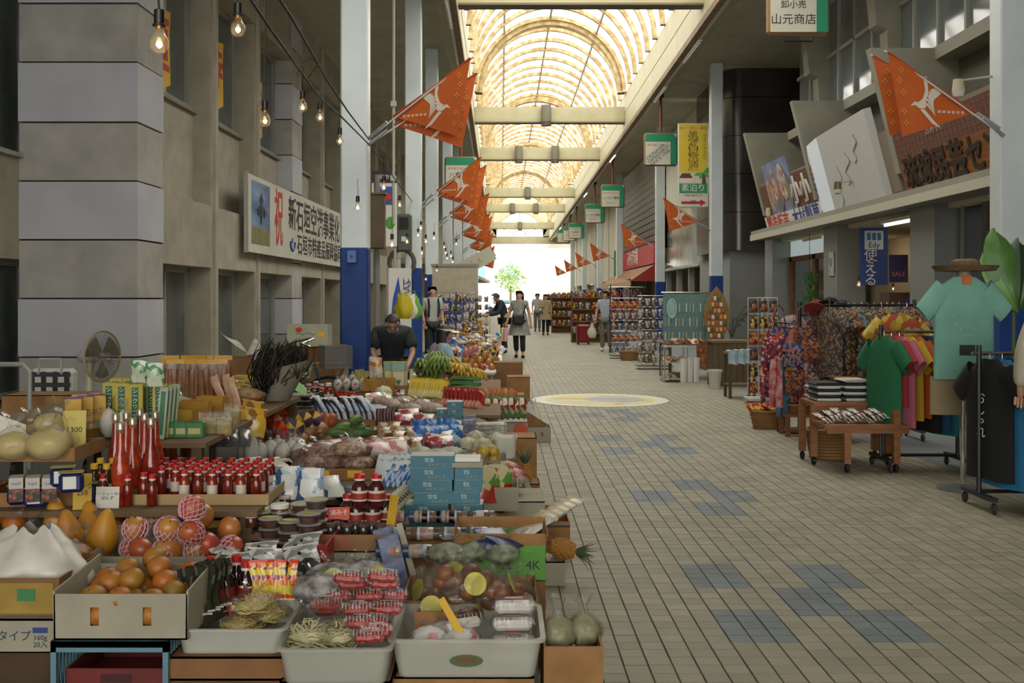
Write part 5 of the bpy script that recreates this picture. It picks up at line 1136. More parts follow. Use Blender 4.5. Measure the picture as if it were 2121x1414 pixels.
# dried seaweed bundle in paper
c=thing('seaweed_bundle','large bundle of black dried seaweed wrapped in grey paper','seaweed',at(575,828,.785));b=MB();rr=random.Random(5)
for i in range(260):
 a=rr.uniform(0,6.28);q=rr.random()**.5;pts=[];ex=rr.uniform(.75,1.1)
 for k in range(5):
  t=k/4;s=.07+.13*math.sin(2.4*t);pts.append((s*q*math.cos(a)+.1*t-.04+rr.uniform(-.04,.04),s*q*math.sin(a)+rr.uniform(-.03,.03),.05+.33*t*ex+rr.uniform(-.03,.03)))
 b.tube(pts,[.006,.006,.005,.004,.002],3)
tag(b.build('seaweed_strands',mat('1c1a14',.6,'2a261c',20),c),kind='stuff')
MB().grid(lambda u,v:((.09+.06*v)*math.cos(PI*(1.05+.9*u))+.1*v,(.09+.06*v)*math.sin(PI*(1.05+.9*u))-.01,.0+.2*v+.1*u*v),12,6).build('paper_wrap',mat('7d7766',.8),c,True)
# dark round tubs in carton
q=at(595,868,.5);carton(.42,.36,.09,KRAFT2,label='brown carton with blue print holding stacked dark relish tubs',loc=(q.x,q.y+.15,.5));
for k in range(4):
 for i in range(4):
  for j in range(2):K('dtub',lambda:round_tub(mat('2c1712',.3,'3d2018',20),None,.055,.045),(q.x-.15+i*.1,q.y+.08+j*.12,.51+k*.046),0,'round clear tub of dark relish in the blue-printed carton','dark relish tubs')
# small jars & bottles behind
spread('smalljar',lambda:jar(mat('4a3a22',.2,'6a5a34',20),CAPWH,.028,.085,LBW),((612,822),(625,815),(640,812),(655,806),(665,812)),.55,'small jar with white lid behind the dark relish tubs','small jars at the back')
spread('blkbottle',lambda:sauce_bottle(BLACK,CAPRED,'black_sauce_bottle',.026,.15,mat('b9b5a8',.5)),((640,838),(652,836),(664,838),(648,828),(660,828)),.52,'black sauce bottle with red cap and pale label','black sauce bottles')
spread('redjar',lambda:sauce_bottle(mat('8a1c14',.15,coat=.5),CAPWH,'red_sauce_jar',.045,.2,LBW,False),((680,838),),.52,'large jar of red sauce with white cap')
spread('redtop',lambda:jar(mat('6a2018',.2),CAPRED,.02,.06),line(700,828,745,830,6)+line(698,822,742,823,6),.52,'small red-lidded jar in the crowded back row','back row red-lidded jars')
spread('saltbag',lambda:bag(.05,.045,.19,fill_lump(mat('d2cfc6',.6),.05,.045,.12,'salt',.05),65,tie=mat('d0cdc4',.5),tag_m=mat('b0552c',.5),name='bag_of_salt'),((700,808),(718,806),(736,808),(752,806),(710,798),(730,797),(748,797)),.55,'gathered bag of white salt with orange print by the blue column','gathered salt bags')
spread('winkbox',lambda:carton(.1,.04,.14,mat('b5a23c',.5,'8a8a5a',14),label='x',lid=True),((757,795,.56),(745,792,.58)),.56,'yellow bordered packet box at the foot of the blue column','yellow packet boxes')
# black seaweed packets in clear bags, fanned
q=at(725,882,.5);carton(.46,.34,.06,KRAFT,label='brown carton tray of fanned black seaweed packets',loc=(q.x,q.y+.1,.5))
spread('blkfan',lambda:pouch(.07,.28,.03,mat('1d1f26',.2,'3a3d48',14),'black_seaweed_packet',trim=mat('b5b4ae',.3),win=mat('6a7a9a',.4)),line(670,870,785,868,10),.54,'long black seaweed packet in clear film, fanned in the tray','fanned seaweed packets',.6,(-.95,.0))
spread('watermelon',lambda:pouch(.07,.12,.06,mat('a8502c',.4,'b86a3c',12),'orange_snack_pack'),((655,885),(668,888),(678,886)),.52,'orange-brown snack pack leaning beside the gift bags','orange snack packs',0,(-.3,.4))
# gift bags with ribbons
RIB=mat('b0281c',.35);RIBY=mat('c9a02c',.4);RIBP=mat('3a1f3f',.5)
def gift(k):
 c=bag(.1,.085,.22,fill_lump(mat('a87a3c',.5,'8a5a24',22)if k else mat('5f2f34',.5,'7a4a3c',30),.1,.085,.14,'sweets'),70+k,tie=RIBY if k else RIB,name='gift_bag')
 for i in range(7):
  a=2*PI*i/7;MB().grid(lambda u,v:(.05*math.cos(a+(v-.5)*.9)*(.2+u),-.07+.02*u,.155+.05*math.sin(a+(v-.5)*.9)*(.2+u)),4,4).build('ribbon_loop',(RIBP,RIBY)[i%2]if k else(RIB,mat('c9541c',.4))[i%2],c,True)
 return c
for i,(px,py,k)in enumerate(((572,918,0),(600,900,0),(632,915,1),(655,912,1),(610,935,1),(590,938,0))):K('gift%d'%k,lambda k=k:gift(k),at(px,py,.5),J(.5),('red-ribboned gift bag of dark sweets behind the white bottles','red-ribboned gift bag highest at the back','yellow and purple ribboned gift bag of golden sweets','yellow and purple ribboned gift bag nearest the gourds','low golden gift bag in front of the ribbons','small red-ribboned gift bag near the white bottles')[i])
# white bottles and jars row
spread('wbottle',lambda:sauce_bottle(mat('cfcdc4',.35),mat('c9a43a',.4),'white_bottle',.042,.19,mat('d8d6cc',.4)),((505,950),(520,955)),.52,'plump white bottle with yellow cap on the middle table','plump white bottles')
spread('wsug',lambda:bag(.055,.05,.18,fill_lump(mat('d2cfc4',.6),.055,.05,.12,'white_sugar',.05),75,name='bag_of_white_sugar',tie=mat('d0cdc4',.5)),((540,955),(560,950),(585,955),(602,950),(622,955),(575,945),(610,942)),.5,'gathered bag of white sugar in front of the gift bags','white sugar bags')
spread('flatcup',lambda:jar(mat('2a1512',.2),CAPWH,.045,.05),((588,968),(615,970),(640,965)),.5,'flat dark jar with white lid before the sugar bags','flat dark jars')
spread('dfish',lambda:pouch(.15,.24,.02,printed(('b59a7a','d3cfc4','9a6a4a','c9bca4'),12,seed=23,rough=.2),'dried_fish_pack',trim=mat('c9c6bc',.3)),((545,985),(570,988),(595,985),(610,990)),.52,'flat clear pack of dried fish lying on the middle table','dried fish packs',.8,(-1.25,0))
# gourds
c=carton(.25,.26,.12,KRAFT2,label='brown carton with red characters holding green gourds',loc=(at(727,925,.5).x,at(727,925,.5).y+.1,.5));front_text(c,'花太郎',.06,mat('7a3a2a',.7),.26,.06)
GG=rmat('3f5a2c','6a8a48',.5,.3,12)
for i,(px,py,z,r)in enumerate(((700,905,.57,.2),(730,905,.57,-.2),(752,905,.57,.4),(715,895,.6,.6),(740,892,.61,-.7),(738,880,.66,1.2))):K('gourd',lambda:gourd(GG,.16,.034),at(px,py,z),r,'knobbly green bitter gourd in the brown carton','bitter gourds')
# brown snack packs
SN=printed(('8a5f38','c0a67c','d0cabc','6d4426','a88a64'),16,seed=25,rough=.22)
spread('snk',lambda:pouch(.18,.13,.05,SN,'fried_snack_pack'),((775,905),(805,910),(835,905),(790,930),(825,932),(760,925),(800,895),(845,925)),.5,'clear pack of brown fried snacks beside the gourds','fried snack packs',0,(-1.1,0),jr=.6)
spread('dsk',lambda:pouch(.035,.16,.02,mat('3d1a18',.4,'5a2a22',9),'dark_stick_pack'),line(782,890,812,888,6),.5,'dark red jerky stick standing among the snacks','jerky sticks',0,(-.1,.05))
MX=printed(('8c6a5c','c4b3a6','6a2f3c','d3ccc2','a8404a'),15,seed=27,rough=.22)
spread('mixp',lambda:pouch(.17,.13,.05,MX,'purple_sweet_pack'),((855,900),(885,905),(840,880),(870,878),(905,895),(850,868),(800,875),(905,915),(930,905),(915,930),(880,925)),.5,'clear pack of purple and brown sweets in the crowded centre','purple sweet packs',0,(-1.0,0),jr=.7)
PB=printed(('a8968a','c9bfb4','8f7f74','d2ccc4'),20,seed=29,rough=.22)
spread('peanut',lambda:bag(.12,.09,.13,fill_lump(mat('8f7868',.6,'b5a294',40),.12,.09,.1,'peanuts'),77,name='bag_of_peanuts'),((810,850),(835,842),(870,850),(895,858),(850,858)),.5,'clear bag of pale peanuts in the centre of the stall','peanut bags',jr=1)
spread('whitefold',lambda:pouch(.2,.1,.02,mat('c9ccd0',.4,'b0b4ba',14),'white_folded_pack'),((775,850),(790,855),(780,842),(795,845)),.53,'white folded pack beside the peanut bags','white folded packs',0,(-1.3,0))
# purple bean bags
q=at(700,990,.5);c=carton(.55,.36,.06,KRAFT,label='brown carton with yellow stickers under the bean bags',loc=(q.x,q.y+.13,.5));patch(c,YEL,-.12,-.04,-.18,.012,.05);patch(c,YEL,.06,.14,-.18,.012,.05)
BE=mat('5a2f34',.5,'9a7a6a',45);BE2=mat('6d4030',.5,'b09a80',45)
def beans(k):return bag(.13,.1,.14,fill_lump((BE,BE2)[k],.13,.1,.1,'beans',.07),80+k,name='bag_of_beans')
for i,(px,py,z,k)in enumerate(((650,978,.53,0),(690,975,.53,0),(735,975,.53,1),(665,955,.58,0),(725,948,.6,1),(755,960,.55,0),(640,962,.54,0))):K('beans%d'%k,lambda k=k:beans(k),at(px,py,z),J(1),('clear bag of purple beans in the yellow-stickered carton','clear bag of brown beans in the yellow-stickered carton')[k],('purple bean bags','brown bean bags')[k])
spread('pnkpk',lambda:pouch(.15,.12,.03,printed(('c98a8c','d6c9c0','b05a5c','d9d4cc'),16,seed=31),'pink_sweet_pack'),((668,945),(690,938),(710,930),(645,948),(770,938),(795,945),(820,942)),.5,'pink and white sweet pack behind the bean bags','pink sweet packs',.2,(-.9,0),jr=.5)
# blue salt pouches in a row
BP=printed(('5fa0b5','c9d8dc','2f6aa8','d8dcd8','8fbac8'),18,seed=33,rough=.22)
q=at(815,1030,.44);carton(.32,.3,.05,KRAFT,label='brown tray of pale blue salt pouches',loc=(q.x,q.y+.1,.44))
spread('blsalt',lambda:pouch(.11,.17,.04,BP,'blue_salt_pouch',win=mat('cfd8d6',.3)),line(780,1020,845,1018,7)+line(785,1005,848,1003,6),.47,'pale blue salt pouch standing in a row beside the teal boxes','pale blue salt pouches',-.5,(-.3,.25))
spread('blkpot',lambda:jar(BLACK,BLACK,.05,.08),((715,1040),(725,1050)),.48,'black round jar behind the soy jugs','black round jars')
# blue pouches + green peppers
BL2=printed(('3f74b0','a9c2d4','d2d6d4','2a5a9a','86b0b4'),14,seed=35,rough=.22)
spread('blp',lambda:pouch(.12,.17,.04,BL2,'blue_mixed_pouch'),line(868,915,945,912,7)+line(872,930,940,925,5),.46,'bright blue and clear pouch behind the tall teal stack','bright blue pouches',.3,(-.5,.2),jr=.4)
GP=mat('3f7a2c',.4,'55923c',14)
spread('pepper',lambda:gourd(GP,.24,.018),((895,932),(915,935),(905,940),(885,938),(930,935)),.47,'long bright green pepper lying on clear packs','long green peppers',.1)
spread('clp',lambda:bag(.1,.08,.12,fill_lump(mat('a8ac94',.6,'c9c9bc',20),.1,.08,.08,'sprouts'),83,name='bag_of_pale_sprouts'),((870,950),(905,955),(935,950)),.46,'clear bag of pale sprouts behind the teal boxes','pale sprout bags')
c=thing('purple_flower','purple fabric flower beside the green peppers','flower',at(942,945,.47))
for i in range(8):MB().grid(lambda u,v:(.05*u*math.cos(i*PI/4+(v-.5)*.5),-.02,.04+.05*u*math.sin(i*PI/4+(v-.5)*.5)),3,3).build('petal',mat('3a2f7c',.5),c)
q=at(942,905,.4)
for k in range(5):K('teal',None,(q.x,q.y+.05,.402+k*.0555),J(.05),'teal gift box in the far small stack, level %s from the bottom'%('one','two','three','four','five')[k],'far teal stack',sc=(.62,1,1))
for k in range(2):K('teal',None,(q.x-.1,q.y+.12,.502+k*.0555),0,'teal gift box half hidden left of the far small stack','hidden teal boxes',sc=(.5,1,1))
LIL=mat('6f6d92',.5,'b0b0bc',14)
spread('lilac',lambda:carton(.07,.05,.14,LIL,label='x',lid=True),((960,905),(972,906),(983,904),(966,896),(978,895)),.4,'lilac upright box right of the far teal stack','lilac boxes')
SIL=mat('a9ab9c',.3,'7f8476',20,metal=.4)
for k in range(5):
 for i in range(2):K('silv',lambda:clam(.15,.12,.03,mat('8f9486',.3,'c9ccbe',30),None,'silver_tray_pack'),at(1003+i*26,915-0*k,.402).__add__(Vector((0,0,k*.031))),J(.06),'silver-green tray pack in the stack beside the lilac boxes','silver tray packs')
# walkway-side cartons: lemons, mushrooms, chilies
LEM=rmat('b98f1e','c9a838',.45,.2,12)
q=at(1000,985,.4);carton(.3,.34,.1,WCARD,label='white carton of bagged yellow citrus on the walkway side',loc=(q.x,q.y+.12,.4))
for i,(px,py,z)in enumerate(((965,985,.42),(1000,988,.42),(1035,980,.42),(985,960,.48),(1020,960,.47),(1010,945,.52))):K('lembag',lambda:bag(.075,.065,.14,fill_balls(5,.034,LEM,.075,.065,'citrus_fruit'),85,name='bag_of_yellow_citrus'),at(px,py,z),i*1.1,'clear bag of yellow citrus in the white walkway carton','bags of yellow citrus')
spread('mush',lambda:bag(.085,.075,.16,fill_lump(mat('b5b08c',.6,'c9c6ac',30),.085,.075,.12,'mushrooms',.12),87,name='bag_of_pale_mushrooms'),((968,940),(1000,942),(1030,930),(985,925)),.42,'clear bag of pale mushrooms behind the yellow citrus','mushroom bags')
tub(.16,.2,.14,at(1046,945,.4),'clear box of white mushrooms at the walkway edge',FR)
carton(.3,.34,.45,KRAFT,label='tall brown carton at the walkway edge beside the mushrooms',loc=(.12,8.1,0),lid=True)
c=carton(.24,.26,.12,WCARD,label='white carton of red chili packs beside the short teal stack',loc=(at(1025,1060,.4).x,at(1025,1060,.4).y+.1,.41))
CHP=printed(('a8281c','c0b98c','b5482a','5a8a3a','c9c2a8'),16,seed=37,rough=.22)
spread('chp',lambda:pouch(.1,.18,.03,CHP,'chili_pack'),line(1005,1040,1040,1035,6),.46,'clear pack of red chilies standing in the white carton','red chili packs',.4,(-.3,.2))
spread('crab',lambda:bag(.09,.08,.13,fill_lump(mat('a83426',.5,'d2c4b8',22),.09,.08,.1,'red_sweets'),89,name='bag_of_red_sweets',tag_m=mat('d8d0c8',.5)),((1040,1010),(1060,1005),(1050,990),(1025,1000)),.46,'clear bag of red and white sweets above the pineapples','red sweet bags')
carton(.32,.4,.42,WCARD,label='white carton on the ground under the red sweets',loc=(at(1050,1050,.4).x+.04,at(1050,1050,.4).y+.25,0),lid=True)
q=at(1115,915,0);c=carton(.26,.3,.15,WCARD,label='open white carton tray standing on the walkway with slanted flap',loc=(q.x,q.y+.15,0));MB().prism([(-.13,.0),(.11,.15),(-.13,.3)],.12,.126).build('slanted_flap',KRAFT,c);patch(c,BLACK,-.115,-.1,-.15,.06,.1,'hand_hole');patch(c,KRAFT2,.03,.05,-.15,.06,.1,'hand_hole')
q=at(1065,940,0);c=carton(.3,.3,.3,WCARD,label='white carton with an orange disc print at the walkway edge',loc=(.11,10.4,0),lid=True);MB().lathe([(.07,0),(.07,.002)],20,Matrix.Translation((.08,-.15,.22))@Matrix.Rotation(PI/2,4,'X')).build('orange_disc',mat('c2542a',.6),c)
carton(.4,.5,.34,KRAFT2,label='brown carton behind the orange disc carton',loc=(.05,11.4,0),lid=True)
# far right bundles
GRP=printed(('4a5f3a','8a8f6a','7a2f24','6a7a4a','c4bfa8'),14,seed=39,rough=.25)
spread('grp',lambda:pouch(.09,.22,.04,GRP,'herb_bundle_pack'),line(1000,868,1080,866,8),.36,'clear pack of green herbs leaning in the walkway carton','leaning herb packs',.3,(-.5,.35))
spread('grp2',lambda:pouch(.09,.2,.035,printed(('6a2f22','8a7a4a','4a5a34','a8683a','5a221c'),14,seed=41,rough=.25),'red_green_pack'),line(990,840,1050,842,8),.42,'clear pack of red and green vegetables leaning left','red green vegetable packs',.3,(-.4,.5))
spread('yrow',lambda:pouch(.1,.2,.03,printed(('c9a02a','d0b43c','a87a1c','d8cc8a'),16,seed=43),'yellow_pouch',trim=mat('c9a02a',.4)),line(852,822,912,826,11),.5,'yellow pouch standing in the slanted row before the oranges','slanted yellow pouches',.5,(-.25,.35))
spread('rrow',lambda:pouch(.1,.18,.03,printed(('a8221c','b8342a','8a1c18','c98a7a'),16,seed=45),'red_pouch',trim=mat('b02a20',.4)),line(922,840,992,846,10),.5,'red pouch standing in the slanted row of the brown carton','slanted red pouches',.5,(-.3,.4))
carton(.36,.3,.1,KRAFT,label='brown carton of slanted red pouches',loc=(at(975,858,.42).x,at(975,858,.42).y+.1,.42))
GBN=mat('355a2c',.5,'5c7f48',25)
def gbundle():
 c=T('green_bean_bundle','vegetable')
 for i in range(7):MB().tube([(-.13+.065*k,-.03+.012*i+J(.006),.012+.012*(i%2)+.006*math.sin(k))for k in range(5)],.009,5).build('bean',GBN,c,True)
 return c
for i,(px,py,z)in enumerate(((930,815,.5),(955,818,.5),(965,808,.54),(935,805,.54),(965,798,.58),(950,795,.58),(965,788,.62),(925,812,.52))):K('gbean',gbundle,at(px,py,z),J(.3),'bundle of long green beans stacked before the bananas','green bean bundles',sc=1.2)
spread('mand',lambda:citrus(rmat('b5581c','c07a30',.45,.2,12),.04),line(855,796,965,795,9)+line(865,790,955,789,7),.5,'orange lying in the tray in front of the green bananas','tray oranges',0,(0,0),jr=2)
carton(.6,.3,.03,WCARD,label='shallow white tray of oranges before the bananas',loc=(at(905,796,.5).x,at(905,796,.5).y+.1,.495))
# bananas
BG=rmat('55702c','7a8f3c',.5,0,8);BY=rmat('a8861e','b5962e',.5,0,8)
for i,(px,py,z,k,r)in enumerate(((875,782,.54,0,.1),(905,785,.54,0,-.3),(865,776,.6,0,.5),(895,772,.62,0,.2),(915,766,.66,0,-.2),(890,760,.68,0,.4),(908,750,.74,0,.0),(940,784,.54,1,-.3),(950,775,.58,1,.4),(935,770,.6,1,.1),(970,796,.54,1,.7))):K('banana%d'%k,lambda k=k:banana_hand((BG,BY)[k]),at(px,py,z),r,('hand of green bananas heaped on the long table','hand of yellow bananas beside the green heap')[k],('green banana hands','yellow banana hands')[k],sc=1.3,tilt=(J(.35),J(.35)))
# mangoes on foam tray further on, cartons
q=at(988,768,.55);c=thing('foam_tray','white foam tray heaped with mangoes beyond the bananas','tray',(q.x,q.y+.1,.5));MB().cbox((0,0,.03),(.5,.36,.06),.02).build('tray_body',WHITEP,c,True)
for i,(dx,dy,dz)in enumerate([(-.2+.1*i,-.1,0)for i in range(5)]+[(-.15+.1*i,.0,.07)for i in range(4)]+[(-.1+.1*i,.05,.14)for i in range(3)]):K('mango0',None,(q.x+dx,q.y+.1+dy,.56+dz),J(3),'mango heaped on the white foam tray','mangoes on foam tray',tilt=(J(.8),J(.8)))
for i in range(3):K('mango1',None,(q.x-.15+i*.06,q.y+.1,.72+.03*i),J(3),'pink-netted mango on top of the foam tray heap','netted mangoes on foam tray')
for i,(x,y,w_,d_,h_)in enumerate(((.22,13.6,.3,.4,.5),(.1,14.6,.4,.5,.62),(.13,12.6,.3,.4,.36))):carton(w_,d_,h_,(KRAFT,KRAFT2)[i%2],label=('brown carton at the walkway edge beside the foam tray','tall brown carton behind the foam tray','low brown carton near the white shopping bag')[i],loc=(x,y,0),lid=True)
q=at(1072,812,0);c=thing('shopping_bag','white plastic shopping bag standing on the walkway edge','bag',(.28,12.2,0));blob(.13,.1,.3,mat('cfd0cc',.4,'bfc0bc',9),91,.8,.7,20,10,c,'bag_skin',.1)
for sx in(-1,1):MB().tube([(sx*.1,0,.24),(sx*.12,0,.33),(sx*.08,.01,.36),(sx*.05,0,.26)],.008,5).build('handle',mat('d0d0cc',.4),c,True)
# tea pouch carton by the seller
q=at(808,822,.5);c=carton(.36,.3,.12,KRAFT,label='brown carton of upright herb tea boxes beside the seller',loc=(q.x,q.y+.1,.5));patch(c,mat('8a2f24',.7),-.18,.18,-.15,.005,.015,'red_stripe');patch(c,WHITEP,.04,.15,-.15,.03,.08)
def htea():
 c=T('herb_tea_box','box');MB().box((0,0,.17),(.13,.05,.34)).build('box_body',mat('a8a034',.5,'8f9a4a',6),c);MB().bx(-.05,.055,-.0265,-.025,.02,.24).build('front_panel',mat('c9c0a0',.5),c);MB().bx(-.06,.06,-.0262,-.025,.26,.32).build('blue_sky_print',mat('7fa3ac',.5),c)
 for a in(-.5,0,.5):MB().add([(0,-.028,.1),(.02*math.sin(a)+.012,-.028,.14),(.05*math.sin(a),-.028,.17),(.02*math.sin(a)-.012,-.028,.14)],[(0,1,2,3)]).build('leaf_print',mat('4a6a3a',.5),c)
 return c
for i,(dx,dy)in enumerate(((.08,0),(.1,.07),(-.02,.1))):K('htea',htea,(q.x+dx,q.y+.05+dy,.51),.05+.1*i,('herb tea box with leaf drawing, foremost in the carton','herb tea box behind the foremost one','herb tea box at the back left of the carton')[i])
c=carton(.3,.2,.12,mat('b0822e',.7,'8f6424',8),label='yellow striped open box of snack bags beside the column',loc=(at(785,800,.62).x,at(785,800,.62).y,.58));carton(.4,.3,.08,KRAFT2,label='flat brown carton under the yellow striped box',loc=(at(785,800,.62).x,at(785,800,.62).y,.5),lid=True)
spread('tallsnk',lambda:pouch(.1,.3,.06,printed(('b59a6a','c9bfa4','c27a3c','d3cbb4'),16,seed=47),'tall_snack_bag'),((772,800),(783,802)),.6,'tall patterned snack bag beside the blue column','tall snack bags')
spread('ylsm',lambda:pouch(.1,.12,.02,printed(('b5a23c','3a3a2a','c9c07a'),22,seed=49),'yellow_black_packet'),line(770,836,805,832,6),.5,'yellow and black packet lying before the tea carton','yellow black packets',.5,(-.8,.2))
# ================================================================ bulbs, cables, flags, hanging signs
GB=film('fff0d0',.05,.05,.05);FIL=glow('ffdca0',55);SOCK=mat('141414',.4)
def bulb():
 c=T('light_bulb','bulb');prof=[(.012,-.005),(.014,-.02),(.02,-.032),(.028,-.047),(.03,-.06),(.026,-.075),(.014,-.087),(.003,-.09)]
 MB().lathe(prof,16).build('glass',GB,c,True,80);MB().lathe([(.003,-.052),(.009,-.056),(.01,-.064),(.003,-.072)],8).build('filament',FIL,c,True)
 MB().lathe([(.0125,-.014),(.0125,0)],12).build('screw_base',mat('b07a3c',.35,metal=.7),c,True)
 MB().lathe([(.021,-.004),(.021,.0),(.0165,.003),(.0165,.045),(.006,.05)],14).build('socket',SOCK,c,True);MB().tube([(0,0,.05),(.004,0,.09),(-.003,0,.14),(0,0,.2)],.0025,5).build('drop_wire',SOCK,c,True)
 return c
BL=[(330,90,40),(493,60,31),(549,250,24),(627,222,19.5),(663,243,18),(704,292,16),(741,430,14),(795,388,13.5),(828,424,11),(812,507,13),(843,500,10),(872,472,8),(866,487,8),(882,500,8),(874,524,7.5),(899,493,7.5),(920,512,6),(923,524,6),(934,530,6),(938,542,6),(926,535,6),(882,578,6),(945,505,6),(905,560,6)]
for i,(px,py,wd)in enumerate(BL):
 Y=.06*F/wd;q=ay(px,py,Y);K('bulb',bulb,(q.x,q.y,q.z+.058),J(3),('largest glowing bulb, nearest the camera at top left','glowing bulb second nearest, at the top edge','glowing bulb hanging lowest over the biscuit sticks','glowing bulb just left of the pair near the column','glowing bulb right of the pair near the column','small glowing bulb touching the column edge')[i]if i<6 else 'small glowing bulb on the string beyond the first column',None if i<6 else 'far string bulbs')
def cable(name,pts,r,label):
 c=MB().tube([ay(*p_)for p_ in pts],r,5).build(name,mat('3a352c',.7),None,True);return tag(c,label,'cable')
cable('power_cable',[(500,-30,4.6),(560,60,5.3),(610,130,6.2),(660,200,7.4),(705,240,9),(745,280,11),(770,305,13.3),(810,360,17),(852,415,22.4),(880,455,28)],.008,'twisted power cable sagging down to the first left column')
cable('power_cable',[(560,-30,5),(600,30,5.6),(640,100,6.6),(680,170,8),(720,230,10),(765,290,13.3)],.008,'upper power cable running over the bulbs to the column')
cable('power_cable',[(320,-40,3.3),(328,0,3.3),(332,50,3.3)],.004,'short cable dropping to the nearest bulb')
cable('power_cable',[(487,-40,4.26),(492,30,4.26)],.004,'short cable dropping to the bulb at the top edge')
cable('power_cable',[(552,-40,5.5),(548,120,5.5),(549,225,5.5)],.004,'long straight cable dropping to the lowest bulb')
cable('power_cable',[(650,115,7),(625,130,7),(615,155,7),(640,160,7),(660,130,7),(640,118,7)],.005,'loose loop of cable tied above the two bulbs')
# flags
FOR=mat('c65f1c',.75,'bd581a',3);FYE=mat('cf9a34',.7);FWH=mat('d9cfc0',.7)
def flag(side):
 c=T('pennant_flag','flag');A,B,C_=Vector((.33,0,.26)),Vector((1.37,0,.92)),Vector((1.18,0,-.02))
 if side>0:A,B,C_=[Vector((-p_.x,0,p_.z))for p_ in(A,B,C_)]
 def pt(u,v,off=0):
  q=A.lerp(B,u).lerp(A.lerp(C_,u),v);return(q.x,.03*math.sin(5*u+2*v)+off,q.z)
 b=MB().grid(lambda u,v:pt(u,v),12,8);b.add([pt(i/11,j/7,.004)for j in range(8)for i in range(12)],[f[::-1]for f in b.f]);b.build('cloth',FOR,c,True)
 MB().tube([(0,0,0),tuple(B*1.02)],.012,6).build('pole',mat('c9cac6',.4),c);MB().tube([(0,0,0),tuple(A*.75)],.022,8).build('pole_socket',mat('9aa0a2',.4,metal=.4),c);MB().tube([pt(0,0),pt(.5,0),pt(1,0)],.016,5).build('hem',mat('a8441a',.7),c)
 def strip2(pts,nm='wing_feather_print'):MB().add([pt(*p_,off=-.006)for p_ in pts]+[pt(*p_,off=.012)for p_ in pts],[tuple(range(len(pts))),tuple(range(2*len(pts)-1,len(pts)-1,-1))]).build(nm,FWH,c)
 X,Z=(1,1)if side<0 else(-1,1);inv=lambda x,z:((lambda u:(u,((A.lerp(B,u).x-x*X)*0+(A.lerp(B,u).z-z)/max(.05,A.lerp(B,u).z-A.lerp(C_,u).z))))(min(.98,max(.06,(x-.33)/(1.04-.17*.35)))))
 for k in range(9):
  a0=2.9-k*.2;r0,r1=.07,.30-.008*k;cx_,cz_=.93-.012*k,.33-.022*k;q=[]
  for rr_,da in((r0,-.05),(r1,-.075),(r1*1.02,.02),(r1*.97,.075),(r0,.05)):q.append(inv(cx_+rr_*math.cos(a0-.35+da)*.85,cz_+rr_*math.sin(a0-.35+da)))
  strip2(q)
 w2=[inv(x,z)for x,z in((.86,.66),(.91,.66),(.93,.5),(.99,.40),(1.06,.36),(1.1,.37),(1.16,.32),(1.1,.33),(1.05,.29),(.97,.3),(.95,.38),(.89,.48))];strip2(w2,'bird_print')
 strip2([inv(x,z)for x,z in((1.0,.29),(1.05,.28),(.93,.12),(.84,.08),(.9,.15))],'tail_print')
 for u_,v_ in((.88,.15),(.92,.3),(.9,.45),(.93,.7),(.93,.85)):
  for dx,dz in((.02,0),(-.02,0),(0,.025),(0,-.025)):
   q=pt(u_,v_,-.007);MB().box((q[0]+dx,q[1]+.005,q[2]+dz),(.018,.012,.018)).build('flower_print',FYE,c)
 for k in range(6):q=pt(.16+.065*k,.7,-.007);MB().box((q[0],q[1]+.006,q[2]),(.035,.012,.03)).build('wordmark_print',mat('c9b6a8',.7),c)
 return c
for side,cols,xx in((-1,LC,-1.69),(1,RC,6.0)):
 for i,(Y,l)in enumerate(cols[:7]):
  for k in range(2 if i==0 or side<0 else 1):
   K('flag%d'%side,lambda side=side:flag(side),(xx+(.02 if side<0 else-.02),Y+.02+k*.1-(.15 if i==0 else 0),3.42+.1*k),(-.3 if k else .08)*(1+.3*(i%3)),'orange bird pennant on the %s %s column, %s'%(('first','second','third','fourth','fifth','sixth','seventh')[i],'left' if side<0 else 'right',('front flag','rear flag')[k]),'orange pennants',sc=(1 if side<0 or i else 1.05))
# hanging shop signs with green corner
FRB=mat('8a6a44',.5);FAC=mat('d2d0bc',.5,'c6c4ae',2);GRN=mat('1f8a62',.5)
def hangsign(txt,loc,label,sc=1):
 c=thing('hanging_sign',label,'sign',loc,0,'green-cornered hanging signs',sc);
 MB().cbox((0,0,0),(1.08,.2,1.06),.06).build('frame',FRB,c,True);MB().bx(-.5,.5,-.106,-.1,-.49,.49).build('face',FAC,c)
 MB().add([(-.5,-.109,.49),(.4,-.109,.49),(.5,-.109,.36),(.5,-.109,-.49),(.3,-.109,-.49),(.3,-.109,.24),(-.5,-.109,.24)],[(0,6,5,1),(1,5,4,3,2)]).build('green_corner',GRN,c)
 letters('あやぱにモール',.1,mat('b03a34',.5),c,(-.1,-.109,.13),ext=.002)
 for i,(s_,z,h_)in enumerate(txt):letters(s_,h_,INK,c,(-.1,-.109,z),ext=.002)
 MB().cyl((0,0,.52),(0,0,(RZ(7.0,loc[1])-loc[2])/(sc or 1)),.045,n=8).build('hanger_pole',mat('7a4a2c',.7),c);MB().box((0,0,(RZ(7.0,loc[1])-loc[2])/(sc or 1)-.12),(.18,.18,.2)).build('hanger_bracket',mat('3c342c',.7),c);return c
hangsign([('卸小売',-.02,.15),('山元商店',-.28,.2)],(5.2,18.6,6.62),'green-cornered hanging sign at the top edge, nearest on the right')
MB().tube([(4.95,18.55,6.06),(4.95,18.55,5.98),(5.45,18.55,5.98),(5.45,18.55,6.06)],.012,5).build('sign_loop',SOCK,wr)
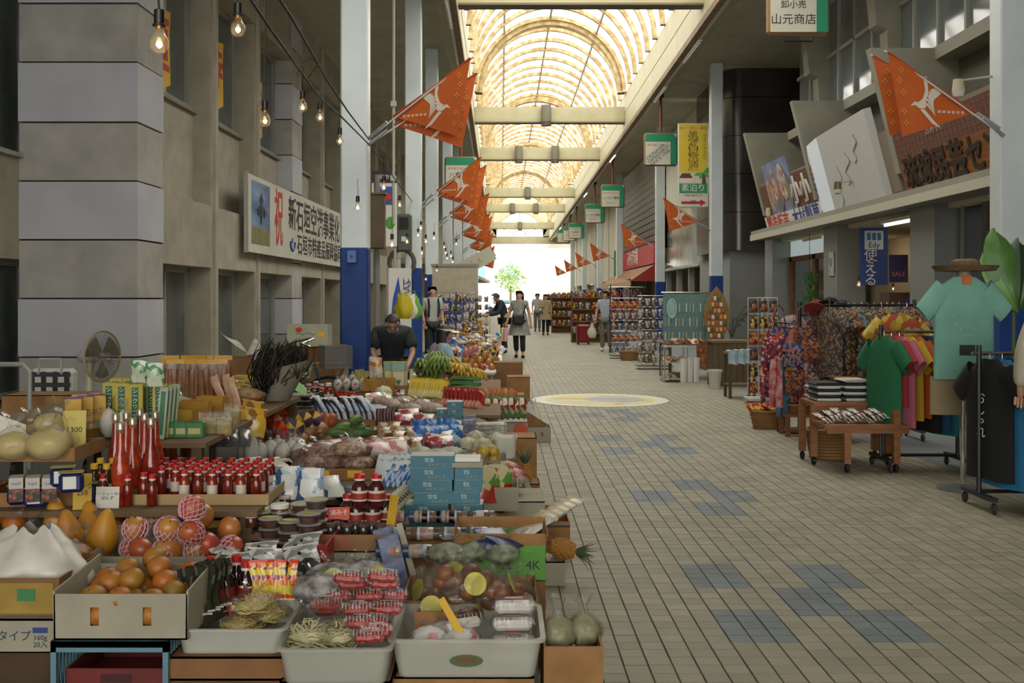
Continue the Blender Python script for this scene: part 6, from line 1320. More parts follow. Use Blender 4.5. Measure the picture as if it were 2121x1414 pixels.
hs=hangsign([],(5.15,34.2,6.28),'green-cornered hanging sign with slanted blue letters');letters('OKINAWA\nYAMASHIRO\nSINCE 1958',.15,mat('33415f',.5),hs,(-.1,-.109,-.18),(PI/2,-.7,0),ext=.002,line=.8)
for i,(px,py,tx)in enumerate(((1269,406,'ユニオン薬局'),(1232,442,'ユニオン薬局'),(1194,478,'大濱商店'),(1181,484,'石垣屋'),(1168,489,'南風'))):
 Y=5.15*F/(px-HX);q=ay(px,py,Y);hangsign([(tx,-.1,.13),('TEL 2-1234',-.32,.08)],(5.15,Y,q.z),'green-cornered hanging sign, %s after the slanted-letter one'%('first','second','third','fourth','fifth')[i])
q=ay(955,358,35);hangsign([('八重山',-.1,.2)],(q.x,35,q.z),'green-cornered hanging sign on the left behind a pennant')
# tall yellow inn sign
q=ay(1436,428,31.2);c=thing('inn_sign','tall yellow sign with outlined characters, palm picture and red arrow','sign',(q.x,31.2,q.z));SH=2.45;SW=.88
MB().bx(-SW/2,SW/2,0,.12,0,SH).build('panel',mat('cfccb8',.5),c);MB().bx(-.41,.41,-.006,0,1.0,SH-.03).build('yellow_field',mat('d8b81c',.5,'d8c34a',1),c);MB().bx(-.41,.41,-.008,0,.4,.68).build('green_band',mat('2c8a56',.5),c)
letters('安い・安心・親切',.1,RED,c,(0,-.008,2.3),ext=.002);[(letters(ch,.3,INK,c,(0,-.008,2.06-.22*k),ext=.002,off=.014),letters(ch,.3,mat('d8b81c',.5),c,(0,-.012,2.06-.22*k),ext=.002))for k,ch in enumerate('処々夏小屋')]
letters('素泊り',.24,WHITEP,c,(0,-.01,.54),ext=.002);letters('0980-88-8173',.095,mat('a03a4a',.5),c,(0,-.003,.33),ext=.002);letters('コ\nコ\nナ\nツ\nキ\nャ\nビ\nン',.1,INK,c,(.33,-.008,1.75),ext=.002,line=1)
MB().add([(-.35,-.006,.16),(.2,-.006,.16),(.2,-.006,.22),(.38,-.006,.12),(.2,-.006,.02),(.2,-.006,.08),(-.35,-.006,.08)],[(0,6,5,4,3,2,1)]).build('arrow_print',mat('b02428',.5),c);letters('2F',.17,INK,c,(0,-.009,.13),ext=.002)
MB().bx(-.38,-.05,-.009,0,.72,.86).build('hut_wall_print',mat('d8d4c4',.5),c);MB().add([(-.42,-.01,.84),(-.02,-.01,.84),(-.1,-.01,.98),(-.33,-.01,.98)],[(0,1,2,3)]).build('hut_roof_print',mat('6a2f22',.5),c)
MB().add([(.25,-.01,.68),(.38,-.01,.68),(.33,-.01,1.0),(.27,-.01,1.0)],[(0,1,2,3)]).build('palm_trunk_print',mat('6a3a2c',.5),c)
for a in(-2.6,-1.9,-.9,0,.7):MB().add([(.28,-.012,1.0),(.28+.2*math.cos(a+.3),-.012,1.02+.14*math.sin(a+.3)),(.28+.3*math.cos(a),-.012,1.02+.22*math.sin(a)),(.28+.2*math.cos(a-.3),-.012,1.02+.14*math.sin(a-.3))],[(0,1,2,3)]).build('palm_leaf_print',mat('3fa04a',.5),c)
# left side hardware around the first columns
q=ay(790,430,20);c=thing('market_board','white market notice board with black top, behind the brown fuse box','sign',(q.x,20.5,0));MB().bx(-.24,.24,0,.06,2.5,3.75).build('board',WHITEP,c);MB().bx(-.24,.24,-.006,0,3.72,3.95).build('black_header',BLACK,c);letters('石垣市公',.1,WHITEP,c,(0,-.009,3.83),ext=.002)
MB().bx(-.18,.2,-.006,0,3.3,3.65).build('blue_print',mat('2d4fa0',.5),c);MB().ball((0,-.008,3.45),(.14,.006,.09)).build('red_print',RED,c,True);MB().ball((.12,-.008,2.95),(.09,.006,.12)).build('green_print',mat('4f9a3c',.5),c,True);MB().cyl((-.2,.05,0),(-.2,.05,2.5),.03).build('post',ALU,c);MB().cyl((.2,.05,0),(.2,.05,2.5),.03).build('post',ALU,c)
q=ay(778,515,17);c=thing('fuse_box','brown metal fuse box mounted on a pole beside the first column','box',(q.x,17,q.z));MB().cbox((0,0,.43),(.3,.25,.86),.012).build('cabinet',mat('5f5038',.6,'4f422e',4),c);MB().bx(-.17,.17,-.14,.14,.86,.89).build('rain_hood',mat('6f6046',.6),c);MB().cyl((0,.17,-q.z),(0,.17,1.2),.05).build('pole',mat('7a776c',.6),c)
q=ay(838,520,22.4);c=thing('electric_meter','grey electric meter with coiled cable on the second left column','meter',(q.x,22.42,q.z));MB().cbox((0,-.1,.38),(.32,.2,.8),.04).build('case',mat('55584f',.5),c,True);MB().bx(-.1,.1,-.215,-.2,.45,.7).build('dial_window',mat('2c302c',.15),c);MB().bx(-.05,.05,-.215,-.2,.2,.3).build('plate',WHITEP,c)
MB().tube([(-.05+.26*math.cos(a),-.12+.02*math.sin(3*a),-.25+.28*math.sin(a))for a in[2*PI*i/20 for i in range(20)]],.05,7,closed=True).build('coiled_cable',mat('4a443a',.7),c,True)
c=thing('conduit_pipe','thin vertical conduit pipe between the first two left columns','pipe',(ay(815,460,20).x,20,2.9));MB().cyl((0,0,0),(0,0,RZ(7.0,20)-2.9),.03).build('pipe',mat('a5a698',.5),c);MB().bx(-.05,.05,-.05,.05,2.2,2.3).build('clip',ALU,c);MB().bx(-.05,.05,-.05,.05,.8,.9).build('clip',ALU,c)
q=ay(729,545,13.45);c=thing('column_box','small blue box on the front of the first left column','box',(q.x,13.46,q.z));MB().cbox((0,-.03,.08),(.12,.07,.16),.01).build('case',mat('3d63a8',.4),c);MB().bx(-.02,.02,-.07,-.064,.06,.1).build('slot',mat('24406f',.5),c)
q=ay(822,690,19);c=thing('drink_banner','white drink banner with blue flame and vertical letters','banner',(q.x,19.5,0));MB().bx(-.2,.22,0,.01,.9,2.05).build('cloth',WHITEP,c);MB().add([(-.17,-.004,.9),(-.02,-.004,.9),(-.05,-.004,1.3),(.02,-.004,1.6),(-.02,-.004,1.9),(-.12,-.004,1.5),(-.15,-.004,1.2)],[(0,1,2,3,4,5,6)]).build('flame_print',mat('2a49a8',.5),c);letters('SWEAT',.2,mat('2a3f7a',.5),c,(.13,-.004,1.5),(PI/2,PI/2,0),ext=.001);MB().cyl((-.22,.02,0),(-.22,.02,2.1),.012,n=6).build('pole',ALU,c)
for i,(px,m_)in enumerate(((836,mat('c9b41e',.5)),(846,mat('cfd0c8',.5)),(855,mat('5f9a3c',.5)))):
 q=ay(px,660,15.6+i*.2);c=thing('hanging_bag',('yellow plastic bag hanging by the second column','white plastic bag hanging behind the yellow one','green plastic bag hanging rightmost')[i],'bag',(q.x,q.y,q.z));blob(.13,.06,.36,m_,95+i,.8,.5,22,12,c,'bag_skin',.16);MB().tube([(-.04,0,.3),(-.03,0,.42),(.03,0,.42),(.04,0,.3)],.006,5).build('handle',m_,c);MB().cyl((0,0,.42),(0,0,.6),.005,n=5).build('hook',SOCK,c)
# fan, cart, plaid bag on the left
q=ay(212,737,7.6);c=thing('electric_fan','old cream electric fan with wire guard in front of the pier','fan',(q.x,q.y,.78));zc=q.z-.78;A=Vector((.93,-.36,0)).normalized();U=Vector((0,0,1));V=A.cross(U)
CRM=mat('a8a48c',.5);o=Vector((0,0,zc))
for sgn,nm in((1,'front_guard'),(-1,'rear_guard')):
 b=MB()
 for k in range(44):
  a=2*PI*k/44;b.tube([o+A*(sgn*(.055-.045*(r/.18)**2))+(U*math.sin(a)+V*math.cos(a))*r for r in(.03,.08,.13,.16,.18)],.0016,3)
 b.build(nm,mat('4f483a',.5),c)
MB().tube([o+(U*math.sin(a)+V*math.cos(a))*.182 for a in[2*PI*i/32 for i in range(32)]],.009,6,closed=True).build('guard_rim',mat('9c9070',.5),c,True)
for k in range(3):
 a0=k*2.09;MB().grid(lambda u,v:o+(U*math.sin(a0+u*1.1)+V*math.cos(a0+u*1.1))*(.03+.13*v)+A*(.025*(u-.5)),6,5).build('blade',mat('6f6a58',.4),c,True)
MB().tube([o-A*.05,o-A*.08,o-A*.17,o-A*.2],[.03,.055,.055,.035],14).build('motor',mat('9aa0a0',.4),c,True);MB().tube([(-.11,.045,0),(-.1,.04,zc-.05)],[.035,.025],10).build('stand',CRM,c);MB().lathe([(.1,0),(.1,.015),(.05,.03)],18,Matrix.Translation((-.11,.045,0))).build('base',CRM,c,True)
carton(.52,.34,.2,KRAFT,label='brown carton in front of the plaid bag at the left',loc=(-3.3,7.75,.6),lid=True)
q=ay(100,800,8.2);c=thing('plaid_bag','black and white plaid shopping bag at the foot of the pier','bag',(q.x-.02,8.35,.6));PW=.34;MB().cbox((0,0,.17),(PW,.14,.34),.03).build('bag_body',mat('c0c0b6',.7),c,True)
for i in range(4):MB().bx(-PW/2+.01+i*.09,-PW/2+.05+i*.09,-.073,-.07,.03,.32).build('dark_stripe',mat('2a2b2c',.8),c)
for i in range(4):MB().bx(-PW/2+.01,PW/2-.01,-.075,-.0735,.04+i*.08,.075+i*.08).build('dark_stripe',mat('333435',.8),c)
MB().tube([(-.09,-.07,.3),(-.08,-.07,.42),(.08,-.07,.42),(.09,-.07,.3)],.01,6).build('handle',mat('a8a8a0',.6),c)
c=thing('hand_cart','grey tubular hand cart at the left edge','cart',(-3.62,7.42,0));
MB().tube([(-.35,0,.3),(-.35,0,.98),(-.3,0,1.03),(.28,0,1.03),(.33,0,.98),(.33,0,.3)],.018,8).build('handle',mat('8d8f86',.4),c,True);MB().bx(-.42,.6,-.02,1.3,.56,.6).build('deck',mat('6a6c66',.5),c)
for sx in(-.3,.28):
 for sy in(.05,1.2):MB().cyl((sx,sy,.18),(sx,sy,.56),.015,n=6).build('leg',ALU,c),MB().cyl((sx-.02,sy,.1),(sx+.02,sy,.1),.1,n=14).build('wheel',BLACK,c)
# bicycle and cartons behind the stall
c=thing('bicycle','parked bicycle with chrome handlebar among cartons behind the stall','bicycle',(-2.35,11.3,0),.35);CHR=mat('b9b9b4',.15,metal=.9)
for x in(-.5,.52):
 w_=MB().tube([(x+.31*math.cos(a),0,.33+.31*math.sin(a))for a in[2*PI*i/24 for i in range(24)]],.018,6,closed=True).build('wheel',BLACK,c,True);b=MB()
 for k in range(14):b.cyl((x,0,.33),(x+.3*math.cos(k*PI/7),0,.33+.3*math.sin(k*PI/7)),.0015,n=3)
 b.build('spokes',CHR,w_)
for a,b_ in(((-.5,0,.33),(-.12,0,.3)),((-.12,0,.3),(-.22,0,.82)),((-.12,0,.3),(.36,0,.75)),((-.2,0,.72),(.36,0,.78)),((.36,0,.8),(.52,0,.33)),((-.5,0,.33),(-.2,0,.7))):MB().cyl(a,b_,.016,n=8).build('frame_tube',mat('3f5a6a',.4),c)
MB().tube([(.28,-.26,.98),(.2,-.24,1.02),(.34,-.1,1.06),(.35,.1,1.06),(.2,.24,1.02),(.1,.26,.98)],.013,7).build('handlebar',CHR,c,True);MB().ball((-.24,0,.86),(.13,.08,.04)).build('saddle',BLACK,c,True);MB().box((.6,0,.86),(.3,.34,.24)).build('basket',mat('6a6c68',.4,metal=.5,alpha=.6),c)
c=carton(.48,.36,.26,mat('a8a68c',.8,'b5b49c',6),label='fruit carton with yellow sun print on top of the back stack',loc=(ay(636,718,12.6).x,12.8,.92));MB().ball((.16,-.182,.14),(.04,.004,.04)).build('sun_print',YEL,c);MB().ball((-.1,-.182,.2),(.04,.004,.03)).build('red_dot_print',RED,c);front_text(c,'〜〜',.12,mat('4f7a4a',.7),.36,.14,-.02)
carton(.7,.5,.92,KRAFT2,label='tall stack carton under the fruit carton behind the bicycle',loc=(ay(640,718,12.6).x,13.0,0),lid=True);carton(.4,.34,.74,KRAFT,label='tall brown carton next to the bicycle saddle',loc=(-2.0,12.4,0),lid=True)
c=thing('green_sheet','bright green plastic sheet draped over folded cartons','sheet',(-1.95,9.7,.62));MB().grid(lambda u,v:((u-.5)*.5,(v-.5)*.3,.16*math.sin(2.6*u+1)+.04*math.sin(9*v)),10,8).build('sheet',mat('5f9a3a',.5,'7fb55a',7),c,True);
carton(.5,.3,.02,mat('8a6f48',.8,'4f6a5a',3),label='flattened carton with green print leaning on the bicycle',loc=(-2.05,10.1,.86)).rotation_euler=(.5,.3,.2)
carton(.5,.4,.6,KRAFT2,label='brown carton under the green plastic sheet',loc=(-1.95,9.8,0),lid=True)
# ================================================================ right-hand shops: clothes racks, tables, displays
BLKM=mat('1a1b1d',.4);WD=mat('8f5c30',.55,'7a4a24',5,stretch=(1,1,6));WICK=mat('9a7340',.7,'7c5a30',60,stretch=(1,1,3))
def tee_mesh(m,L=.7,w=.44,seed=0,sl=.2):
 rr=random.Random(seed);p=[rr.uniform(0,6)for _ in range(3)];b=MB()
 def body(u,v):
  a=2*PI*u;top=max(0,(v-.86)/.14);wv=(1-.62*top**1.3)*(1+.04*(1-v));th=.05*(1-.5*top)*(1+.25*math.sin(4*a+p[0]+2*v)*(1-v))
  return(w/2*wv*math.cos(a),th*math.sin(a),-L+L*v+(.0 if v<1 else 0))
 b.grid(body,20,12,cu=True)
 for sx in(-1,1):
  b.grid(lambda u,v:(sx*(w*.34+.17*v+.06*(1-.15*v)*math.cos(2*PI*u)),(.045-.01*v)*math.sin(2*PI*u),-.1-sl*.8*v+.075*(1-.15*v)*math.cos(2*PI*u)),10,4,cu=True)
 return b.mesh('garment',m,True,80)
def garment(key,m,L=.7,w=.44,seed=0,name='tee_shirt',cat='shirt',pr=None):
 def mk():
  c=T(name,cat);put('fabric',tee_mesh(m,L,w,seed),c);MB().tube([(-.17,0,-.045),(0,0,.0),(.17,0,-.045)],.005,5).build('hanger',mat('8a6a4a',.5),c);MB().tube([(0,0,0),(0,0,.035),(.014,0,.05),(.0,0,.065)],.003,5).build('hanger_hook',CHR,c,True)
  if pr:letters(pr,.09,WHITEP,c,(0,-.056,-L*.5),ext=.001,line=.85)
  return c
 return key,mk
def rack(x0,x1,y,z,label,chrome=True):
 c=thing('clothes_rack',label,'rack',((x0+x1)/2,y,0));w_=x1-x0
 MB().cyl((-w_/2-.05,0,z),(w_/2+.05,0,z),.014,n=8).build('rail',CHR if chrome else BLKM,c)
 for sx in(-1,1):
  MB().cyl((sx*w_/2,0,.1),(sx*w_/2,0,z+.06),.018,n=8).build('post',BLKM,c);MB().box((sx*w_/2,0,.1),(.04,.5,.03)).build('foot',BLKM,c)
  for sy in(-1,1):MB().ball((sx*w_/2,sy*.23,.04),(.022,.035,.04),10,8).build('caster',mat('55565a',.25,metal=.7),c,True)
 MB().cyl((-w_/2,0,.12),(w_/2,0,.12),.014,n=8).build('lower_bar',BLKM,c);return c
rack(3.4,4.4,7.55,1.10,'chrome-railed black rack of dark shirts at the right edge');rack(3.33,4.0,9.3,1.2,'black rack of many-coloured shirts behind the front rack');rack(3.5,4.4,11.3,1.42,'dark rack of patterned shirts behind the hats',False)
def hangrow(items,x0,dx,y,z,where):
 for i,(k,m_,L,nm)in enumerate(items):K(*garment(k,m_,L,.46,i),(x0+i*dx,y+J(.02),z-.02),PI/2+.25+J(.06),nm+where,sc=1)
BK=mat('18191c',.85);hangrow([('tA',BK,.85,'black long shirt with white print, leftmost'),('tB',mat('2f7fae',.8),.9,'bright blue shirt'),('tC',mat('1d1e22',.85),.82,'black shirt beside the blue one'),('tD',BK,.85,'second black shirt after the blue one'),('tE',mat('8a8478',.8),.8,'grey-beige shirt'),('tF',mat('202124',.85),.84,'black shirt near the end'),('tF',None,.84,'black shirt at the end')],3.47,.085,7.55,1.08,' on the chrome front rack')
letters('お\nし\nゃ\nれ',.1,WHITEP,TPL['tA'],(.02,.062,-.4),(PI/2,0,PI),ext=.001,line=.8)
hangrow([('sG',mat('1f6a44',.8),.85,'dark green shirt, leftmost'),('sR',mat('a8302f',.8),.6,'red shirt'),('sP',mat('c06a80',.8),.78,'pink shirt'),('sY',mat('c9a42c',.8),.72,'yellow shirt'),('sO',mat('c25a22',.8),.7,'orange shirt'),('sK',BK,.82,'black shirt'),('sB',mat('2a4f86',.8),.8,'navy blue shirt'),('sT',mat('1f6f80',.8),.85,'teal shirt'),('sW',mat('b5b4ac',.8),.8,'white shirt'),('sK2',mat('232428',.85),.8,'charcoal shirt')],3.35,.07,9.3,1.18,' on the many-coloured rack')
PT=[printed(c_,48,.8,s_,coat=0)for s_,c_ in enumerate((('3a3f5a','8a7a5a','5a3a2a'),('5a3f2a','8f7f64','2a2f3a'),('6a3a24','9a6a3a','3a2f2a'),('2f3a4a','6a7a7a','8a8a7a'),('4a4a3a','8f8a5a','5f3f2f')))]
for i in range(13):K(*garment('pt%d'%(i%5),PT[i%5],.75,.46,i,'patterned_shirt'),(3.5+i*.068,11.3+J(.02),1.4),PI/2+.3+J(.06),'dark patterned island shirt on the rack behind the hats','patterned island shirts')
K(*garment('yf',printed(('c9a42c','b58f22','b5553a','d0b85a'),16,.8,6,coat=0),.75,.5,4,'yellow_floral_shirt'),(3.85,10.3,1.34),.2,'yellow floral dress shirt on a form beside the coloured rack')
MB().cyl((0,0,-1.34),(0,0,0),.014,n=6).build('stand_pole',BLKM,TPL['yf'])
# mannequin with mint shirt, straw hat, shorts
c=thing('mannequin','mint green shirt on a display form at the right','mannequin',(3.62,8.3,0));MINT=mat('7fb5a4',.8,'76aa9a',5)
put('mint_shirt',tee_mesh(MINT,.8,.46,3,.24),c,(0,0,1.66));MB().cyl((0,.02,.05),(0,.02,1.6),.02,n=8).build('pole',CHR,c);MB().lathe([(.2,0),(.2,.012),(.02,.03)],20).build('base',mat('8d8f8c',.3,metal=.6),c,True);MB().bx(-.06,.06,-.066,-.062,1.05,1.13).build('price_card',mat('2a2f30',.6),c);MB().bx(-.03,.04,-.05,-.044,1.6,1.67).build('orange_tag',mat('c9682c',.6),c)
MB().lathe([(.05,1.6),(.045,1.72)],12).build('neck_form',mat('b5a890',.6),c,True)
for k in range(9):t=k/8;MB().box((-.12+.24*t,-.07,1.35-.16*math.sin(PI*t)*(1 if k%2 else .9)),(.022,.004,.01),0).build('shark_print',mat('a8c2a8',.7),c)
c=thing('straw_hat','wide straw hat on top of the mint shirt form','hat',(3.63,8.3,1.70));MB().lathe([(.25,.045),(.22,.005),(.12,.0),(.118,.012),(.105,.08),(.06,.1),(.005,.1)],24).build('hat_body',mat('6f5a3a',.8,'5c4a2e',30),c,True);MB().lathe([(.112,.012),(.11,.04)],24,cap=False).build('hat_band',mat('2f2a22',.7),c,True)
K('shorts',lambda:(lambda c:(MB().grid(lambda u,v:(.17*math.cos(2*PI*u),.06*math.sin(2*PI*u),-.3*v),16,5,cu=True).build('fabric',mat('9a8a6a',.8),c,True),c)[1])(T('beige_shorts','shorts')),(3.55,8.36,.88),0,'beige shorts hanging under the mint shirt')
# big green leaf
c=thing('leaf_decoration','large green artificial leaf beside the right column','plant',(5.12,10.6,1.35));LFM=mat('55803a',.45,'3f6a2c',5)
for a,L_,w_,m_ in((-.2,.85,.2,LFM),(.1,.75,.16,mat('2a3f26',.5)),(.35,.7,.18,LFM),(-.45,.6,.15,mat('6a9a48',.45))):MB().grid(lambda u,v:(L_*v*math.sin(a)+(u-.5)*2*w_*math.sin(PI*v)**.7,-.1+.12*abs(u-.5)+.15*v*v,L_*v),7,9).build('leaf',m_,c,True)
MB().cyl((0,0,-1.35),(0,0,.2),.02,n=8).build('stem',mat('4a5a34',.6),c)
# wooden stepped table with folded shirts
c=thing('wooden_table','stepped wooden display table on casters with folded shirts','table',(3.12,9.5,0))
for k in range(3):MB().box((0,-.4+.14*k,.4),(.72,.13,.03)).build('plank',WD,c)
for k in range(3):MB().box((0.02,.02+.15*k,.55),(.72,.14,.03)).build('plank',WD,c)
for x,y,h_ in((-.16,-.42,.39),(.26,-.42,.54),(-.32,.0,.54),(.34,.0,.54),(-.32,.36,.54),(.36,.38,.54)):MB().box((x,y,h_/2+.04),(.055,.055,h_-.08)).build('leg',WD,c);MB().ball((x,y,.04),(.025,.035,.04),10,8).build('caster',BLKM,c,True)
MB().bx(-.34,.36,-.46,-.43,.34,.39).build('apron',WD,c);MB().bx(-.3,.36,-.03,0,.48,.54).build('apron',WD,c)
STR=[mat('c9c9c0',.8),mat('26272b',.8),mat('8fa9b5',.8),mat('b5b0a0',.8)]
def folded(m_):
 c=T('folded_shirt','shirt');MB().grid(lambda u,v:(.12*math.cos(2*PI*u),.14*(v-.5)*2,.014+.014*math.sin(2*PI*u)),10,4,cu=True).build('fabric',m_,c,True);MB().cbox((0,0,.014),(.22,.28,.026),.01).build('fold',m_,c,True);return c
for j,(x,y,n_)in enumerate(((2.95,9.68,6),(3.2,9.68,7),(3.38,9.7,6),(3.0,9.95,4),(3.3,9.95,5))):
 for k in range(n_):K('fold%d'%((k+j)%4 if k==n_-1 else k%2),lambda q_=((k+j)%4 if k==n_-1 else k%2):folded(STR[q_]),(x+J(.01),y,.566+k*.028),J(.06),'folded %s shirt in the stacks on the stepped table'%('white','black','pale blue','beige')[(k+j)%4 if k==n_-1 else k%2],'folded shirts '+('white','black','blue','beige')[(k+j)%4 if k==n_-1 else k%2])
SOX=printed(('b5b0a4','4a3a34','8f8a80','d0ccc0','6a2f24'),40,.8,12,coat=0)
for i in range(9):K('sock',lambda:pouch(.08,.2,.03,SOX,'folded_cloth','cloth'),(2.84+i*.06,9.12+J(.02),.42+.02*(i%3)),.4+J(.2),'small folded patterned cloth on the lower step','folded cloths',tilt=(-1.2,0))
# baskets
def basket(r,h,name='wicker_basket',sq=1):
 c=T(name,'basket');b=MB();n_=9
 for k in range(n_):rr_=r*(.8+.2*k/(n_-1));b.tube([(rr_*math.cos(a)+.004*(1 if i%2^k%2 else-1)*math.cos(a),sq*(rr_*math.sin(a)),h*(k+.5)/n_)for i,a in enumerate([2*PI*i/28 for i in range(28)])],h/n_*.55,5,closed=True)
 b.build('weave',WICK,c,True);MB().lathe([(r*.78,0),(r*.95,h*.95)],24).add([],[]).build('lining',mat('6f5230',.8),c,True).scale=(1,sq,1);MB().tube([(r*1.02*math.cos(a),sq*r*1.02*math.sin(a),h)for a in[2*PI*i/28 for i in range(28)]],.014,6,closed=True).build('rim',WICK,c,True);return c
K('bask',lambda:basket(.2,.26),(3.07,9.95,0),0,'large round wicker basket under the stepped table');K('baskO',lambda:basket(.21,.2,'oval_wicker_basket',.65),(3.08,12.2,0),0,'oval wicker basket with handles full of red cloth on the floor');K('baskS',lambda:basket(.13,.09,'shallow_basket',.8),(3.27,11.6,.24),0,'shallow basket of postcards on the small wooden stool');K('baskS',None,(3.65,11.2,.55),0,'shallow basket of small bags beside the purses',sc=1.3);K('baskS',None,(3.52,11.0,.2),0,'shallow basket between stool and stepped table')
c=thing('wooden_stool','small pale wooden stool carrying a basket of postcards','stool',(3.27,11.6,0));
for k in range(3):MB().box((0,-.11+k*.11,.225),(.4,.1,.025)).build('plank',WD,c)
for sx in(-1,1):
 for sy in(-1,1):MB().box((sx*.17,sy*.13,.105),(.045,.045,.21)).build('leg',WD,c)
MB().box((0,-.13,.06),(.32,.02,.03)).build('stretcher',WD,c);MB().box((.2,.16,.2),(.03,.03,.4)).build('back_post',WD,c)
CARDP=printed(('b5b0a4','3a4a6a','a8402f','d0ccc0','2a2f3a'),30,.6,14)
for i in range(14):K('pcard',lambda:pouch(.07,.1,.008,CARDP,'postcard','card'),(3.17+i*.016,11.6+J(.02),.29),1.2+J(.1),'postcard packet in the shallow basket on the stool','postcard packets',tilt=(-.3,0))
for i in range(8):K('redcl',lambda:pouch(.12,.2,.05,printed(('a82c2a','c9a42c','8a1f24','3a2a34'),14,.8,16,coat=0),'red_cloth_pouch','cloth'),(2.95+i*.035,12.2+J(.05),.16),.8+J(.4),'red and yellow cloth pouch in the oval basket','basket cloth pouches',tilt=(-.9,0))
# hanging purses and scarves
def purse(m_):
 c=T('fabric_purse','purse');put('purse_body',pouch_mesh(.22,.26,.09,m_,seed=7),c,(0,0,-.5));MB().tube([(-.09,0,-.26),(-.05,0,-.05),(0,0,0),(.05,0,-.05),(.09,0,-.26)],.009,5).build('strap',m_,c,True);return c
def scarf(m_):
 c=T('hanging_scarf','scarf');MB().grid(lambda u,v:((u-.5)*.12*(1+.3*v),.02*math.sin(9*u+3*v),-.62*v),8,8).build('fabric',m_,c,True);return c
c=thing('purse_stand','dark stand hung with colourful purses and scarves','stand',(3.35,11.9,0));MB().cyl((0,0,.03),(0,0,1.45),.022,n=8).build('post',BLKM,c);MB().lathe([(.25,0),(.25,.02),(.03,.05)],20).build('base',BLKM,c,True)
for a in range(6):MB().cyl((0,0,1.3-.05*a),(.4*math.cos(a*1.05+.3),.25*math.sin(a*1.05+.3),1.33-.05*a),.01,n=6).build('arm',BLKM,c)
PM=[printed(c_,42,.8,20+i,coat=0)for i,c_ in enumerate((('a8302c','6a1f24','c9a08a','3a2f5a'),('2f3a6a','6a7a9a','a85a3a','1f2440'),('8a4428','9a6a3a','5a2420','3a2f45'),('3a3a3a','8a6a5a','5a2f3a','a89a8a')))]
PN=('red','navy','orange','grey-brown');PPOS=((3.0,11.6,1.32),(3.18,11.5,1.25),(3.36,11.45,1.3),(3.52,11.55,1.28),(3.65,11.5,1.2),(2.98,11.7,.98),(3.2,11.55,.95),(3.42,11.5,.98),(3.6,11.5,.92),(3.08,11.75,1.42),(3.3,11.6,1.42),(3.74,11.5,1.3))
for i,(x,y,z)in enumerate(PPOS):K('purse%d'%(i%4),lambda i=i:purse(PM[i%4]),(x,y,z),J(.5),'%s patterned fabric purse hanging on the purse stand'%PN[i%4],PN[i%4]+' purses')
for i in range(10):K('scarf%d'%(i%4),lambda i=i:scarf((PM[i%4],mat('a82830',.8,'c9a0a0',12),mat('3f6a86',.8),mat('c9a43a',.8))[i%4]),(2.92+i*.085,11.65+J(.1),1.02-.1*(i%3)),J(.6),'%s scarf hanging low on the purse stand'%('patterned','red floral','blue','yellow')[i%4],('patterned','red floral','blue','yellow')[i%4]+' scarves')
for i,(x,m_,l_)in enumerate(((3.42,mat('7a2426',.8),'dark red felt hat on top of the purse stand'),(3.55,BK,'black brimmed hat beside the red one'),(3.66,mat('2a2430',.8),'dark hat at the end of the hat row'))):
 K('hat%d'%i,lambda m_=m_:(lambda c:(MB().lathe([(.14,0),(.14,.01),(.09,.015),(.085,.08),(.05,.11),(.005,.115)],20).build('hat_body',m_,c,True),MB().lathe([(.092,.014),(.09,.035)],20,cap=False).build('hat_band',BLKM,c,True),c)[2])(T('felt_hat','hat')),(x,11.5-i*.05,1.36+.03*(i%2)),0,l_);o_=TPL['hat%d'%i];o_.rotation_euler=(-.5,.4,0)
# white wire rack with snack packets
def gridrack(x,y,w_,h_,label,m_,rows,cols,packs,z0=.12,name='wire_rack'):
 c=thing(name,label,'rack',(x,y,0));b=MB()
 for i in range(cols+1):b.cyl((-w_/2+w_*i/cols,0,z0),(-w_/2+w_*i/cols,0,h_),.006,n=5)
 for j in range(rows+1):b.cyl((-w_/2,0,z0+(h_-z0)*j/rows),(w_/2,0,z0+(h_-z0)*j/rows),.006,n=5)
 b.build('wire_grid',m_,c);MB().box((0,0,.06),(w_*1.1,.4,.03)).build('base',m_,c);MB().cyl((0,.02,.06),(0,.02,h_),.02,n=8).build('post',m_,c)
 for j in range(rows):
  for i in range(cols):
   k=(i*3+j*5)%len(packs);K(packs[k][0],packs[k][1],(x-w_/2+w_*(i+.5)/cols,y-.05,z0+(h_-z0)*(j+.12)/rows),J(.15),packs[k][2]+' hanging on the '+label,packs[k][2]+' on '+label[:24],sc=packs[k][3]if len(packs[k])>3 else None)
 return c
RP=lambda:pouch(.12,.16,.05,printed(('9a241c','6a1a18','b55a2c','c9a43a'),20,.35,30),'red_snack_packet');YPK=lambda:pouch(.12,.16,.05,printed(('b5962a','c9b04a','7a2f1c','3a2a1c'),20,.35,31),'yellow_snack_packet');DK=lambda:pouch(.12,.16,.05,printed(('3a2420','5a3a2a','8a5a34'),20,.35,32),'brown_snack_packet')
gridrack(3.75,15.2,.42,1.5,'white wire rack near the purses',mat('c9cac4',.4),6,3,[('rp',RP,'red snack packet'),('dk',DK,'dark brown snack packet'),('ypk',YPK,'yellow snack packet')])
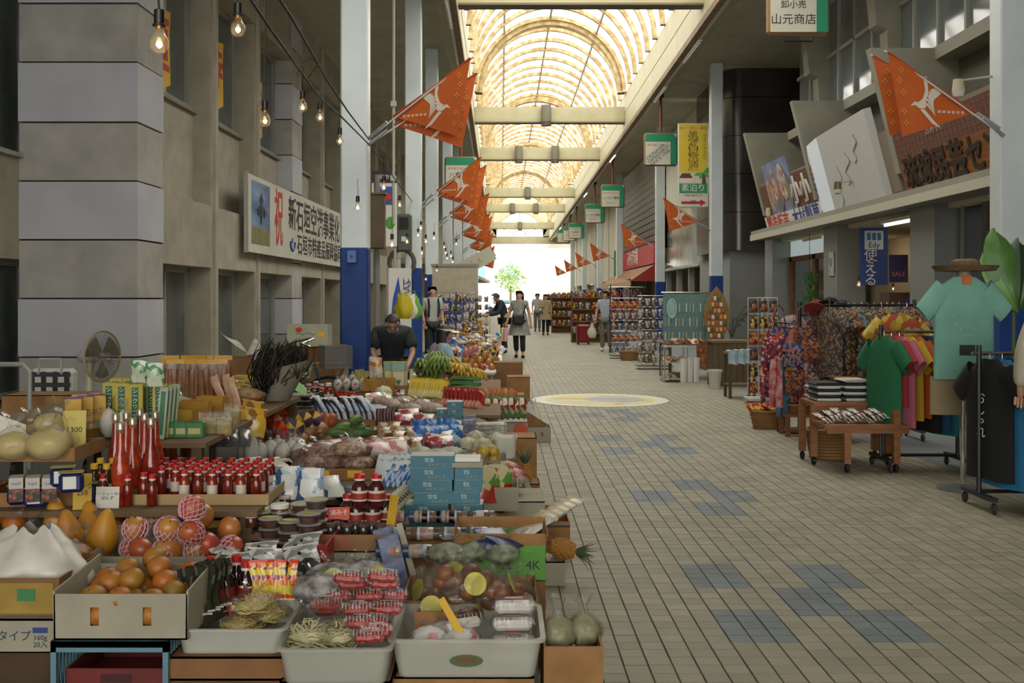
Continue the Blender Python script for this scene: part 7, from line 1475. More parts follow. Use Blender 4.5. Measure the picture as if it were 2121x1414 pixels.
# table line deeper along the right
table(3.6,4.7,13.4,14.8,.72,'table with the pink box beyond the purse stand');c=thing('pink_box','pink plastic box with clear dome on the table','box',(3.95,14.0,.72));MB().cbox((0,0,.2),(.36,.3,.4),.03).build('body',mat('c97a80',.4),c,True);MB().ball((-.1,0,.4),(.2,.16,.16)).build('dome',film('d8c8cc',.15),c,True)
for i,m_ in enumerate((mat('2f7aa8',.4),mat('3a8ac0',.4))):c=thing('blue_bowl',('blue plastic bowl on the pink box','second blue plastic bowl beside the pink box')[i],'bowl',(4.15+i*.22,13.95,.72+(.42 if not i else .0)));MB().lathe([(.06,0),(.1,.03),(.13,.12),(.12,.12),(.09,.035),(.05,.01)],18).build('bowl_shell',m_,c,True)
c=thing('small_table','small dark wooden table draped with pale blue towels','table',(3.6,16.0,0));MB().box((0,0,.67),(.42,.4,.03)).build('top',WD,c);MB().box((0,0,.2),(.4,.36,.02)).build('shelf',WD,c)
for sx in(-1,1):
 for sy in(-1,1):MB().box((sx*.18,sy*.17,.33),(.04,.04,.66)).build('leg',mat('4a3a2a',.6),c)
for i in range(4):K('towel',lambda:(lambda c:(MB().grid(lambda u,v:((u-.5)*.14,-.22*min(v*2,1)+.02*math.sin(7*u),.02-.4*max(0,v-.5)+.01*math.sin(5*u)),7,9).build('fabric',mat('8fb0bc',.85,'c0cccc',9),c,True),c)[1])(T('towel','towel')),(3.46+i*.1,16.0,.69+.005*i),J(.1),'pale blue towel hanging over the small table edge','pale blue towels')
c=thing('wooden_chest','weathered wooden chest with driftwood top behind the towels','chest',(3.9,18.2,0));
for k in range(6):MB().box((-.25+.1*k,-.19,.37),(.095,.03,.74)).build('plank',mat('6a5a3c',.8,'55482f',6,stretch=(4,4,.6)),c)
MB().bx(-.3,.3,-.17,.3,0,.74).build('carcass',mat('554830',.8),c);MB().bx(-.32,.32,-.22,.32,.74,.78).build('lid',mat('7a6a4a',.8,'655638',6),c)
c=thing('waste_bin','white plastic waste bin on the pavement','bin',(3.55,17.6,0));MB().lathe([(.085,0),(.12,.3),(.128,.31),(.12,.31),(.082,.01)],20).build('bin_body',mat('d0d0c8',.4),c,True);MB().lathe([(.129,.28),(.132,.31)],20,cap=False).build('rim',WHITEP,c,True)
for i in range(3):c=thing('white_vase',('fluted white vase leftmost of three','fluted white vase in the middle of three','fluted white vase rightmost of three')[i],'vase',(3.25+i*.12,18.9+.05*i,0),group='white vases');b=MB();b.grid(lambda u,v:((.05+.02*v)*(1+.08*math.cos(16*PI*u))*math.cos(2*PI*u),(.05+.02*v)*(1+.08*math.cos(16*PI*u))*math.sin(2*PI*u),.42*v),32,5,cu=True);b.build('vase_body',WHITEP,c,True);MB().lathe([(.07,.41),(.075,.43)],20,cap=False).build('rim',WHITEP,c,True)
table(3.05,4.1,19.4,20.6,.66,'shell table under the teal accessory board');c=thing('batik_cloth','brown batik cloth hanging over the shell table corner','cloth',(3.78,19.38,.66));MB().grid(lambda u,v:((u-.5)*.42,-.02+.015*math.sin(12*u),.012-.5*v*(1-.3*abs(u-.4))),10,8).build('fabric',mat('6a3418',.8,'9a6a3a',14),c,True)
SHL=rmat('b58a6a','cfc4b0',.5,0,9)
def shell():c=T('sea_shell','shell');MB().grid(lambda u,v:((.07*(1-v)+.004)*math.cos(2*PI*u)*(1+.12*math.sin(6*PI*u)),(.055*(1-v)+.004)*math.sin(2*PI*u),.04+.05*math.sin(2*PI*u)*(1-v)+.0*v),12,6,cu=True).build('shell_body',SHL,c,True);MB().ball((.02,-.02,.05),(.03,.04,.03),8,6).build('lip',mat('c98f6a',.4),c,True);return c
for i in range(16):K('shell',shell,(3.1+(i%8)*.09+J(.03),19.5+(i//8)*.3,.66),J(3),'pale sea shell on the shell table','sea shells')
c=thing('glass_cabinet','low metal and glass cabinet of coral shells at the walkway','cabinet',(3.12,20.2-1.1,0));
for sx in(-1,1):
 for sy in(-1,1):MB().cyl((sx*.2,sy*.2,0),(sx*.2,sy*.2,.64),.012,n=6).build('post',CHR,c)
for z in(.06,.35,.63):MB().box((0,0,z),(.42,.42,.015)).build('shelf',mat('a8b0ac',.2),c)
for i in range(8):K('shell',None,(2.98+(i%4)*.09,18.98+(i//4)*.15,.36 if i<5 else .07),J(3),'orange sea shell inside the glass cabinet','cabinet shells',sc=1.2)
c=thing('accessory_board','teal pegboard of hanging trinkets with an oval mirror','board',(3.5,20.0,.68));MB().bx(-.44,.44,0,.03,0,.9).build('board',mat('4f6f6a',.7,'6a8580',30),c);MB().cyl((-.48,0,.92),(.48,0,.92),.015,n=6).build('top_rail',CHR,c)
MB().tube([(-.28+.08*math.cos(a),-.02,.62+.17*math.sin(a))for a in[2*PI*i/20 for i in range(20)]],.018,6,closed=True).build('mirror_frame',mat('8fc0b4',.4),c,True);MB().add([(-.28+.075*math.cos(a),-.005,.62+.165*math.sin(a))for a in[2*PI*i/20 for i in range(20)]],[tuple(range(20))]).build('mirror',mat('7f8c8c',.25,metal=.6),c)
for j in range(3):
 for i in range(13):
  if j==2 and i<4:continue
  MB().box((-.4+i*.066,-.012,.1+j*.27),(.02,.012,.16)).build('trinket',mat(('b5c0bc','7a8f8f','a8a490','5f7f86')[(i+j)%4],.4,metal=.3),c)
for sx in(-.4,.4):MB().cyl((sx,.02,-.02),(sx,.02,.9),.015,n=6).build('stand',CHR,c)
c=thing('surfboard_display','surfboard-shaped wooden display covered with small souvenirs','display',(4.0,19.65,.66));OL=[(.24*math.sin(PI*min(1,t*1.02))**.75,1.05*t)for t in[i/14 for i in range(15)]]
MB().prism([(x,z)for x,z in OL]+[(-x,z)for x,z in OL[::-1]],0,.04).build('board',mat('8a6a34',.6,'7a5a2a',4),c)
for j in range(7):
 for i in range(5-abs(j-2)//2-(j>4)):n_=5-abs(j-2)//2-(j>4);MB().cbox(((i-(n_-1)/2)*.075,-.015,.14+j*.115),(.055,.03,.08),.012).build('souvenir',mat(('c9a05a','b5483a','d0c4a8','4a5a3a','c97a3a')[(i+2*j)%5],.5),c,True)
K('suit',lambda:(lambda c:(MB().cbox((0,0,.36),(.44,.26,.58),.05).build('shell',mat('8a1420',.3,'76101a',4),c,True),[MB().box((x,-.135,.36),(.02,.012,.5)).build('rib',mat('6a0f18',.35),c)for x in(-.15,-.05,.05,.15)],[MB().ball((x,y,.035),(.02,.035,.035),8,6).build('wheel',BLKM,c,True)for x in(-.17,.17)for y in(-.09,.09)],MB().tube([(-.1,0,.65),(-.1,0,.7),(.1,0,.7),(.1,0,.65)],.012,6).build('handle',BLKM,c),c)[4])(T('suitcase','suitcase')),(2.68,34.4,0),.1,'dark red hard-shell suitcase standing on the walkway')
gridrack(3.25,22.5,.7,1.55,'chrome rack of accessories beyond the teal board',CHR,6,5,[('acc1',lambda:pouch(.1,.16,.03,printed(('a8a49a','6a6a72','c9c0b0','7a4a44'),30,.4,33),'accessory_card','card'),'pale accessory card'),('acc2',lambda:pouch(.1,.16,.03,printed(('4a4a55','a8908a','2f3440','c9c4bc'),30,.4,34),'accessory_card_dark','card'),'dark accessory card')])
gridrack(3.15,26.5,.8,1.5,'rack of hanging trinkets near the man',CHR,5,5,[('acc1',None,'pale trinket card'),('acc2',None,'dark trinket card'),('rp',None,'red trinket packet')])
K('baskO',None,(3.1,25.6,0),0,'tan wicker basket on the pavement near the leaning plank',sc=1.1);c=thing('leaning_plank','weathered wooden signboard leaning on the trinket rack','board',(3.35,24.6,0));c.rotation_euler=(0,.22,.3);MB().bx(-.18,.18,0,.04,0,.75).build('plank',mat('7a6a4c',.8,'5f5138',5),c);MB().bx(-.12,.12,-.004,0,.3,.6).build('paper_sign',mat('a89a7c',.8),c)
for i in range(6):K('purse%d'%(3 if i%2 else 0),None,(3.1+i*.12,28.8,1.75),J(.3),'dark cloth bag hanging in the row right of the man','cloth bags by the man',sc=1.6)
rack(3.0,3.9,29.0,1.8,'tall rack of cloth bags right of the man in the pale shirt');c=thing('blue_bin','pale blue square bin behind the man','bin',(3.45,30.5,0));MB().hexa([(-.2,-.2,0),(.2,-.2,0),(.2,.2,0),(-.2,.2,0),(-.25,-.25,.55),(.25,-.25,.55),(.25,.25,.55),(-.25,.25,.55)]).build('bin_body',mat('7f95a8',.5),c);MB().bx(-.27,.27,-.27,.27,.54,.58).build('rim',mat('93a8b8',.5),c)
for i,(x,y,l_)in enumerate(((3.2,36,'souvenir shelf beyond the suitcase'),(3.0,46,'brown souvenir shelf far along the right'),(3.3,58,'souvenir shelf near the far exit'))):
 c=thing('souvenir_shelf',l_,'shelf',(x,y,0));MB().bx(-.8,.8,.3,.34,0,1.7).build('back_panel',mat('8f6238',.7,'7a5230',3),c)
 for z in(.3,.7,1.1,1.5):MB().bx(-.8,.8,0,.34,z,z+.03).build('shelf_board',mat('7a5a3a',.7),c)
 for sx in(-.8,.77):MB().bx(sx,sx+.03,0,.34,0,1.7).build('side',mat('7a5a3a',.7),c)
 for j in range(4):
  for k in range(7):K(('acc1','rp','ypk','acc2')[(j+k)%4],None,(x-.68+k*.22,y+.1,.33+j*.4),J(.2),'small souvenir packet standing on the '+l_,'packets on '+l_,sc=1.4)
# shop front details
c=thing('blue_banner','blue payment banner with white logo panel under the canopy','banner',(ay(1810,590,20.4).x,20.4,1.75));MB().bx(-.27,.27,0,.02,0,1.1).build('cloth',mat('24407f',.6),c);MB().cbox((0,-.003,.86),(.36,.012,.36),.005).build('logo_panel',mat('c9d0d6',.5),c);letters('Edy',.15,mat('20284a',.5),c,(0,-.011,.76),ext=.001);[MB().cbox((x,-.012,.93),(.07,.006,.14),.002).build('logo_wave',mat('2f6aa0',.5),c)for x in(-.1,0,.1)];letters('使\nえ\nる',.26,WHITEP,c,(-.06,-.003,.32),ext=.001,line=.9)
c=thing('sale_banner','dark purple sale banner hanging in the shop','banner',(ay(1870,590,19).x,19.2,1.78));MB().bx(-.17,.17,0,.015,0,.5).build('cloth',mat('241f4a',.7),c);letters('SALE',.12,mat('c06a6a',.5),c,(0,-.003,.15),ext=.001)
for i,(px,py,Y,s_)in enumerate(((1779,580,20,1),(1889,577,19,1),(1850,592,20.4,.7))):q=ay(px,py,Y);K('bulb',None,q,0,'glowing bulb inside the clothes shop','shop bulbs',sc=1.4*s_)
c=thing('display_case','wooden wall case of small purple and silver goods inside the shop','cabinet',(7.6,19.4,0));MB().bx(-.5,1.2,0,.5,0,1.6).build('case',mat('4a3526',.6),c);MB().bx(-.2,.5,-.01,0,1.15,1.5).build('purple_panel',mat('4a2f86',.5),c)
for j in range(3):
 for k in range(8):MB().box((-.45+k*.07+(0 if k<4 else .7),-.03,.95+j*.2),(.04,.05,.1)).build('small_item',mat(('8a8690','5a4a6a','a89a7a')[(j+k)%3],.4),c)
for i,(px,py,w_,h_,m_,l_)in enumerate(((1748,545,.3,.5,mat('b5b4ac',.6,'8a8a84',9),'pale notice poster on the granite pillar'),(1995,480,.9,1.0,mat('3a4046',.4,'565c60',3),'dark poster board near the right column'),(1985,450,.5,.35,mat('5a2f22',.5),'dark red oval plaque on the poster board'))):
 q=ay(px,py,21.3 if i==0 else 15.2+(-.1 if i==2 else 0));c=thing('wall_poster',l_,'poster',(6.76 if i==0 else 7.1-.06*(i==2),q.y+(.4 if i==0 else 0),q.z));MB().cbox((0,0,0),(.03,w_,h_),.01).build('sheet',m_,c);MB().bx(-.02,-.016,-w_*.3,w_*.3,-h_*.1,h_*.25).build('print',mat('8a8f94',.6,'4a4f58',12),c)
for i,(px,py,Y,l_,ax_)in enumerate(((1985,185,12.9,'cream spot lamp on a long arm by the right column',1),(1735,390,19.5,'brass spot lamp on a long thin arm before the lightbox',1),(1592,440,26.5,'small spot lamp below the festival picture',1))):
 q=ay(px,py,Y);c=thing('spot_lamp',l_,'lamp',q);MB().tube([(0,0,.12),(0,0,-.02)],[.06,.075],14).build('lamp_head',mat('b5ac94',.4)if i!=1 else mat('7a6a4a',.3,metal=.6),c,True);MB().lathe([(.075,-.02),(.06,-.09),(.02,-.11)],16).build('reflector_bulb',mat('c9c6bc',.15),c,True);MB().cyl((0,0,.1),(1.2 if i<2 else .4,.2,.3 if i<2 else .05),.014,n=6).build('arm',mat('a8a490',.5),c)
c=thing('palm_plant','potted palm with dark arching fronds at the alley','plant',(6.4,29.4,0));MB().lathe([(.16,0),(.22,.35),(.2,.35)],16).build('pot',mat('8a8d8a',.6),c,True);rr=random.Random(3)
for k in range(11):
 a=k*.57;pts=[Vector((.75*t*math.cos(a),.75*t*math.sin(a),.4+1.75*t-.85*t*t*(1+.3*(k%3))))for t in[i/8 for i in range(9)]];b=MB().tube(pts,.008,4)
 for i in range(2,9):
  for s_ in(-1,1):d=Vector((-math.sin(a),math.cos(a),-.35))*s_*.22;d.z=-.08;b.add([pts[i],pts[i]+d+Vector((.06*math.cos(a),.06*math.sin(a),0)),pts[i]+Vector((.03*math.cos(a),.03*math.sin(a),0))],[(0,1,2)])
 b.build('frond',mat('2c3a28',.6,'3f5034',9),c)
c=thing('hanging_plant','trailing green plant hanging beside the glazed door','plant',(6.95,23.9,1.35));rr=random.Random(8);b=MB()
for k in range(90):a=rr.uniform(0,6.28);q=.2*rr.random();z=rr.uniform(0,.75);p0=Vector((q*math.cos(a),q*math.sin(a),z));b.add([p0,p0+Vector((.05,.01,.02)),p0+Vector((.06,0,-.06)),p0+Vector((.0,-.02,-.05))],[(0,1,2,3)])
tag(b.build('leaves',mat('3f6a34',.5,'55803f',9),c),kind='stuff');MB().cyl((0,0,.7),(0,0,1.6),.006,n=5).build('cord',SOCK,c)
for i in range(12):q=Vector((5.6+.05*i,46+i*1.0,2.25));K('bulb',None,q,0,'glowing bulb in the row under the brown awning','awning bulbs',sc=2)
# ================================================================ people
def skin_me(verts,edges,root,mt,extra=None,sub=2):
 me=bpy.data.meshes.new('body');me.from_pydata([v[0]for v in verts],edges,[]);o=bpy.data.objects.new('body',me);TS.collection.objects.link(o)
 o.modifiers.new('s','SKIN').use_smooth_shade=True
 for i,v in enumerate(verts):sv=me.skin_vertices[0].data[i];sv.radius=v[1]if isinstance(v[1],tuple)else(v[1],v[1]);sv.use_root=i in root
 m_=o.modifiers.new('u','SUBSURF');m_.levels=sub;m_.render_levels=sub
 vl=TS.view_layers[0];vl.update();r=bpy.data.meshes.new_from_object(o.evaluated_get(vl.depsgraph));TS.collection.objects.unlink(o);bpy.data.objects.remove(o)
 b=MB();b.v=[tuple(v.co)for v in r.vertices];b.f=[tuple(p.vertices)for p in r.polygons];bpy.data.meshes.remove(r)
 if extra:b.add(extra.v,extra.f)
 return b.mesh('body',mt,True,80)
SKIN=mat('c0957a',.55,'b88c70',9);HAIRB=mat('17120f',.6,'2a201a',40,stretch=(1,1,.2))
BASE=dict(pel=(0,0,.95),spi=(0,.01,1.14),che=(0,0,1.34),nek=(0,0,1.47),hed=(0,-.015,1.58),top=(0,-.01,1.655),shL=(.17,0,1.40),shR=(-.17,0,1.40),elL=(.22,.02,1.13),elR=(-.22,.02,1.13),wrL=(.23,-.05,.9),wrR=(-.23,-.05,.9),hiL=(.085,0,.9),hiR=(-.085,0,.9),knL=(.09,-.02,.5),knR=(-.09,-.02,.5),anL=(.09,.02,.09),anR=(-.09,.02,.09),toL=(.1,-.13,.04),toR=(-.1,-.13,.04))
RAD=dict(pel=(.15,.115),spi=(.13,.1),che=(.155,.11),nek=.052,hed=(.082,.095),top=(.06,.07),sh=.062,el=.042,wr=.03,hi=.085,kn=.057,an=.04,to=.036)
def person(label,loc,rz,sc,j,shirt,pants,hair='short',sl=.75,dress=0,plen=1.0,shoes=None,fat=.016):
 J_=dict(BASE);J_.update(j);V={k:Vector(v)for k,v in J_.items()if k!='face'};p=thing('person',label,'person',loc,rz,None,sc);rad=lambda k:RAD.get(k,RAD.get(k[:2]))
 names=list(V);ix={n:i for i,n in enumerate(names)};vs=[(V[n],rad(n))for n in names]
 ch=[('pel','spi'),('spi','che'),('che','nek'),('nek','hed'),('hed','top')]
 for s in 'LR':ch+=[('che','sh'+s),('sh'+s,'el'+s),('el'+s,'wr'+s),('pel','hi'+s),('hi'+s,'kn'+s),('kn'+s,'an'+s),('an'+s,'to'+s)]
 ed=[(ix[a],ix[b])for a,b in ch];roots={ix['pel']}
 for s in 'LR': # palm and five fingers
  w_,e_=V['wr'+s],V['el'+s];d=(w_-e_).normalized();sd=d.cross(Vector((0,1,0)));sd=(sd if sd.length>.2 else Vector((1,0,0))).normalized();nn=d.cross(sd);k0=len(vs)
  vs.append((w_+d*.075,(.034,.02)));ed.append((ix['wr'+s],k0))
  for f,(off,L_)in enumerate(((-.03,.06),(-.01,.075),(.01,.07),(.028,.055))):
   a=len(vs);b0=w_+d*.07+sd*off;vs+=[(b0,.01),(b0+d*L_*.55-nn*.01,.0095),(b0+d*L_-nn*.028,.008)];ed+=[(a,a+1),(a+1,a+2)];roots.add(a)
  a=len(vs);b0=w_+d*.03-sd*.025;vs+=[(b0,.012),(b0-sd*.025+d*.03,.0105),(b0-sd*.03+d*.055,.009)];ed+=[(a,a+1),(a+1,a+2)];roots.add(a)
 hd=V['hed'];up=(V['top']-V['hed']).normalized();fw=(Vector((0,-1,0))if 'face' not in j else Vector(j['face'])).normalized();fw=(fw-up*fw.dot(up)).normalized();rt=fw.cross(up)
 ex=MB().ball(hd+fw*.1-up*.005,(.013,.016,.02),8,6)
 for s in(-1,1):ex.ball(hd+rt*s*.085-fw*-.005,(.014,.022,.03),8,6)
 put('body',skin_me(vs,ed,roots,SKIN,ex),p)
 for s in(-1,1):MB().ball(hd+fw*.091+rt*s*.034+up*.03,(.011,.007,.006),8,6).build('eye',BLACK,p)
 MB().ball(hd+fw*.092-up*.05,(.024,.008,.006),8,6).build('mouth',mat('8a4a44',.5),p)
 M=Matrix((rt,-fw,up)).transposed().to_4x4();M.translation=hd+up*.035
 cap=MB().grid(lambda u,v:(.103*math.sin(1.75*v+.02)*math.cos(2*PI*u),.118*math.sin(1.75*v+.02)*math.sin(2*PI*u)+.012,.105*math.cos(1.75*v)+(.085 if math.sin(2*PI*u)<-.2 else-.03)*v*v),16,8,cu=True)
 cap.v=[tuple(M@Vector(q))for q in cap.v];cap.build('hair',HAIRB,p,True,80)
 if hair=='long':
  lg=MB().grid(lambda u,v:((.1+.02*v)*math.cos(PI*u),.03+.1*math.sin(PI*u)*(1-.2*v),.03-.3*v),14,7);lg.v=[tuple(M@Vector(q))for q in lg.v];lg.build('long_hair',HAIRB,p,True,80)
 def cloth(nm,lst,links,m_,root=0,inf=None):inf=inf or fat;put(nm,skin_me([(q,tuple(x+inf for x in r)if isinstance(r,tuple)else r+inf)for q,r in lst],links,{root},m_),p)
 lst=[(V['pel']-(V['spi']-V['pel'])*.35,rad('pel')),(V['spi'],rad('spi')),(V['che'],rad('che')),(V['nek'].lerp(V['che'],.15),.07)];li=[(0,1),(1,2),(2,3)]
 for s in 'LR':
  k=len(lst);e_=V['sh'+s].lerp(V['el'+s],min(1,sl));lst+=[(V['sh'+s],.066),(e_,.056)];li+=[(2,k),(k,k+1)]
  if sl>1:lst.append((V['wr'+s],.04));li.append((k+1,k+2))
 cloth('shirt',lst,li,shirt,1)
 lst=[(V['pel']+Vector((0,0,.03)),rad('pel'))];li=[]
 for s in 'LR':k=len(lst);e_=V['kn'+s].lerp(V['an'+s],plen);lst+=[(V['hi'+s],.09),(V['kn'+s],.062),(e_,.05)];li+=[(0,k),(k,k+1),(k+1,k+2)]
 cloth('trousers',lst,li,pants)
 for s in 'LR':MB().ball((V['an'+s]+V['to'+s])/2-Vector((0,0,.02)),(.05,.13,.045),12,8).build('shoe',shoes or BLKM,p,True)
 if dress:MB().grid(lambda u,v:((.16+.12*v)*math.cos(2*PI*u)*(1+.06*v*math.sin(12*PI*u)),(.125+.1*v)*math.sin(2*PI*u)*(1+.06*v*math.cos(12*PI*u)),1.2-dress*v),36,8,cu=True).build('tunic_skirt',shirt,p,True,80)
 return p
person('bowing seller in a dark shirt behind the tea carton',(-1.45,14.25,0),.1,1,dict(pel=(0,.12,.66),spi=(0,.03,.84),che=(0,-.12,1.0),nek=(0,-.22,1.1),hed=(0,-.31,1.15),top=(0,-.36,1.22),face=(0,-.8,-.8),shL=(.21,-.1,1.02),shR=(-.21,-.1,1.02),elL=(.27,-.2,.78),elR=(-.27,-.2,.78),wrL=(.2,-.45,.62),wrR=(-.18,-.45,.62),hiL=(.1,.1,.62),hiR=(-.1,.1,.62),knL=(.13,-.3,.55),knR=(-.13,-.3,.55),anL=(.13,-.25,.1),anR=(-.13,-.25,.1),toL=(.13,-.38,.04),toR=(-.13,-.38,.04)),mat('24292a',.85,'2c3233',7),mat('2a2c30',.8),sl=.85,fat=.04)
c=thing('stool','plain stool under the bowing seller','stool',(-1.45,14.4,0));MB().lathe([(.16,.46),(.16,.5)],16).build('seat',BLKM,c);[MB().cyl((.12*x,.12*y,0),(.1*x,.1*y,.46),.012,n=6).build('leg',CHR,c)for x in(-1,1)for y in(-1,1)]
LB=mat('8fa9b8',.85,'a3b8c2',8)
p=person('seated woman in pale blue with a white sun visor',(-.8,13.6,0),PI/2+.5,.95,dict(pel=(0,.05,.46),spi=(0,.03,.64),che=(0,-.04,.84),nek=(0,-.08,.97),hed=(0,-.11,1.07),top=(0,-.12,1.145),shL=(.17,-.04,.9),shR=(-.17,-.04,.9),elL=(.2,-.12,.66),elR=(-.2,-.12,.66),wrL=(.1,-.3,.6),wrR=(-.1,-.3,.6),hiL=(.1,0,.43),hiR=(-.1,0,.43),knL=(.1,-.38,.45),knR=(-.1,-.38,.45),anL=(.1,-.36,.1),anR=(-.1,-.36,.1),toL=(.1,-.5,.04),toR=(-.1,-.5,.04)),LB,mat('4a4d58',.8),'long',.8)
MB().lathe([(.105,1.13),(.108,1.16)],20,Matrix.Translation((0,-.1,0)),False).build('visor_band',WHITEP,p,True);MB().grid(lambda u,v:((.1+.1*v)*math.cos(PI*(1.05+.9*u)),-.1+(.11+.13*v)*math.sin(PI*(1.05+.9*u)),1.14-.03*v),12,4).build('visor_brim',mat('d0d3d6',.5),p,True)
MB().tube([(.1,-.14,.95),(.13,-.16,.8),(.1,-.14,.6)],.022,6).build('pink_strap',mat('b88a92',.7),p);MB().tube([(-.1,.06,.95),(-.03,.14,.8),(.05,.13,.6)],.022,6).build('pink_strap',mat('b88a92',.7),p)
c=thing('stool','plain stool under the seated woman','stool',(-.85,13.62,0));MB().lathe([(.15,.3),(.15,.34)],16).build('seat',BLKM,c);[MB().cyl((.11*x,.11*y,0),(.09*x,.09*y,.3),.012,n=6).build('leg',CHR,c)for x in(-1,1)for y in(-1,1)]
p=person('man in a grey shirt with a black backpack',(-1.52,23.6,0),.35,1.03,dict(wrR=(-.2,-.1,.92),hed=(0,-.02,1.58),face=(-.5,-.9,-.1)),mat('a3a8a2',.85,'979c96',7),mat('26282c',.8),sl=.85)
MB().cbox((0,.22,1.15),(.3,.2,.46),.06).build('backpack',mat('1c1d20',.7),p,True);[MB().tube([(x,.1,1.4),(x,-.08,1.44),(x,-.15,1.3),(x,-.1,1.05)],.022,6).build('backpack_strap',BLKM,p,True)for x in(-.11,.11)]
person('man in a dark jacket leaning over the far stall',(.1,29,0),-1.4,1.0,dict(che=(0,-.1,1.32),nek=(0,-.17,1.42),hed=(0,-.24,1.5),top=(0,-.27,1.57),face=(0,-.9,-.5),shL=(.17,-.1,1.37),shR=(-.17,-.1,1.37),elL=(.22,-.2,1.1),elR=(-.22,-.25,1.12),wrL=(.15,-.45,1.05),wrR=(-.15,-.5,1.05)),mat('272b34',.8),mat('1b1c20',.8),sl=1.1)
DR=mat('6f7468',.85,'8f948a',18,stretch=(1,1,.3))
p=person('woman walking in a grey tunic with a black shoulder bag',(.47,26.6,0),-.12,.985,dict(knL=(.09,-.1,.5),anL=(.1,-.06,.09),toL=(.11,-.2,.04),anR=(-.08,.08,.1),toR=(-.09,-.06,.04),elR=(-.26,.03,1.14),wrR=(-.31,-.03,.93),elL=(.25,.05,1.12),wrL=(.28,.05,.88),face=(-.35,-.9,0)),DR,mat('17181b',.8),'long',.35,.62,.85)
MB().cbox((.0,-.24,.98),(.3,.1,.26),.08).build('shoulder_bag',mat('141518',.6),p,True);MB().tube([(.1,-.2,1.08),(.16,-.13,1.3),(.14,.0,1.43)],.015,6).build('bag_strap',BLKM,p,True)
for i,(m_,l_)in enumerate(((mat('c08a92',.5),'pink shopping bag carried by the walking woman'),(mat('c2bc6a',.5),'yellow shopping bag behind the pink one'))):c=thing('carrier_bag',l_,'bag',(.13-i*.07,26.5+.08*i,.42));MB().cbox((0,0,.17),(.1,.2,.34),.01).build('bag_body',m_,c);MB().tube([(0,-.05,.34),(0,-.03,.44),(0,.03,.44),(0,.05,.34)],.006,5).build('handle',m_,c)
p=person('distant woman in a beige tunic walking towards the camera',(1.83,43.3,0),0,.97,dict(elR=(-.24,-.05,1.15),wrR=(-.12,-.2,1.2),knR=(-.09,-.08,.5)),mat('9a8a6a',.85),mat('1b1b1e',.8),'long',1.1,.55)
person('distant man in grey behind the woman in beige',(1.66,48,0),0,1,{},mat('a5a8a6',.85),mat('6a6a66',.8),sl=.8)
p=person('man in a pale shirt and grey trousers looking aside',(2.97,30.1,0),-.25,1.0,dict(elR=(-.25,-.0,1.14),wrR=(-.26,-.1,.92),anL=(.14,.0,.09),knL=(.11,-.02,.5),toL=(.17,-.13,.04),face=(-.8,-.6,-.15)),mat('a9b2c0',.85,'9fa8b8',6),mat('6f6f6a',.8),sl=.8,shoes=WHITEP)
c=thing('carrier_bag','white and yellow plastic bag in the hand of the pale-shirted man','bag',(2.58,29.95,.38));blob(.13,.06,.42,mat('cfd0cc',.4,'b5a65a',2.5),99,.4,.3,16,9,c,'bag_skin',.1)
p=person('person in a cream jacket cut off by the right edge',(3.66,6.85,0),2.7,1.0,dict(elL=(.25,.02,1.13),wrL=(.27,-.08,.9)),mat('b5b09c',.85,'c2bda8',9),mat('3a3a3e',.8),sl=1.1)
# ================================================================ farther left stalls
table(-1.5,-.45,28.2,32.6,.6,'long table of the farthest left stall')
FK=[k for k in('clp','mixp','snk','blp','pnkpk','lembag','crab','mush','chp','peanut','mango0','orange','wjar','redtop','salt','yelpk','gift1','smalljar')]
FN=dict(clp='pale sprout bag',mixp='purple sweet pack',snk='brown snack pack',blp='blue pouch',pnkpk='pink sweet pack',lembag='yellow citrus bag',crab='red sweets bag',mush='mushroom bag',chp='chili pack',peanut='peanut bag',mango0='mango',orange='orange',wjar='white-lidded jar',redtop='red-lidded jar',salt='white salt pouch',yelpk='yellow pouch',gift1='ribboned gift bag',smalljar='small jar')
for(y0,y1,x0,x1,n,z,wh)in((14.8,19.9,-1.15,-.05,90,.5,'next stall table'),(20.2,26.4,-1.3,-.05,70,.5,'farther stall table'),(28.3,32.5,-1.45,-.5,40,.6,'farthest stall table'),(9.1,12.9,-1.4,-.9,22,.5,'long banana table')):
 for i in range(n):k=R.choice(FK);K(k,None,(R.uniform(x0,x1),R.uniform(y0,y1),z),J(3),FN[k]+' among the goods on the '+wh,FN[k]+' on '+wh,sc=1.1+J(.2),tilt=((-1.1+J(.3),0)if k in('mixp','snk','pnkpk','salt')else(J(.1),J(.1))))
ACC=[('acc1',None,'pale souvenir card'),('acc2',None,'dark souvenir card'),('ypk',None,'yellow souvenir packet'),('towelx',lambda:pouch(.12,.2,.03,printed(('a8788a','c9c0bc','6a7a9a','b5b09a'),22,.7,40,coat=0),'folded_towel','towel'),'pastel folded towel')]
gridrack(-1.15,27.4,1.0,1.65,'wire rack of slippers behind the backpack man',CHR,6,6,ACC);gridrack(-.75,33,.8,1.6,'wire rack of postcards beside the dark jacket man',CHR,6,4,ACC);gridrack(-.9,41,1.0,1.7,'far wire rack of souvenirs on the left',CHR,5,4,ACC)
c=thing('pale_screen','pale checked cloth screen above the slipper rack','screen',(-1.35,27.9,1.5));MB().bx(-.45,.75,0,.03,0,.85).build('cloth',mat('b5ac96',.8,'a8a08c',5),c);MB().bx(-.48,.78,-.03,.06,.83,.9).build('roller',mat('8f8878',.6),c)
q=ay(1000,545,40);c=thing('slanted_sign','pale slanted signboard with orange and blue lettering','sign',(q.x-.3,40,q.z));c.rotation_euler=(0,-.5,0);MB().bx(-.8,.8,0,.05,-.25,.3).build('board',mat('b5b7a4',.6),c);letters('かふぇ',.3,mat('b5803a',.5),c,(-.1,-.004,.02),ext=.002)
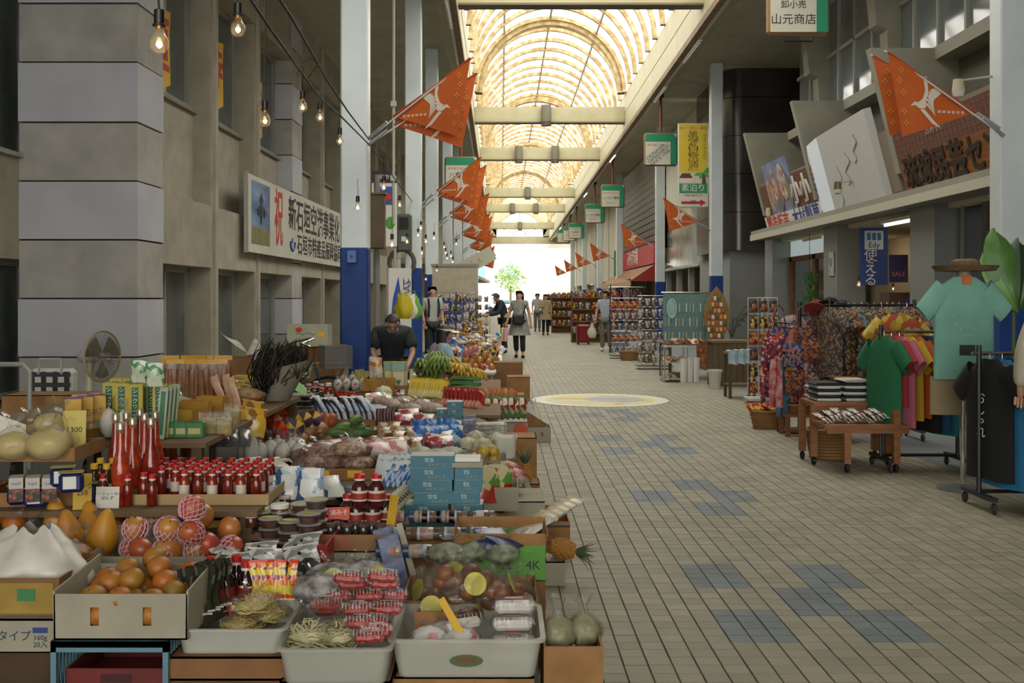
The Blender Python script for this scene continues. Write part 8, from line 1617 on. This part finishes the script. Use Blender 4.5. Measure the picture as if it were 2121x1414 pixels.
c=thing('street_tree','sunlit green street tree beyond the exit','tree',(1.2,128,0));MB().cyl((0,0,0),(0,0,3),.18,.12,8).build('trunk',mat('6a5a44',.8),c);b=MB();rr=random.Random(4)
for i in range(700):a,t,r_=rr.uniform(0,6.28),rr.uniform(-1,1),1.9*rr.random()**.4;s_=math.sqrt(1-t*t);p0=Vector((r_*s_*math.cos(a),r_*s_*math.sin(a),4+r_*t));b.add([p0+Vector((rr.uniform(-.25,.25),rr.uniform(-.25,.25),rr.uniform(-.25,.25)))for _ in range(3)],[(0,1,2)])
tag(b.build('crown',mat('6f8a4a',.7,'8fa862',2),c),kind='stuff')
c=thing('parked_car','pale car parked on the street beyond the exit','car',(.0,118,0));MB().cbox((0,0,.6),(3.6,1.6,.6),.15).build('car_body',mat('a8b5bd',.3),c,True);MB().cbox((.1,0,1.1),(2.0,1.45,.55),.22).build('cabin',mat('5f7078',.2),c,True);[MB().cyl((x,y-.1,.3),(x,y+.1,.3),.3,n=16).build('wheel',BLKM,c)for x in(-1.1,1.1)for y in(-.75,.75)]
# ================================================================ labels: tell look-alikes apart by their place
ORD='first second third fourth fifth sixth seventh eighth ninth tenth eleventh twelfth thirteenth fourteenth fifteenth sixteenth seventeenth eighteenth nineteenth twentieth'.split()
same={}
for o in S.objects:
 if o.parent is None and 'label' in o and 'category' in o:same.setdefault(o['label'],[]).append(o)
for lab,os_ in same.items():
 if len(os_)<2:continue
 room=16-len(lab.split());px=lambda o:HX+F*o.location.x/max(.5,o.location.y)
 rows=max(1,min(len(ORD),math.ceil(len(os_)/9)));os_.sort(key=lambda o:(o.location.y,o.location.z));n=math.ceil(len(os_)/rows)
 for r in range(rows):
  for k,o in enumerate(sorted(os_[r*n:(r+1)*n],key=px)):
   w_=(ORD[r]+' row, ' if rows>1 else '')+ORD[k]+' from the left'
   if len(w_.split())>room:w_=w_.replace(' from the left',' from left')
   if len(w_.split())<=room:o['label']=lab+', '+w_
   else:o['label']=' '.join(lab.split()[:16-len(w_.split())])+', '+w_
bpy.data.scenes.remove(TS)
